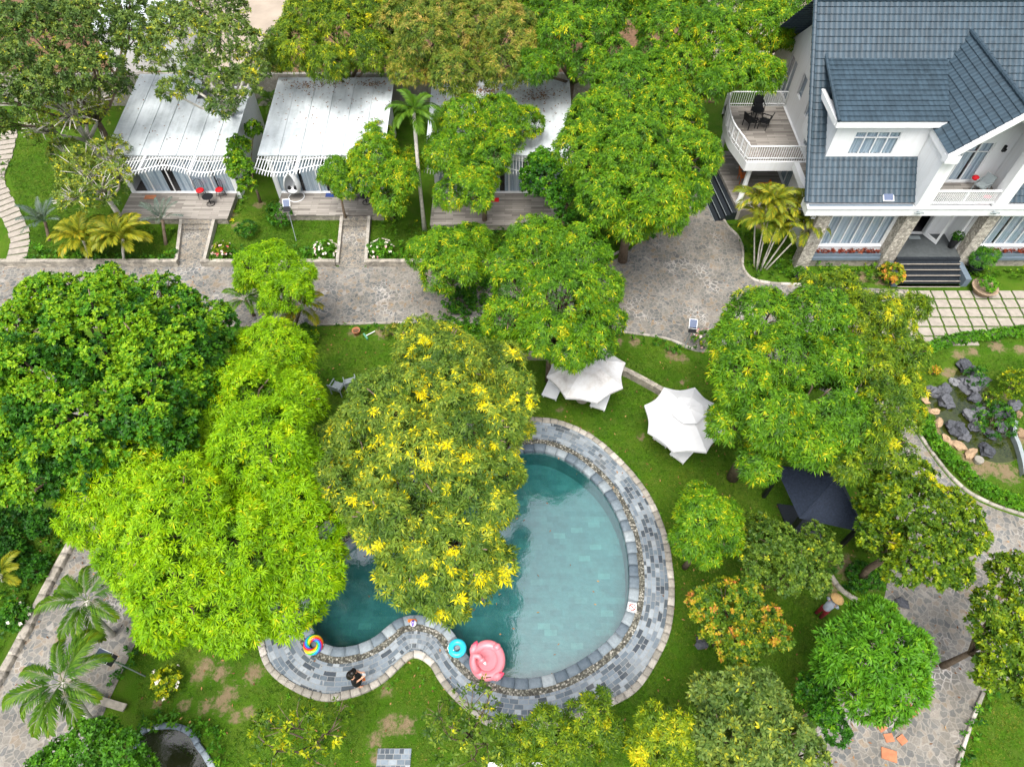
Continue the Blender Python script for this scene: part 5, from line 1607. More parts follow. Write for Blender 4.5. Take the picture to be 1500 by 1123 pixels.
    bd.box(14.15, XR, 25.86, 26.0, 4.302, 4.36)
    done(bd, "fascia_band", M['white'])
    gut = MB()
    gut.box(14.3, B0 - .06, 26.01, 26.19, 4.303, 4.335)
    done(gut, "gutter", M['greyledge'])
    for x in (19.55, 23.2):
        la = MB()
        la.tube([(x - .22, 25.80, 4.12), (x - .08, 25.72, 4.2), (x + .10, 25.72, 4.2), (x + .24, 25.80, 4.12)], .035, 6)
        la.lathe([(.0, 0), (.09, 0), (.06, .06), (0, .07)], 10, (x, 25.80, 4.10))
        la.box(x - .04, x + .04, 25.80, 25.918, 4.06, 4.16)
        done(la, "band_light", M['grey'])
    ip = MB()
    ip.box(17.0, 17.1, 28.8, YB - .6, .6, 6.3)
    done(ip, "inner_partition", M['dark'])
    fp = MB()
    pm = Matrix.Translation((18.05, 26.35, 4.62)) @ Matrix.Rotation(R(30), 4, 'X')
    fp.box(-.26, .26, -.20, .20, -.02, .02, pm)
    fo = done(fp, "solar_panel", M['whitemetal'])
    fp = MB()
    fp.box(-.22, .22, -.16, .16, .021, .026, pm)
    done(fp, "solar_cells", M['panel'], fo)
    # dormer
    DX0, DY, DZ0, DZ1 = 14.95, 27.78, 5.62, 7.62
    dw = [(15.9, 18.05, 5.95, 7.2)]
    w = MB()
    wall_grid(w, 'x', DY, DY + .18, DX0, B0 - .01, 5.0, DZ1, dw)
    wall_grid(w, 'y', DX0, DX0 + .18, DY + .19, 31.2, 5.0, DZ1)
    do = done(w, "dormer", M['white'])
    tr_ = MB()
    tr_.box(DX0 - .05, B0 - .02, DY - .06, DY - .003, DZ0 - .02, DZ0 + .10)
    tr_.box(14.66, 19.60, 27.46, 27.60, DZ1 + .0, 7.92)
    tr_.box(14.66, B0 - .02, 27.60, 27.775, DZ1 + .01, 7.70)
    tr_.box(14.62, 14.80, 27.61, 30.2, DZ1 + .02, 7.93)
    tr_.box(14.80, DX0 - .003, 27.78, 30.2, DZ1 + .02, 7.72)
    done(tr_, "dormer_fascia", M['white'], do)
    r = MB()
    tiled(r, (14.68, 27.44, 7.94), (19.68, 27.44, 7.94), (20.5, 31.3, 8.88), (14.74, 31.3, 8.88), 13)
    done(r, "dormer_roof", M['tile'], do, uv=True)
    done(ridge_caps(None, (14.70, 27.44, 7.98), (14.76, 31.3, 8.94), .08), "verge_caps", M['tile'], do)
    o = win('x', DY, *dw[0], 4, "window", 0.05, transom=6.85)
    # gabled bay with balcony
    GX, GZ, GE, GEZ, GF, GB = 21.5, 9.62, 19.22, 7.47, 25.72, 32.3
    gs = (GZ - GEZ) / (GX - GE)
    r = MB()
    tiled(r, (GE, GB, GEZ), (GE, GF, GEZ), (GX, GF, GZ), (GX, GB, GZ), 10)
    tiled(r, (2 * GX - GE, GF, GEZ), (2 * GX - GE, GB, GEZ), (GX, GB, GZ), (GX, GF, GZ), 10)
    gr = done(r, "gable_roof", M['tile'], uv=True)
    done(ridge_caps(None, (GX, GF, GZ + .05), (GX, GB, GZ + .05), .10), "ridge_caps", M['tile'], gr)
    rk = MB()
    for sg in (-1, 1):
        a, c = Vector((GX, 0, GZ - .03)), Vector((GX + sg * (GX - GE), 0, GEZ - .03))
        dn = Vector((0, 0, -.40))
        for y0, y1, dz0, dz1 in ((GF - .07, GF + .12, 0.0, -.36), (GF + .122, GF + .30, -.10, -.46)):
            q = [a + Vector((0, y0, dz0)), c + Vector((0, y0, dz0)), c + Vector((0, y0, dz1)), a + Vector((0, y0, dz1))]
            p2 = [v + Vector((0, y1 - y0, 0)) for v in q]
            rk.faces(q + p2, [(0, 1, 2, 3), (7, 6, 5, 4), (0, 4, 5, 1), (1, 5, 6, 2), (2, 6, 7, 3), (3, 7, 4, 0)])
    for sg in (-1, 1):
        xa = GX + sg * (GX - GE)
        x0_, x1_ = sorted((xa - sg * .02, xa - sg * .18))
        rk.box(x0_, x1_, GF + .305, 28.2, GEZ - .36, GEZ - .03)
        x0_, x1_ = sorted((xa - sg * .02, xa - sg * .62))
        rk.box(x0_, x1_, GF - .06, GF + .29, GEZ - .45, GEZ - .10)
    done(rk, "gable_fascia", M['white'], gr)
    bay = MB()
    bay.box(B0, B0 + .62, 25.93, 26.42, 4.362, 7.10)
    bay.box(B1 - .62, B1, 25.93, 26.42, 4.362, 7.10)
    wall_grid(bay, 'y', B0, B0 + .18, 26.43, 29.8, 4.3, 7.44)
    wall_grid(bay, 'y', B1 - .18, B1, 26.43, 29.8, 4.3, 7.44)
    wall_grid(bay, 'x', 27.62, 27.8, B0 + .19, B1 - .19, 4.3, 7.44, [(20.75, 22.55, 4.56, 6.75)])
    q = [(B0 + .19, 27.62, 7.44), (B1 - .19, 27.62, 7.44), (B1 - .19, 27.62, 7.6), (GX, 27.62, GZ - .12), (B0 + .19, 27.62, 7.6)]
    bay.poly(q)
    done(bay, "balcony_bay", M['white'])
    fl = MB()
    fl.box(B0 + .01, B1 - .01, 26.43, 27.60, 4.31, 4.50)
    done(fl, "balcony_floor", M['deck'])
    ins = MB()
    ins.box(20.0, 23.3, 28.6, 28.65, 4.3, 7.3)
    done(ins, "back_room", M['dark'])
    win('x', 27.62, 20.75, 22.55, 4.56, 6.75, 3, "balcony_door", 0.06, transom=6.2, gaps=((0.0, .06), (0.62, 0.68)))
    lm = MB()
    lm.box(23.0, 23.1, 27.52, 27.618, 6.3, 6.62)
    lm.lathe([(.0, 0), (.07, .0), (.09, .12), (.03, .16), (0, .16)], 10, (23.05, 27.5, 6.36))
    done(lm, "wall_lamp", M['black'])
    rl = MB()
    rl.box(B0 + .63, B1 - .63, 26.02, 26.10, 5.18, 5.25)
    rl.box(B0 + .63, B1 - .63, 26.03, 26.09, 4.50, 4.56)
    n = 32
    for i in range(1, n):
        x = B0 + .63 + (B1 - B0 - 1.26) * i / n
        rl.box(x - .017, x + .017, 26.04, 26.08, 4.562, 5.178)
    rl.box(21.46, 21.54, 26.02, 26.10, 4.562, 5.178)
    done(rl, "balcony_railing", M['whitemetal'])
    # ---- left terrace on columns
    zt, zb = 3.62, 3.06
    outer = [(XW - .01, 30.42), (12.35, 30.42)] + [tuple(P(a_, b2, 3.1))[:2] for a_, b2 in ((1076, 230), (1065, 213), (1059, 193), (1059, 175), (1064, 158))] + [(12.1, 35.6), (XW - .01, 35.6)]
    cv = spline([outer[1]] + outer[2:7], 6)
    cv = resample(cv, 0.30)
    pts = [outer[0]] + [tuple(p) for p in cv] + outer[7:]
    s_ = MB()
    s_.prism(pts, zb, zt - .02)
    ts = done(s_, "terrace_slab", M['white'])
    s_ = MB()
    s_.box(15.13, XW - .01, 26.9, 30.40, 3.3, 3.58)
    done(s_, 'terrace_walk', M['deck'], ts)
    s_ = MB()
    ctr = np.mean(np.array(pts), axis=0)
    s_.prism([tuple(ctr + (np.array(p) - ctr) * .955) for p in pts], zt - .018, zt + .01)
    done(s_, "terrace_floor", M['deck'], ts)
    s_ = MB()
    path = [outer[0]] + [tuple(p) for p in cv] + outer[7:]
    pa = np.array(path)
    pin = ctr + (pa - ctr) * .965
    allp = resample(pin, 0.125)
    for z, r_ in ((4.50, .04), (3.78, .028)):
        s_.tube([(p[0], p[1], z) for p in pin], r_, 6)
    for i, p in enumerate(allp): s_.box(p[0] - .013, p[0] + .013, p[1] - .013, p[1] + .013, zt + .012, 4.49)
    for p in pin[:: max(1, len(pin) // 9)]: s_.box(p[0] - .035, p[0] + .035, p[1] - .035, p[1] + .035, zt + .012, 4.55)
    done(s_, "terrace_railing", M['whitemetal'], ts)
    cl = MB()
    cl.lathe([(.20, .7), (.20, .82), (.15, .9), (.135, 2.85), (.19, 2.95), (.19, zb - .002)], 16, (12.78, 30.72, 0))
    done(cl, "column", M['white'], ts, smooth=True)
    cl = MB()
    cl.lathe([(.20, .7), (.20, .82), (.15, .9), (.135, 2.85), (.19, 2.95), (.19, zb - .002)], 16, (12.35, 34.9, 0))
    done(cl, "column", M['white'], ts, smooth=True)
    # patio under it, with black steps on the left
    A, Bq = Vector((11.95, 35.4)), Vector((12.62, 30.1))
    pt = MB()
    pt.prism([(XW - .01, 30.1), (XW - .01, 35.6), tuple(A), tuple(Bq)], -.05, .70)
    po = done(pt, "patio", M['deck'])
    stp = MB()
    nsb = MB()
    off = Vector((-(A - Bq).y, (A - Bq).x)).normalized()
    for i in range(4):
        o0, o1 = off * (.30 * i + .003), off * (.30 * (i + 1))
        q = [Bq + o0, A + o0, A + o1, Bq + o1]
        stp.prism([tuple(v) for v in q], -.05, .53 - i * .17)
        q = [Bq + off * (.30 * (i + 1) - .03), A + off * (.30 * (i + 1) - .03), A + off * (.30 * (i + 1) - .005), Bq + off * (.30 * (i + 1) - .005)]
        nsb.prism([tuple(v) for v in q], .531 - i * .17, .537 - i * .17)
    so = done(stp, "patio_steps", M['granite'], po)
    done(nsb, "nosing", M['grey'], so)
    # windows in the gable wall
    for o in ops:
        win('y', XW, *o, 1 if o[1] - o[0] < 1.0 else 2, "window", 0.05)
villa()

# ------------------------------------------------------------------ pavilion with a dark hipped roof
def pavilion():
    cs = [Vector((10.3, 13.0, 2.4)), Vector((10.72, 10.78, 2.4)), Vector((13.0, 10.2, 2.4)), Vector((12.7, 12.7, 2.4))]
    ap = Vector((11.95, 11.85, 3.55))
    b = Vector((11.7, 11.7, 0))
    Mi = Matrix.Translation(-b)
    root = empty("garden_pavilion", b, "small pavilion with a dark blue shingled hip roof among the trees", "pavilion")
    r = MB()
    for i in range(4):
        a, c = cs[i], cs[(i + 1) % 4]
        tiled(r, a, c, ap, ap, 9, 0.02)
    ro = r.build("roof", M['shingle'], root, uv=True, M=Mi)
    for i in range(4):
        ridge_caps(None, cs[i], ap, .035).build("hip_caps", M['shingle'], ro, M=Mi)
    for i in range(4):
        p = cs[i].lerp(ap, .14)
        MB().box(p.x - .07, p.x + .07, p.y - .07, p.y + .07, 0, 2.45).build("post", M['black'], root, M=Mi)
    MB().prism([(11.0, 12.5), (11.2, 11.3), (12.5, 10.9), (12.3, 12.3)], 0, .08).build("floor", M['granite'], root, M=Mi)  # floor coloured black to stand in for the shade under the roof
pavilion()
build_trees()
# ------------------------------------------------------------------ parasols and loungers
def mat_canopy():
    t = NT("weathered_white_canvas")
    p = t.obj()
    a = t.noise(p, 1.3, 6, 0.7)
    c = t.ramp(a, [(0.42, (0.60, 0.61, 0.62)), (0.58, (0.50, 0.49, 0.48)), (0.72, (0.30, 0.29, 0.28))])
    s_ = t.ramp(t.noise(p, 9, 5, 0.8), [(0.62, (1, 1, 1)), (0.76, (0.62, 0.55, 0.50))])
    return t.pbr(t.mix(0.7, c, s_, 'MULTIPLY'), 0.9, None, 0.1)
M['canopy'] = mat_canopy()
def parasol(label, px, py, rad, rot, mat):
    p = P(px, py, 2.25)
    root = empty("parasol", (p.x, p.y, 0), label, "parasol", "white parasols on the pool lawn", rot)
    n = 8
    mb = MB()
    K = 7
    zt, zr = 2.95, 2.25
    def edge(t, r):            # scalloped rim: sides curve inward between the ribs
        k = t * n / (2 * math.pi)
        f = k - math.floor(k)
        return r * (1 - 0.13 * math.sin(math.pi * f) - 0.0)
    rings = [0.24, 0.45, 0.7, 0.86, 1.0]
    S = 8 * n
    vs, fs = [], []
    for q in rings:
        for i in range(S):
            t = 2 * math.pi * i / S
            k = t * n / (2 * math.pi)
            f = k - math.floor(k)
            flat_ = math.cos(math.pi / n) / math.cos((f - .5) * 2 * math.pi / n)
            rr = q * rad * flat_ * (1 - 0.07 * math.sin(math.pi * f) * q)
            z = zt - (zt - zr) * q - 0.07 * math.sin(math.pi * f) * q + 0.05 * math.sin(math.pi * q)
            vs.append((rr * math.cos(t), rr * math.sin(t), z))
    for j in range(len(rings) - 1):
        for i in range(S):
            i2 = (i + 1) % S
            fs.append([j * S + i, (j + 1) * S + i, (j + 1) * S + i2, j * S + i2])
    m0 = len(vs)
    for i in range(S):
        v = vs[(len(rings) - 1) * S + i]
        vs.append((v[0] * 1.004, v[1] * 1.004, v[2] - 0.10))
    for i in range(S):
        i2 = (i + 1) % S
        a0 = (len(rings) - 1) * S
        fs.append([a0 + i, m0 + i, m0 + i2, a0 + i2])
    mb.faces(vs, fs)
    c = mb.build("canopy", mat, root)
    v = MB()
    vs, fs = [(0, 0, zt + .13)], []
    for q in (0.5, 1.0):
        for i in range(S):
            t = 2 * math.pi * i / S
            k = t * n / (2 * math.pi)
            f = k - math.floor(k)
            flat_ = math.cos(math.pi / n) / math.cos((f - .5) * 2 * math.pi / n)
            rr = q * rad * .40 * flat_
            vs.append((rr * math.cos(t), rr * math.sin(t), zt + .13 - .20 * q - .012 * math.sin(math.pi * f)))
    for i in range(S):
        i2 = (i + 1) % S
        fs.append([0, 1 + i, 1 + i2])
        fs.append([1 + i, 1 + S + i, 1 + S + i2, 1 + i2])
    v.faces(vs, fs)
    v.build("vent_cap", mat, c)
    MB().lathe([(0, .12), (.03, .12), (.035, .17), (0, .2)], 8, (0, 0, zt)).build("finial", M['whitemetal'], c)
    for i in range(n):
        t = 2 * math.pi * i / n
        MB().tube([(0.02 * math.cos(t), 0.02 * math.sin(t), zt - .05), (rad * .98 * math.cos(t), rad * .98 * math.sin(t), zr - .03)], .012, 5).build("rib", M['whitemetal'], root)
    MB().tube([(0, 0, 0), (0, 0, zt + .1)], .026, 8).build("pole", M['whitemetal'], root)
    MB().lathe([(.30, 0), (.30, .05), (.06, .08), (.05, .3), (0, .3)], 16).build("base", M['concrete'], root)
    return root
parasol("grubby white octagonal parasol under the mango tree, left one on the lawn", 859, 541, 1.78, R(12), M['canopy'])
parasol("clean white octagonal parasol half under the right mango tree", 1003, 613, 1.72, R(22), M['fabric'])

def make_lounger():
    root = empty("sun_lounger", (0, 0, 0))
    W, L = 0.66, 1.95
    f = MB()
    for s_ in (-1, 1): f.box(s_ * W / 2 - .025, s_ * W / 2 + .025, 0, L, .27, .325)
    f.box(-W / 2 + .026, W / 2 - .026, 0, .05, .27, .325)
    f.box(-W / 2 + .026, W / 2 - .026, L - .05, L, .27, .325)
    f.build("frame", M['whitemetal'], root)
    s_ = MB()
    s_.box(-W / 2 + .01, W / 2 - .01, .0, 1.22, .327, .36)
    s_.build("seat", M['vinyl'], root)
    bk = MB()
    bm_ = Matrix.Translation((0, 1.235, .335)) @ Matrix.Rotation(R(24), 4, 'X')
    bk.box(-W / 2 + .01, W / 2 - .01, 0, .74, 0, .035, bm_)
    bk.build("backrest", M['vinyl'], root)
    for x in (-1, 1):
        for y in (.12, L - .2):
            MB().box(x * (W / 2 - .03) - .022, x * (W / 2 - .03) + .022, y, y + .045, 0, .268).build("leg", M['whitemetal'], root)
    return root
lg = make_lounger()
LG = [("white sun lounger sticking out at the lower left of the grubby parasol", (804, 581), (822, 541)),
      ("white sun lounger sticking out at the lower right of the grubby parasol", (875, 597), (890, 555)),
      ("white sun lounger with its corner pointing out below the clean parasol", (991, 671), (1030, 628)),
      ("white sun lounger showing only a sliver at the left of the clean parasol", (966, 647), (1005, 604))]
for i, (lab, ft, hd) in enumerate(LG):
    o = lg if i == 0 else copy_tree(lg)
    a, b = P(*ft, .35), P(*hd, .35)
    o.location = (a.x, a.y, 0)
    o.rotation_euler = (0, 0, math.atan2(b.y - a.y, b.x - a.x) - math.pi / 2)
    tag(o, lab, "sun lounger", "white sun loungers under the parasols")

# ------------------------------------------------------------------ pool floats
def mat_rainbow():
    t = NT("rainbow_swirl_vinyl")
    p = t.obj()
    sx = t.n('SeparateXYZ')
    t.t.links.new(p, sx.inputs[0])
    ang = t.math('ARCTAN2', sx.outputs[1], sx.outputs[0])
    r2 = t.math('SQRT', t.math('ADD', t.math('MULTIPLY', sx.outputs[0], sx.outputs[0]), t.math('MULTIPLY', sx.outputs[1], sx.outputs[1])))
    k = t.math('ADD', t.math('MULTIPLY', ang, 2 / (2 * math.pi)), t.math('MULTIPLY', r2, 3.2))
    f = t.math('FRACT', k)
    c = t.ramp(f, [(0, (0.75, 0.02, 0.02)), (0.17, (0.85, 0.28, 0.01)), (0.33, (0.85, 0.65, 0.02)), (0.5, (0.05, 0.50, 0.05)), (0.66, (0.02, 0.35, 0.70)), (0.83, (0.08, 0.08, 0.45))], 'CONSTANT')
    return t.pbr(c, 0.3, None, 0.5)
M['rainbow'] = mat_rainbow()
p = P(460, 945, .15)
o = empty("swim_ring", (p.x, p.y, 0.15), "rainbow swirl swim ring lying on the coping of the small basin", "swim ring")
MB().torus((0, 0, .11), .245, .125, 40, 12, sz=.9).build("tube", M['rainbow'], o, smooth=True)
MB().lathe([(.018, 0), (.018, .03), (0, .03)], 8, (.36, 0, .11)).build("valve", M['white'], o)
p = P(670, 950, .15)
o = empty("swim_ring", (p.x, p.y, 0.15), "turquoise swim ring on the deck beside the pink float", "swim ring")
MB().torus((0, 0, .10), .225, .115, 36, 12, sz=.95).build("tube", M['cyan'], o, smooth=True)
MB().lathe([(.018, 0), (.018, .03), (0, .03)], 8, (-.12, -.10, .20)).build("valve", M['white'], o)
hm = MB()
hm.tube([(-.30, .12, .14), (-.35, .0, .16), (-.30, -.12, .14)], .014, 6)
hm.build("handle", M['white'], o, smooth=True)

def blob(mb, c, r, n=14, m=10, rot=None):
    vs, fs = [], []
    for j in range(m + 1):
        ph = math.pi * j / m
        for i in range(n):
            t = 2 * math.pi * i / n
            v = Vector((r[0] * math.sin(ph) * math.cos(t), r[1] * math.sin(ph) * math.sin(t), r[2] * math.cos(ph)))
            if rot: v = rot @ v
            vs.append(v + Vector(c))
    for j in range(m):
        for i in range(n):
            i2 = (i + 1) % n
            fs.append([j * n + i, (j + 1) * n + i, (j + 1) * n + i2, j * n + i2])
    mb.faces(vs, fs)
    return mb
def flamingo():
    p = P(714, 967, .1)
    root = empty("flamingo_float", (p.x, p.y, 0.0), "big pink flamingo shaped pool float at the pool edge", "pool float")
    z = .16
    MB().torus((0, 0, z), .50, .165, 40, 12, sx=.98, sy=1.08, sz=.95).build("body_ring", M['pink'], root, smooth=True)
    MB().lathe([(.42, -.06), (.42, .0), (.36, .05), (.30, .0), (.24, .045), (.18, .0), (.12, .04), (.05, .01), (0, .02)], 36, (0.02, .02, z), .98, 1.05).build("seat_rings", M['pink'], root, smooth=True)
    # curved neck and head at the lower left, folded inward
    n = MB()
    n.tube([(-.30, -.42, z + .05), (-.46, -.30, z + .22), (-.50, -.12, z + .42), (-.42, .02, z + .58), (-.28, -.02, z + .62), (-.20, -.12, z + .55)], [.13, .12, .105, .10, .10, .085], 10)
    nk = n.build("neck", M['pink'], root, smooth=True)
    blob(MB(), (-.18, -.13, z + .54), (.12, .10, .10)).build("head", M['pink'], root, smooth=True)
    MB().tube([(-.10, -.19, z + .50), (-.04, -.24, z + .44), (-.03, -.25, z + .38)], [.055, .04, .015], 8).build("beak", M['vinyl'], root, smooth=True)
    for sg in (-1, 1):
        w = MB()
        c0 = Vector((-.50, .36, z + .03)) if sg > 0 else Vector((.34, -.56, z + .03))
        d = Vector((.14, .36, .10)) if sg > 0 else Vector((.34, .12, .10))
        w.tube([c0 - d * .45, c0 - d * .1, c0 + d * .3, c0 + d * .62], [.08, .155, .145, .05], 10)
        wo = w.build("wing", M['pink'], root, smooth=True)
        MB().tube([c0 + d * .34, c0 + d * .58, c0 + d * .80], [.125, .09, .02], 8).build("wing_tip", M['hotpink'], wo, smooth=True)
    MB().tube([(.30, .38, z + .06), (.38, .47, z + .12), (.42, .52, z + .17)], [.15, .13, .05], 10).build("tail", M['pink'], root, smooth=True)
    for (x, y, a) in ((-.46, .10, 1.5), (.06, -.62, .2)):
        h = MB()
        dx, dy = math.cos(a) * .08, math.sin(a) * .08
        h.tube([(x - dx, y - dy, z + .13), (x, y, z + .19), (x + dx, y + dy, z + .13)], .016, 6)
        h.build("handle", M['black'], root, smooth=True)
flamingo()
p = P(606, 914, .13)
o = empty("beach_ball", (p.x, p.y, .13), "small white and purple beach ball on the pebble strip", "ball")
def mat_ball():
    t = NT("ball_panels")
    pp = t.obj()
    sx = t.n('SeparateXYZ')
    t.t.links.new(pp, sx.inputs[0])
    a = t.math('FRACT', t.math('MULTIPLY', t.math('ARCTAN2', sx.outputs[2], sx.outputs[0]), 3 / (2 * math.pi)))
    return t.pbr(t.ramp(a, [(0, (.82, .82, .82)), (.55, (.12, .06, .42))], 'CONSTANT'), .35, None, .5)
bl = blob(MB(), (0, 0, 0), (.125, .125, .125)).build("shell", mat_ball(), o, smooth=True)
bl.location = (0, 0, .125)
MB().lathe([(.02, .246), (.02, .255), (0, .255)], 8).build("valve", M['white'], o)
p = P(604, 909, .15)
o = empty("water_toy", (p.x, p.y, .15), "little orange toy boat on the coping behind the beach ball", "toy")
h = MB()
h.prism([(-.16, -.05), (.10, -.06), (.18, 0), (.10, .06), (-.16, .05)], 0, .06)
h.build("hull", M['orange'], o)
MB().box(-.08, .04, -.035, .035, .062, .11).build("cabin", M['orange'], o)

# no-diving tile set in the coping: red ring, slash and a diver figure
def sign_tile():
    p = P(926, 889, .16)
    root = empty("no_diving_sign", (p.x, p.y, .156), "small white tile with red no diving symbol on the right coping", "sign", rz=R(-8))
    MB().box(-.16, .16, -.17, .17, 0, .012).build("plate", M['white'], root)
    r = MB()
    for q0, q1 in ((.10, .135),):
        n = 28
        for i in range(n):
            a, b = 2 * math.pi * i / n, 2 * math.pi * (i + 1) / n
            r.poly([(q0 * math.cos(a), q0 * math.sin(a), .0145), (q1 * math.cos(a), q1 * math.sin(a), .0145), (q1 * math.cos(b), q1 * math.sin(b), .0145), (q0 * math.cos(b), q0 * math.sin(b), .0145)])
    d = .10 * .7071
    e = .012
    r.poly([(-d - e, d - e, .0165), (-d + e, d + e, .0165), (d + e, -d + e, .0165), (d - e, -d - e, .0165)][::-1])
    for (ax, ay, bx_, by_, w) in ((-.05, .055, .015, .005, .020), (.015, .005, .06, .03, .013), (-.05, .055, -.085, .02, .012), (.015, .005, .04, -.05, .013)):
        v = Vector((bx_ - ax, by_ - ay)).normalized()
        nx, ny = -v.y * w / 2, v.x * w / 2
        r.poly([(ax + nx, ay + ny, .0155), (ax - nx, ay - ny, .0155), (bx_ - nx, by_ - ny, .0155), (bx_ + nx, by_ + ny, .0155)])
    n = 12
    r.poly([(.065 + .017 * math.cos(6.283 * i / n), -.062 + .017 * math.sin(6.283 * i / n), .0155) for i in range(n)])
    r.build("symbol", flat("sign_red", (.65, .03, .02), .5, .02), root)
sign_tile()

# ------------------------------------------------------------------ people
def skin_body(verts, edges, radii, name, mat, parent, sub=2):
    me = bpy.data.meshes.new(name + "_cage")
    me.from_pydata(verts, edges, [])
    o = bpy.data.objects.new(name + "_cage", me)
    COL.objects.link(o)
    sk = o.modifiers.new("skin", 'SKIN')
    for i, r in enumerate(radii):
        v = me.skin_vertices[0].data[i]
        v.radius = (r, r) if not isinstance(r, tuple) else r
        v.use_root = i == 0
    sb = o.modifiers.new("sub", 'SUBSURF')
    sb.levels = sb.render_levels = sub
    dg = bpy.context.evaluated_depsgraph_get()
    m2 = bpy.data.meshes.new_from_object(o.evaluated_get(dg))
    m2.name = name
    bpy.data.objects.remove(o)
    m2.materials.clear()
    m2.materials.append(mat)
    m2.polygons.foreach_set("use_smooth", [True] * len(m2.polygons))
    r = bpy.data.objects.new(name, m2)
    COL.objects.link(r)
    r.parent = parent
    return r
def person(label, loc, rz, hh, dress, hairmat, pose):
    root = empty("person", loc, label, "person", rz=rz)
    k = hh / 1.70
    J = dict(pel=(0, 0, .93), bel=(0, 0, 1.08), che=(0.01, 0, 1.27), nk=(0.0, 0, 1.45), nk2=(.015, 0, 1.53), hd=(.03, 0, 1.62), tp=(.02, 0, 1.70),
             sl=(0, .17, 1.40), sr=(0, -.17, 1.40), hl=(0, .09, .90), hr=(0, -.09, .90), kl=(.03, .10, .49), kr=(.01, -.10, .49), al=(-.01, .11, .08), ar=(-.02, -.11, .08),
             tl=(.15, .13, .03), tr=(.14, -.13, .03))
    J.update(pose)
    names = list(J)
    E_ = [('pel', 'bel'), ('bel', 'che'), ('che', 'nk'), ('nk', 'nk2'), ('nk2', 'hd'), ('hd', 'tp'), ('che', 'sl'), ('che', 'sr'), ('sl', 'el'), ('el', 'wl'), ('sr', 'er'), ('er', 'wr'),
          ('pel', 'hl'), ('pel', 'hr'), ('hl', 'kl'), ('kl', 'al'), ('al', 'tl'), ('hr', 'kr'), ('kr', 'ar'), ('ar', 'tr'), ('wl', 'pl'), ('wr', 'pr')]
    rad = dict(pel=.135, bel=.115, che=.14, nk=.06, nk2=.055, hd=.095, tp=.06, sl=.06, sr=.06, el=.042, er=.042, wl=.028, wr=.028, pl=(.035, .018), pr=(.035, .018), hl=.095, hr=.095, kl=.06, kr=.06, al=.038, ar=.038, tl=.032, tr=.032)
    # fingers and thumb grow from the palm
    for sd_ in 'lr':
        w_, p_ = Vector(J['w' + sd_]), Vector(J['p' + sd_])
        d = (p_ - w_).normalized()
        a = d.cross(Vector((0, 0, 1)))
        a = a.normalized() if a.length > .1 else Vector((0, 1, 0))
        b = a.cross(d)
        for fi, (of, ln) in enumerate(((-.03, .060), (-.01, .072), (.01, .068), (.03, .052))):
            J[f'f{sd_}{fi}'] = tuple(p_ + a * of + d * ln * .55 - b * .008)
            J[f'g{sd_}{fi}'] = tuple(p_ + a * of * 1.1 + d * ln - b * .030)
            rad[f'f{sd_}{fi}'] = .0095
            rad[f'g{sd_}{fi}'] = .008
            E_ += [('p' + sd_, f'f{sd_}{fi}'), (f'f{sd_}{fi}', f'g{sd_}{fi}')]
        J[f't{sd_}0'] = tuple(w_.lerp(p_, .55) + a * (-.045) + d * .02)
        J[f't{sd_}1'] = tuple(w_.lerp(p_, .55) + a * (-.060) + d * .055 - b * .01)
        rad[f't{sd_}0'], rad[f't{sd_}1'] = .011, .009
        E_ += [('w' + sd_, f't{sd_}0'), (f't{sd_}0', f't{sd_}1')]
    names = list(J)
    ix = {n_: i for i, n_ in enumerate(names)}
    V = [tuple(c * k for c in J[n_]) for n_ in names]
    sc = lambda r: tuple(q * k for q in r) if isinstance(r, tuple) else r * k
    body = skin_body(V, [(ix[a], ix[b]) for a, b in E_], [sc(rad[n_]) for n_ in names], "body", M['skin'], root)
    return root, J, k
def face(root, hd, k, fwd=(1, 0)):
    h = Vector(hd) * k
    f = Vector((fwd[0], fwd[1], 0))
    s_ = Vector((-f.y, f.x, 0))
    blob(MB(), h + f * .098 * k + Vector((0, 0, -.012 * k)), (.018 * k, .014 * k, .022 * k), 8, 6).build("nose", M['skin'], root, smooth=True)
    for sg in (-1, 1):
        blob(MB(), h + f * .086 * k + s_ * sg * .033 * k + Vector((0, 0, .012 * k)), (.010 * k, .013 * k, .009 * k), 8, 6).build("eye", M['hair'], root, smooth=True)
        blob(MB(), h + s_ * sg * .094 * k, (.022 * k, .012 * k, .032 * k), 8, 6).build("ear", M['skin'], root, smooth=True)
    blob(MB(), h + f * .084 * k + Vector((0, 0, -.050 * k)), (.010 * k, .024 * k, .008 * k), 8, 6).build("mouth", M['red'], root, smooth=True)
# woman standing on the deck, looking at her phone
loc = P(527, 1001, .11)
pose = dict(el=(.06, .20, 1.12), wl=(.26, .10, 1.14), pl=(.33, .07, 1.17), er=(.06, -.20, 1.12), wr=(.26, -.10, 1.14), pr=(.33, -.06, 1.17), hd=(.06, 0, 1.61), tp=(.06, 0, 1.695))
root, J, k = person("standing person with long black hair and black dress holding a phone on the deck", loc, R(8), 1.62, None, None, pose)
face(root, J['hd'], k)
d = MB()
d.lathe([(.235, .62), (.215, .80), (.185, .95), (.155, 1.06), (.165, 1.22), (.150, 1.33), (.09, 1.41), (.065, 1.43)], 20, (0, 0, 0), .86 * k / k, 1.1)
do = d.build("dress", M['blackcloth'], root, smooth=True, M=Matrix.Scale(k, 4))
for sg in (-1, 1):
    MB().tube([(0, sg * .13, 1.385), (.015, sg * .19, 1.31), (.035, sg * .205, 1.20)], [.078, .075, .066], 10).build("sleeve", M['blackcloth'], do, smooth=True, M=Matrix.Scale(k, 4))
h = MB()
blob(h, (.030, 0, 1.645), (.118, .112, .110), 16, 12)
h.tube([(-.04, 0, 1.64), (-.085, 0, 1.50), (-.12, 0, 1.30), (-.12, 0, 1.10)], [.105, .125, .135, .06], 12)
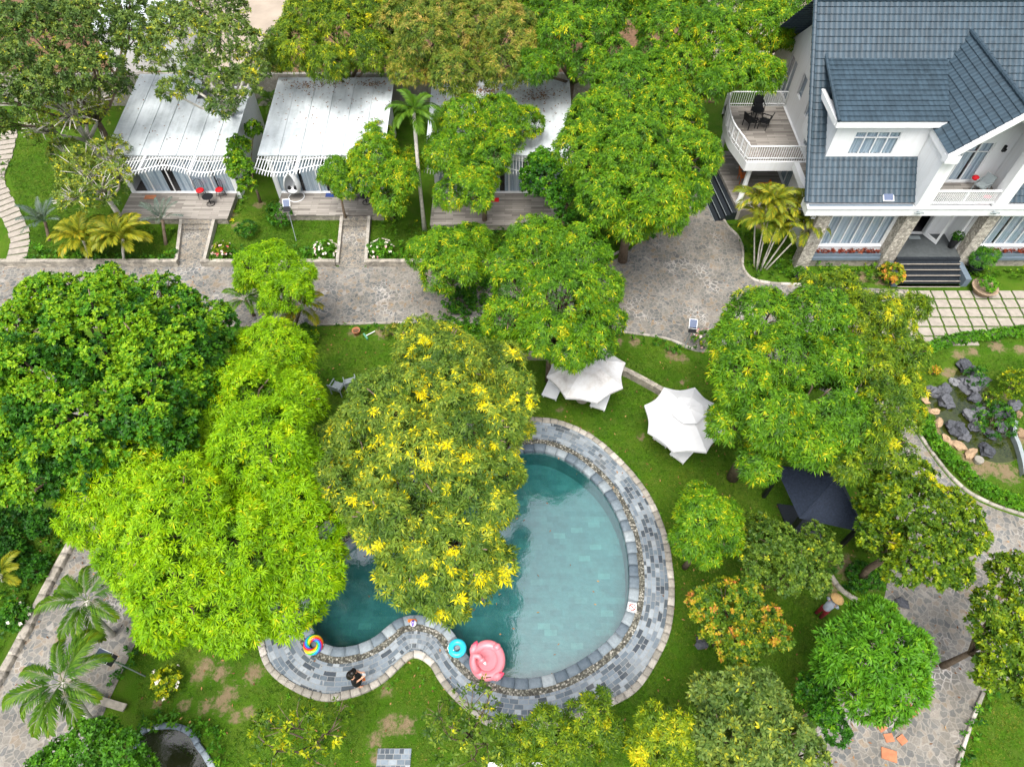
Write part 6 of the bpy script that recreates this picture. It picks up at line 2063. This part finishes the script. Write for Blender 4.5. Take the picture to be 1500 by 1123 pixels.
for sg in (-1, 1): h.tube([(.0, sg * .085, 1.64), (-.01, sg * .115, 1.52), (-.02, sg * .12, 1.36)], [.05, .055, .02], 8)
h.build("hair", M['hair'], root, smooth=True, M=Matrix.Scale(k, 4))
for sg in (-1, 1):
    MB().box(-.08, .21, sg * .125 - .048, sg * .125 + .048, 0, .022).build("sandal", M['orange'], root, M=Matrix.Scale(k, 4))
pm = Matrix.Translation(Vector((.375, .005, 1.20)) * k) @ Matrix.Rotation(R(-28), 4, 'Y')
o = empty("phone", loc, "dark phone held up by the person on the deck", "phone", rz=R(8))
MB().box(-.010, 0, -.042, .042, -.08, .08, pm).build("body", M['white'], o)
MB().box(-.0125, -.0105, -.037, .037, -.074, .074, pm).build("screen", M['black'], o)

# gardener in a conical straw hat
loc = P(1198, 901, 0)
pose = dict(bel=(.05, 0, 1.07), che=(.12, 0, 1.24), nk=(.20, 0, 1.40), nk2=(.23, 0, 1.47), hd=(.27, 0, 1.55), tp=(.30, 0, 1.63), sl=(.14, .17, 1.36), sr=(.14, -.17, 1.36),
            el=(.26, .23, 1.12), wl=(.42, .14, .98), pl=(.49, .11, .96), er=(.26, -.24, 1.12), wr=(.40, -.16, .96), pr=(.47, -.14, .94))
root, J, k = person("person in a conical straw hat, pale blue shirt and maroon trousers by the round tree", loc, R(35), 1.58, None, None, pose)
face(root, J['hd'], k)
K_ = Matrix.Scale(k, 4)
s_ = MB()
s_.tube([(.0, 0, .90), (.03, 0, 1.0), (.09, 0, 1.2), (.16, 0, 1.36), (.20, 0, 1.41)], [.160, .155, .172, .135, .07], 16)
so = s_.build("shirt", M['shirt'], root, smooth=True, M=K_)
for sg in (-1, 1):
    MB().tube([(.13, sg * .13, 1.36), (.16, sg * .185, 1.33), (.26, sg * .235, 1.12), (.40, sg * .155, .99)], [.075, .075, .062, .048], 10).build("sleeve", M['shirt'], so, smooth=True, M=K_)
t_ = MB()
t_.tube([(0, 0, .80), (0, 0, .88), (0, 0, .96)], [.14, .165, .158], 14)
for sg in (-1, 1): t_.tube([(0, sg * .075, .90), (.025, sg * .10, .50), (-.01, sg * .11, .09)], [.112, .085, .072], 12)
t_.build("trousers", M['maroon'], root, smooth=True, M=K_)
for sg in (-1, 1):
    blob(MB(), (.06, sg * .12, .04), (.14, .055, .045)).build("shoe", M['black'], root, smooth=True, M=K_)
hm_ = Matrix.Translation(Vector((.275, 0, 1.60)) * k) @ Matrix.Rotation(R(14), 4, 'Y')
ht = MB()
ht.lathe([(.245, -.01), (.247, 0), (.16, .062), (.08, .115), (0, .150)], 28)
ht.build("hat", M['straw'], root, smooth=True, M=hm_)

# ------------------------------------------------------------------ solar lamps
def lamp(label, foot, top_px, h, yaw, tiltdeg=25):
    b = P(*foot, 0)
    t_ = P(*top_px, h) - b
    root = empty("solar_lamp", b, label, "solar lamp", "solar garden lamps")
    MB().tube([(0, 0, -.05), t_ * .5, t_], .022, 8).build("pole", M['grey'], root)
    fm = Matrix.Translation(t_ + Vector((0, 0, .08))) @ Matrix.Rotation(yaw, 4, 'Z') @ Matrix.Rotation(R(tiltdeg), 4, 'X')
    MB().box(-.19, .19, -.24, .24, -.015, .015, fm).build("panel_frame", M['whitemetal'], root)
    pn = MB().box(-.165, .165, -.215, .215, .0155, .019, fm).build("solar_panel", M['panel'], root)
    hm = Matrix.Translation(t_ + Vector((0, 0, -.10))) @ Matrix.Rotation(yaw, 4, 'Z') @ Matrix.Translation((0, -.22, 0)) @ Matrix.Rotation(R(-35), 4, 'X')
    o = MB().box(-.18, .18, -.05, .05, -.13, .13, hm).build("lamp_head", M['black'], root)
    f = MB()
    for i in range(5): f.box(-.15 + i * .075 - .01, -.15 + i * .075 + .01, .051, .075, -.11, .11, hm)
    f.build("cooling_fins", M['black'], o)
    return root
lamp("solar lamp on a thin pole at the lower edge of the plaza", (1003, 508), (1015, 476), 1.5, R(-10))
lamp("solar lamp with a white framed panel in front of the middle cottage terrace", (434, 353), (420, 300), 2.0, R(5), 40)
lamp("solar lamp leaning over the bottom left path beside the palms", (213, 990), (152, 961), 2.6, R(70))

# ------------------------------------------------------------------ terrace furniture
def patio_chair(label, px, py, z, rz, seatmat, cat="chair", group=None):
    p = P(px, py, z)
    root = empty("patio_chair", (p.x, p.y, z), label, cat, group, rz)
    MB().lathe([(0, .40), (.20, .40), (.235, .44), (.20, .49), (0, .50)], 18).build("seat", seatmat, root, smooth=True)
    bk = MB()
    prof = [(-.24, .10, .48), (-.27, .16, .72), (-.20, .22, .95), (0, .25, 1.06), (.20, .22, .95), (.27, .16, .72), (.24, .10, .48)]
    bk.tube(prof, .014, 6)
    for i in range(5):
        x = -.16 + .08 * i
        bk.tube([(x, .15, .5), (x * .95, .23, 1.0 - abs(x) * .5)], .007, 5)
    bk.build("backrest", M['black'], root)
    for a in (45, 135, 225, 315):
        c, s_ = math.cos(R(a)), math.sin(R(a))
        MB().tube([(c * .20, s_ * .20, .42), (c * .29, s_ * .29, 0)], .013, 6).build("leg", M['black'], root)
    MB().torus((0, 0, .18), .25, .010, 24, 6).build("stretcher", M['black'], root)
    return root
def round_table(label, px, py, z, r=.30, h=.55):
    p = P(px, py, z)
    root = empty("round_table", (p.x, p.y, z), label, "table")
    MB().lathe([(0, h - .03), (r, h - .03), (r + .01, h - .015), (r, h), (0, h)], 24).build("tabletop", M['black'], root)
    MB().tube([(0, 0, .03), (0, 0, h - .031)], .03, 8).build("stem", M['black'], root)
    MB().torus((0, 0, .02), r * .72, .018, 24, 6).build("base_ring", M['black'], root)
    return root
patio_chair("red seated chair left of the black table on the first terrace", 297, 288, .4, R(20), M['red'], group="red chairs on the first cottage terrace")
patio_chair("red seated chair right of the black table on the first terrace", 325, 287, .4, R(-40), M['red'], group="red chairs on the first cottage terrace")
round_table("black round table between the two red chairs on the first terrace", 309, 299, .4)
patio_chair("black chair half hidden behind the black table on the middle terrace", 524, 289, .4, R(30), M['black'])
round_table("black round table at the right end of the middle terrace", 537, 297, .4)
def mat_rug(label, px, py, w, d, m):
    p = P(px, py, .4)
    o = MB().box(-w / 2, w / 2, -d / 2, d / 2, .002, .022).build("doormat", m)
    o.location = (p.x, p.y, .4)
    tag(o, label, "doormat")
mat_rug("orange doormat before the first cottage door", 220, 289, .62, .34, M['terracotta'])
mat_rug("blue doormat before the middle cottage door", 485, 286, .62, .34, M['bluemat'])
mat_rug("red doormat before the third cottage door", 723, 293, .62, .34, M['red'])
def egg_chair():
    p = P(434, 291, .4)
    root = empty("hanging_egg_chair", (p.x, p.y, .4), "white egg shaped hanging chair at the left of the middle terrace", "hanging chair")
    s_ = MB()
    vs, fs = [], []
    n, m = 22, 14
    for j in range(m + 1):
        ph = math.pi * j / m
        for i in range(n):
            t = -math.pi / 2 + .80 + (2 * math.pi - 1.60) * i / (n - 1)
            r = .46 * math.sin(ph) * (1.0 - .18 * math.cos(ph))
            vs.append((r * math.cos(t), r * math.sin(t), 1.05 + .66 * math.cos(ph)))
    for j in range(m):
        for i in range(n - 1):
            fs.append([j * n + i, (j + 1) * n + i, (j + 1) * n + i + 1, j * n + i + 1])
    s_.faces(vs, fs)
    s_.build("shell", M['vinyl'], root, smooth=True)
    blob(MB(), (0, .02, .62), (.34, .32, .14)).build("cushion", M['vinyl'], root, smooth=True)
    for sg in (-1, 1): blob(MB(), (sg * .17, -.06, .80), (.10, .10, .13)).build("pillow", M['black'], root, smooth=True)
    f = MB()
    f.tube([(0, .62, .03), (0, .70, 1.0), (0, .62, 1.85), (0, .35, 2.08), (0, .02, 2.0)], .03, 8)
    f.tube([(0, 0, 2.0), (0, 0, 1.70)], .008, 5)
    f.build("stand", M['whitemetal'], root, smooth=True)
    MB().torus((0, .12, .03), .44, .025, 28, 8).build("base", M['whitemetal'], root)
egg_chair()
def black_chair(label, px, py, z, rz, mat=None, group=None):
    mat = mat or M['black']
    p = P(px, py, z)
    root = empty("wicker_chair", (p.x, p.y, z), label, "chair", group, rz)
    MB().box(-.24, .24, -.24, .24, .40, .46).build("seat", mat, root)
    bk = MB()
    bk.faces([(-.25, .22, .461), (.25, .22, .461), (.25, .27, .461), (-.25, .27, .461), (-.25, .32, .90), (.25, .32, .90), (.25, .37, .90), (-.25, .37, .90)],
             [(0, 1, 5, 4), (1, 2, 6, 5), (2, 3, 7, 6), (3, 0, 4, 7), (4, 5, 6, 7), (3, 2, 1, 0)])
    bk.build("backrest", mat, root)
    for sx in (-1, 1):
        MB().box(sx * .26 - .02, sx * .26 + .02, -.24, .30, .62, .66).build("armrest", mat, root)
        for sy in (-1, 1):
            MB().box(sx * .26 - .018, sx * .26 + .018, sy * .22 - .018, sy * .22 + .018, 0, .618).build("leg", mat, root)
    return root
gx = "black chairs round the terrace table"
black_chair("black chair left of the table on the villa's upper terrace", 1096, 186, 3.63, R(115), group=gx)
black_chair("black chair right of the table on the villa's upper terrace", 1117, 187, 3.63, R(-120), group=gx)
black_chair("black chair behind the table on the villa's upper terrace", 1108, 166, 3.63, R(0), group=gx)
round_table("black round table on the villa's upper terrace", 1105, 177, 3.63, .34, .70)
go = "orange chairs on the villa patio"
black_chair("orange chair behind the white column on the villa patio", 1087, 266, .7, R(90), M['orange'], go)
black_chair("orange chair behind the palm fronds on the villa patio", 1114, 286, .7, R(-90), M['orange'], go)
black_chair("dark grey lounge chair with a red cushion on the gabled balcony", 1432, 282, 4.5, R(-60), M['grey'])
p = P(1420, 274, 4.5)
o = blob(MB(), (0, 0, 0), (.17, .15, .12)).build("cushion", M['red'], None, smooth=True)
o.location = (p.x, p.y, 5.05)
tag(o, "red cushion on the chair of the gabled balcony", "cushion")
o = blob(MB(), (0, 0, 0), (.24, .12, .07)).build("beach_towel", M['hotpink'], None, smooth=True)
p = P(1446, 288, 4.55)
o.location = (p.x, p.y - .05, 4.58)
tag(o, "pink towel behind the gabled balcony railing", "towel")
black_chair("grey garden chair left, half under the yellow flecked mango tree", 497, 574, 0, R(160), M['grey'], "grey garden chairs on the small lawn")
black_chair("grey garden chair right, deeper under the yellow flecked mango tree", 516, 568, 0, R(200), M['grey'], "grey garden chairs on the small lawn")

# ------------------------------------------------------------------ pots and plants by the entrance
def pot(label, px, py, z, r, h, mat, plant, lmat, seed, spec='round', pr=.45, ph=.6, planter="plant_pot", **kw):
    p = P(px, py, z)
    root = empty(planter, (p.x, p.y, z), label, "potted plant")
    MB().lathe([(0, 0), (r * .62, 0), (r * .8, h * .4), (r, h * .92), (r * 1.06, h), (r * .93, h), (r * .86, h * .86), (0, h * .86)], 20).build("pot", mat, root, smooth=True)
    rg = np.random.default_rng(seed)
    subs = [(0, 0, h + ph * .5, pr * .6)] + [(math.cos(a) * pr * .5, math.sin(a) * pr * .5, h + ph * rg.uniform(.25, .75), pr * .42) for a in (0, 1.3, 2.5, 3.8, 5.0)]
    crown_mesh("plant", np.array(subs), spec, lmat, root, rg, **kw)
    MB().tube([(0, 0, h * .8), (0, 0, h + ph * .5)], .02, 5).build("stem", M['bark'], root)
pot("leafy green bush in a dark square pot right of the villa steps", 1424, 398, .0, .36, .5, M['granite'], 1, L_['deep'], 201, 'mango', .78, 1.0, tint=(.5, .15), scale=.7)
pot("bright green plant in a wide clay bowl below the villa steps", 1437, 428, .0, .62, .42, M['pot'], 1, L_['grass2'], 202, 'round', .52, .45, tint=(.6, .15), scale=.7)
pot("small plant in a tall black pot inside the villa porch", 1392, 362, .9, .22, .62, M['black'], 1, L_['deep'], 203, 'round', .30, .4, tint=(.45, .15), scale=.7)
pot("green plant in a dark round pot below the left villa pillar", 1166, 410, .0, .26, .42, M['granite'], 1, L_['mango'], 204, 'round', .32, .35, tint=(.4, .15), scale=.7)
p = P(1339, 348, .9)
o = MB().box(-.30, .30, -.12, .12, .002, .03).build("doormat", M['grey'])
o.location = (p.x, p.y, .9)
tag(o, "small grey doormat on the villa porch", "doormat")
p = P(523, 489, 0)
o = empty("plant_pot", p, "empty terracotta pot at the top edge of the small lawn", "pot")
MB().lathe([(0, 0), (.13, 0), (.19, .26), (.21, .30), (.17, .30), (.15, .22), (0, .22)], 18).build("pot", M['terracotta'], o, smooth=True)
MB().lathe([(0, .222), (.15, .224)], 16).build("soil", M['soil'], o)
p = P(538, 493, 0)
o = empty("garden_sprinkler", (p.x, p.y, 0), "green and white lawn sprinkler on the small lawn", "sprinkler", rz=R(35))
MB().tube([(-.05, 0, .10), (.45, 0, .12)], .022, 6).build("tube", M['white'], o)
MB().box(-.12, -.04, -.20, .20, .02, .12).build("head", flat("green_plastic", (.10, .28, .18), .5, .1), o)

# ------------------------------------------------------------------ rock pond and other rocks
def rock_mesh(name, r, seed, mat=None, parent=None, sub=2):
    rg = random.Random(seed)
    bm = bmesh.new()
    bmesh.ops.create_icosphere(bm, subdivisions=sub, radius=1.0)
    from mathutils import noise as mn
    off = Vector((seed * 3.1, seed * 1.7, seed * .9))
    for v in bm.verts:
        n = mn.noise(v.co * 1.1 + off) * .55 + mn.noise(v.co * 2.7 + off) * .34 - abs(mn.noise(v.co * 5.0 + off)) * .30
        v.co = v.co * (1 + n)
        v.co.x *= r[0]; v.co.y *= r[1]; v.co.z *= r[2]
    me = bpy.data.meshes.new(name)
    bm.to_mesh(me)
    bm.free()
    at = me.attributes.new('tint', 'FLOAT', 'POINT')
    tv = rg.uniform(.1, .75)
    at.data.foreach_set("value", [tv] * len(me.vertices))
    me.materials.append(mat or M['rock'])
    o = bpy.data.objects.new(name, me)
    COL.objects.link(o)
    if parent: o.parent = parent
    return o
def rock_pond():
    edge = [(1356, 578), (1372, 566), (1392, 560), (1405, 538), (1425, 540), (1440, 552), (1452, 575), (1470, 590), (1486, 600), (1489, 630), (1494, 665), (1475, 678), (1448, 676), (1425, 664), (1400, 650), (1382, 640), (1372, 615), (1362, 595)]
    o = sheet("pond_bed", spline(pxs(edge), 5, True), .006, flat("pond_mud", (.16, .17, .07), .9, .3))
    o = sheet("pond_water", spline(pxs(edge), 5, True), .045, M['pondwater'])
    k = 0
    big = [(1368, 574, 9, "long flat grey rock at the left end of the rock pond"), (1384, 571, 8, "second flat grey rock along the pond's upper left bank"), (1398, 558, 6, "small blue grey rock at the bend of the pond bank"),
           (1412, 537, 10, "dark rock at the top of the rock pond"), (1427, 544, 9, "grey rock just right of the topmost pond rock"), (1441, 556, 8, "grey rock below the yellow green pond bush"),
           (1384, 588, 11, "jagged rock standing alone in the left arm of the pond"), (1420, 566, 15, "big mossy rock in the upper middle of the pond"), (1428, 582, 8, "blue grey rock hanging under the big mossy pond rock"),
           (1400, 628, 12, "tall pale grey rock in the lower left of the pond"), (1412, 638, 9, "rounded rock right of the tall pale pond rock"), (1421, 608, 9, "rock at the left end of the planted pond island"),
           (1437, 604, 9, "rock in the middle of the planted pond island"), (1461, 602, 9, "pale rock at the top of the planted pond island"), (1475, 605, 9, "blue grey rock at the right of the pond island"), (1487, 592, 8, "bluish rock at the right bank of the pond"),
           (1447, 660, 10, "low rock at the bottom of the pond island"), (1428, 625, 8, "small rock among the island plants"), (1466, 625, 8, "dark rock among the island plants, right"), (1450, 635, 7, "little rock low in the middle of the island")]
    for px, py, r, lab in big:
        p = P(px, py, .12)
        s_ = r / 1000 * dist_at(p)
        o = rock_mesh("rock", (s_ * 1.2, s_ * 1.0, s_ * .95), 300 + k, sub=3)
        o.location = (p.x, p.y, s_ * .35)
        o.rotation_euler = (0, 0, k * 1.3)
        tag(o, lab, "rock", "rocks of the garden pond")
        k += 1
    brown = [(1354, 585, 7, "brown rock at the leftmost tip of the pond"), (1370, 602, 7, "brown rock on the left pond bank"), (1376, 620, 8, "tan rock on the pond bank beside the hedge"), (1388, 643, 8, "flat brown rock on the lower left bank"),
             (1404, 652, 9, "flat brown rock along the lower bank"), (1422, 664, 9, "brown rock next to the round white stone"), (1493, 606, 6, "orange brown rock on the right bank"), (1496, 635, 9, "big tan rock at the right bank of the pond")]
    mb_ = mat_attr("brown_rock", [(0, (.22, .15, .09)), (1, (.44, .31, .19))], .85, .7)
    for px, py, r, lab in brown:
        p = P(px, py, .08)
        s_ = r / 1000 * dist_at(p)
        o = rock_mesh("rock", (s_ * 1.3, s_ * .8, s_ * .6), 340 + k, mb_)
        o.location = (p.x, p.y, s_ * .2)
        o.rotation_euler = (0, 0, k * .9)
        tag(o, lab, "rock", "rocks of the garden pond")
        k += 1
    p = P(1435, 672, .2)
    o = MB().lathe([(0, 0), (.19, .0), (.20, .16), (.17, .19), (0, .19)], 18).build("stone_stool", M['blockstone'])
    o.data.attributes.new('tint', 'FLOAT', 'POINT')
    o.location = (p.x, p.y, .02)
    tag(o, "round pale stone at the lower edge of the pond", "stone stool")
    wl = spline(pxs([(1486, 622), (1484, 640), (1490, 655), (1497, 680), (1500, 700)]), 6)
    mb = MB()
    nn = normals(wl)
    for i in range(len(wl) - 1):
        a, b = wl[i], wl[i + 1]
        c, d = a - nn[i] * .16, b - nn[i + 1] * .16
        mb.faces([(*a, -.02), (*b, -.02), (*d, -.02), (*c, -.02), (*a, .30), (*b, .30), (*d, .30), (*c, .30)], [(4, 5, 6, 7), (0, 1, 5, 4), (2, 3, 7, 6)] + ([(3, 0, 4, 7)] if i == 0 else []))
    o = mb.build("pond_wall", M['grey'])
    tag(o, "curved grey low wall at the right side of the pond", "low wall")
    shrub("dense dark green planting across the rock pond island", 1452, 622, 33, .9, L_['deep'], 401, tint=(.38, .2), gap=.35)
    shrub("mossy green plant on the big rock in the upper pond", 1421, 562, 17, 1.1, L_['deep'], 402, tint=(.4, .15), gap=.4)
    shrub("light green reeds below the yellow green pond bush", 1445, 588, 12, .6, L_['yellow'], 403, tint=(.5, .15), gap=.3)
rock_pond()
# cascade rocks seen through the gap in the lime mango
for i, (px, py, r) in enumerate(((414, 838, 17), (404, 868, 15), (420, 812, 12), (398, 900, 12))):
    p = P(px, py, .4)
    s_ = r / 1000 * dist_at(p)
    o = rock_mesh("rock", (s_, s_ * .8, s_ * 1.1), 420 + i, sub=3)
    o.location = (p.x, p.y, s_ * .5)
    tag(o, ["dark cascade rock in the gap of the lime mango, largest", "lower dark cascade rock seen through the lime mango", "topmost dark cascade rock beside the lime mango's right lobe", "lowest cascade rock under the lime mango"][i], "rock", "cascade rocks by the small basin")
for i, (px, py, r, lab) in enumerate(((1029, 941, 9, "grey boulder left of the orange flushed tree"), (1322, 882, 9, "pale boulder above the dense round tree"), (161, 1084, 8, "pinkish rock among the bottom left bush leaves"))):
    p = P(px, py, .1)
    s_ = r / 1000 * dist_at(p) if r else .3
    o = rock_mesh("rock", (s_ * 1.2, s_, s_ * .8), 440 + i)
    o.location = (p.x, p.y, s_ * .3)
    tag(o, lab, "rock")

# dark pond at the bottom left
def dark_pond():
    c = spline(pxs([(208, 1080), (225, 1070), (255, 1068), (278, 1078), (288, 1095), (300, 1112), (308, 1140), (250, 1150), (215, 1120)]), 6, True)
    if area(c) < 0: c = c[::-1].copy()
    sheet("pond_bed", c, .008, M['dark'])
    sheet("pond_water", c, .05, M['pondwater'])
    o = blocks("pond_rim", resample(c, .12, True), .20, -.02, .16, .38, M['coping'], side=-1, closed=True)
    tag(o, "ring of grey stones around the dark pond at the bottom", "stone edging")
dark_pond()
a, b = P(134, 1022, .12), P(181, 1036, .12)
o = empty("stone_bench", ((a.x + b.x) / 2, (a.y + b.y) / 2, 0), "grey plank bench on the lawn beside the wide bottom left palm", "bench", rz=math.atan2(b.y - a.y, b.x - a.x))
MB().box(-.75, .75, -.13, .13, .20, .27).build("seat", M['concrete'], o)
for sx in (-1, 1): MB().box(sx * .55 - .08, sx * .55 + .08, -.11, .11, 0, .198).build("leg", M['concrete'], o)
# terracotta slabs let into the right path
for i, (px, py, w_, d_, rz_, lab) in enumerate(((1289, 1061, .30, .40, .5, "topmost loose terracotta slab on the right path"), (1302, 1080, .30, .26, .1, "terracotta slab in the middle of the loose group"), (1321, 1083, .28, .26, .5, "right terracotta slab of the loose group"), (1302, 1105, .50, .36, -.3, "largest terracotta slab at the bottom of the loose group"), (1334, 1040, .3, .4, .5, "single terracotta slab right of the dense round tree"))):
    p = P(px, py, .03)
    o = MB().box(-w_ / 2, w_ / 2, -d_ / 2, d_ / 2, 0, .035).build("terracotta_slab", M['terracotta'])
    o.location = (p.x, p.y, .022 + .003 * i)
    o.rotation_euler = (0, 0, rz_)
    tag(o, lab, "paving slab", "terracotta slabs on the right path")
# white table tops glimpsed through the bottom trees
for px, py, w_, lab in ((726, 1121, .5, "small white table under the bottom trees, left"), (775, 1121, .9, "larger white table under the bottom trees, right")):
    p = P(px, py, .7)
    o = empty("garden_table", (p.x, p.y - .25, 0), lab, "table")
    MB().box(-w_ / 2, w_ / 2, -.35, .35, .66, .70).build("tabletop", M['white'], o)
    for sx in (-1, 1):
        for sy in (-1, 1): MB().box(sx * (w_ / 2 - .06) - .025, sx * (w_ / 2 - .06) + .025, sy * .29 - .025, sy * .29 + .025, 0, .658).build("leg", M['white'], o)

# ------------------------------------------------------------------ fallen leaves
def litter():
    rg = np.random.default_rng(77)
    C = []
    def roofz(y, yb): return 3.0 + .6 * (y - YF) / (yb - YF) + .035
    for (x0, x1, yb, n, bias, x_) in ((-13.8, -7.1, 38.5, 210, 3.0, 0), (-22.2, -15.4, 38.9, 70, 1.2, 0), (-4.6, 3.3, 38.3, 330, 2.4, 0)):
        x = rg.uniform(x0, x1, n)
        t = rg.random(n) ** (1 / bias)
        y = YF + t * (yb - YF - .2)
        if yb > 38.8:
            m = (x < -19.4) | (y < 36.4)
            x, y = x[m], y[m]
        cl = np.floor(x / 1.13) * 1.13
        C.append(np.c_[x, y, roofz(y, yb)])
    for (cx, cy_, s_, n) in ((-12.0, 37.8, .5, 110), (-8.2, 37.9, .45, 80), (-1.6, 37.3, .5, 150), (1.6, 36.8, .6, 130), (-10.6, 38.0, .4, 50)):
        q = rg.normal([cx, cy_], [s_, s_ * .5], (n, 2))
        q = q[(q[:, 1] < 38.1) & (q[:, 1] > 33)]
        C.append(np.c_[q, roofz(q[:, 1], 38.4) + .01])
    C = np.concatenate(C)
    N = rg.normal(0, .15, C.shape) + np.array([0, 0, 1])
    N /= np.linalg.norm(N, axis=1)[:, None]
    V, F, t = leaves(C, N, rg.random(len(C)), rg, 1, .15, .06, (1.4, 1.65), 0.0)
    o = mesh_np("fallen_leaves", V, F, M['deadleaf'], {'tint': t})
    o["kind"] = "stuff"
    # a few afloat on the pool
    q = in_poly(pool_c, 46, rg)
    C = np.c_[q, np.full(len(q), -.012)]
    N = rg.normal(0, .03, C.shape) + np.array([0, 0, 1])
    V, F, t = leaves(C, N, rg.uniform(.4, 1, len(C)), rg, 1, .13, .05, (1.5, 1.6), 0.0)
    o = mesh_np("fallen_leaves", V, F, M['deadleaf'], {'tint': t})
    o["kind"] = "stuff"
    # on paths and lawn
    q = in_poly(pxs([(0, 390), (900, 385), (1090, 400), (1100, 500), (1330, 600), (1500, 800), (1420, 1123), (150, 1123), (0, 1000)]), 1500, rg)
    q = q[~inside(pool_c, q[:, 0], q[:, 1])]
    dk = inside(outer_c, q[:, 0], q[:, 1])
    q = q[~dk | (rg.random(len(q)) < .25)]
    z = np.where(inside(outer_c, q[:, 0], q[:, 1]), .135, .04)
    C = np.c_[q, z]
    N = rg.normal(0, .2, C.shape) + np.array([0, 0, 1])
    N /= np.linalg.norm(N, axis=1)[:, None]
    V, F, t = leaves(C, N, rg.random(len(C)), rg, 1, .13, .055, (1.4, 1.65), 0.0)
    o = mesh_np("fallen_leaves", V, F, M['deadleaf'], {'tint': t})
    o["kind"] = "stuff"
litter()

# ------------------------------------------------------------------ grass blades on the mown lawns
def grass():
    rg = np.random.default_rng(5)
    lawns = [[(440, 488), (640, 480), (760, 520), (980, 500), (1040, 545), (1120, 640), (1260, 800), (1215, 900), (1190, 1020), (1180, 1123), (300, 1123), (200, 1050), (200, 900), (420, 700), (440, 600)],
             [(0, 200), (120, 200), (180, 330), (262, 335), (262, 385), (45, 385)], [(320, 300), (412, 290), (412, 322), (505, 322), (495, 385), (315, 385)], [(545, 322), (700, 340), (900, 320), (900, 370), (540, 385)],
             [(1320, 520), (1500, 495), (1500, 740), (1400, 670)], [(0, 740), (95, 790), (60, 850), (0, 960)], [(1438, 1015), (1500, 1010), (1500, 1123), (1400, 1123)]]
    Q = np.concatenate([in_poly(pxs(l), int(abs(area(pxs(l))) * 190), rg) for l in lawns])
    bad = inside(outer_c, Q[:, 0], Q[:, 1])
    for pl in ROADS: bad |= inside(pl, Q[:, 0], Q[:, 1])
    d = np.zeros(len(Q))
    for px, py, r in SPOTS:
        p = P(px, py)
        d = np.maximum(d, np.clip(1.05 - np.hypot(Q[:, 0] - p.x, Q[:, 1] - p.y) / (r * 1.5), 0, 1))
    Q = Q[~bad & (rg.random(len(Q)) > d * 2.0)]
    f = np.sin(Q[:, 0] * 1.3 + np.cos(Q[:, 1] * .9) * 2) * np.cos(Q[:, 1] * 1.1 + 1) * .12 + np.sin(Q[:, 0] * .37 + 2) * np.sin(Q[:, 1] * .45) * .14
    C = np.c_[Q, np.full(len(Q), -.005)]
    N = rg.normal(0, .25, C.shape) + np.array([0, 0, 1])
    N /= np.linalg.norm(N, axis=1)[:, None]
    V, F, t = leaves(C, N, np.clip(rg.normal(.45, .16, len(C)) + f, 0, 1), rg, 5, .085, .017, (.25, 1.25), .3)
    m = leaf_mat("grass_blade", [(0, (.026, .082, .003)), (.4, (.060, .145, .006)), (.75, (.115, .195, .011)), (1, (.26, .25, .05))], .25)
    o = mesh_np("grass", V, F, m, {'tint': t})
    o["kind"] = "stuff"
grass()
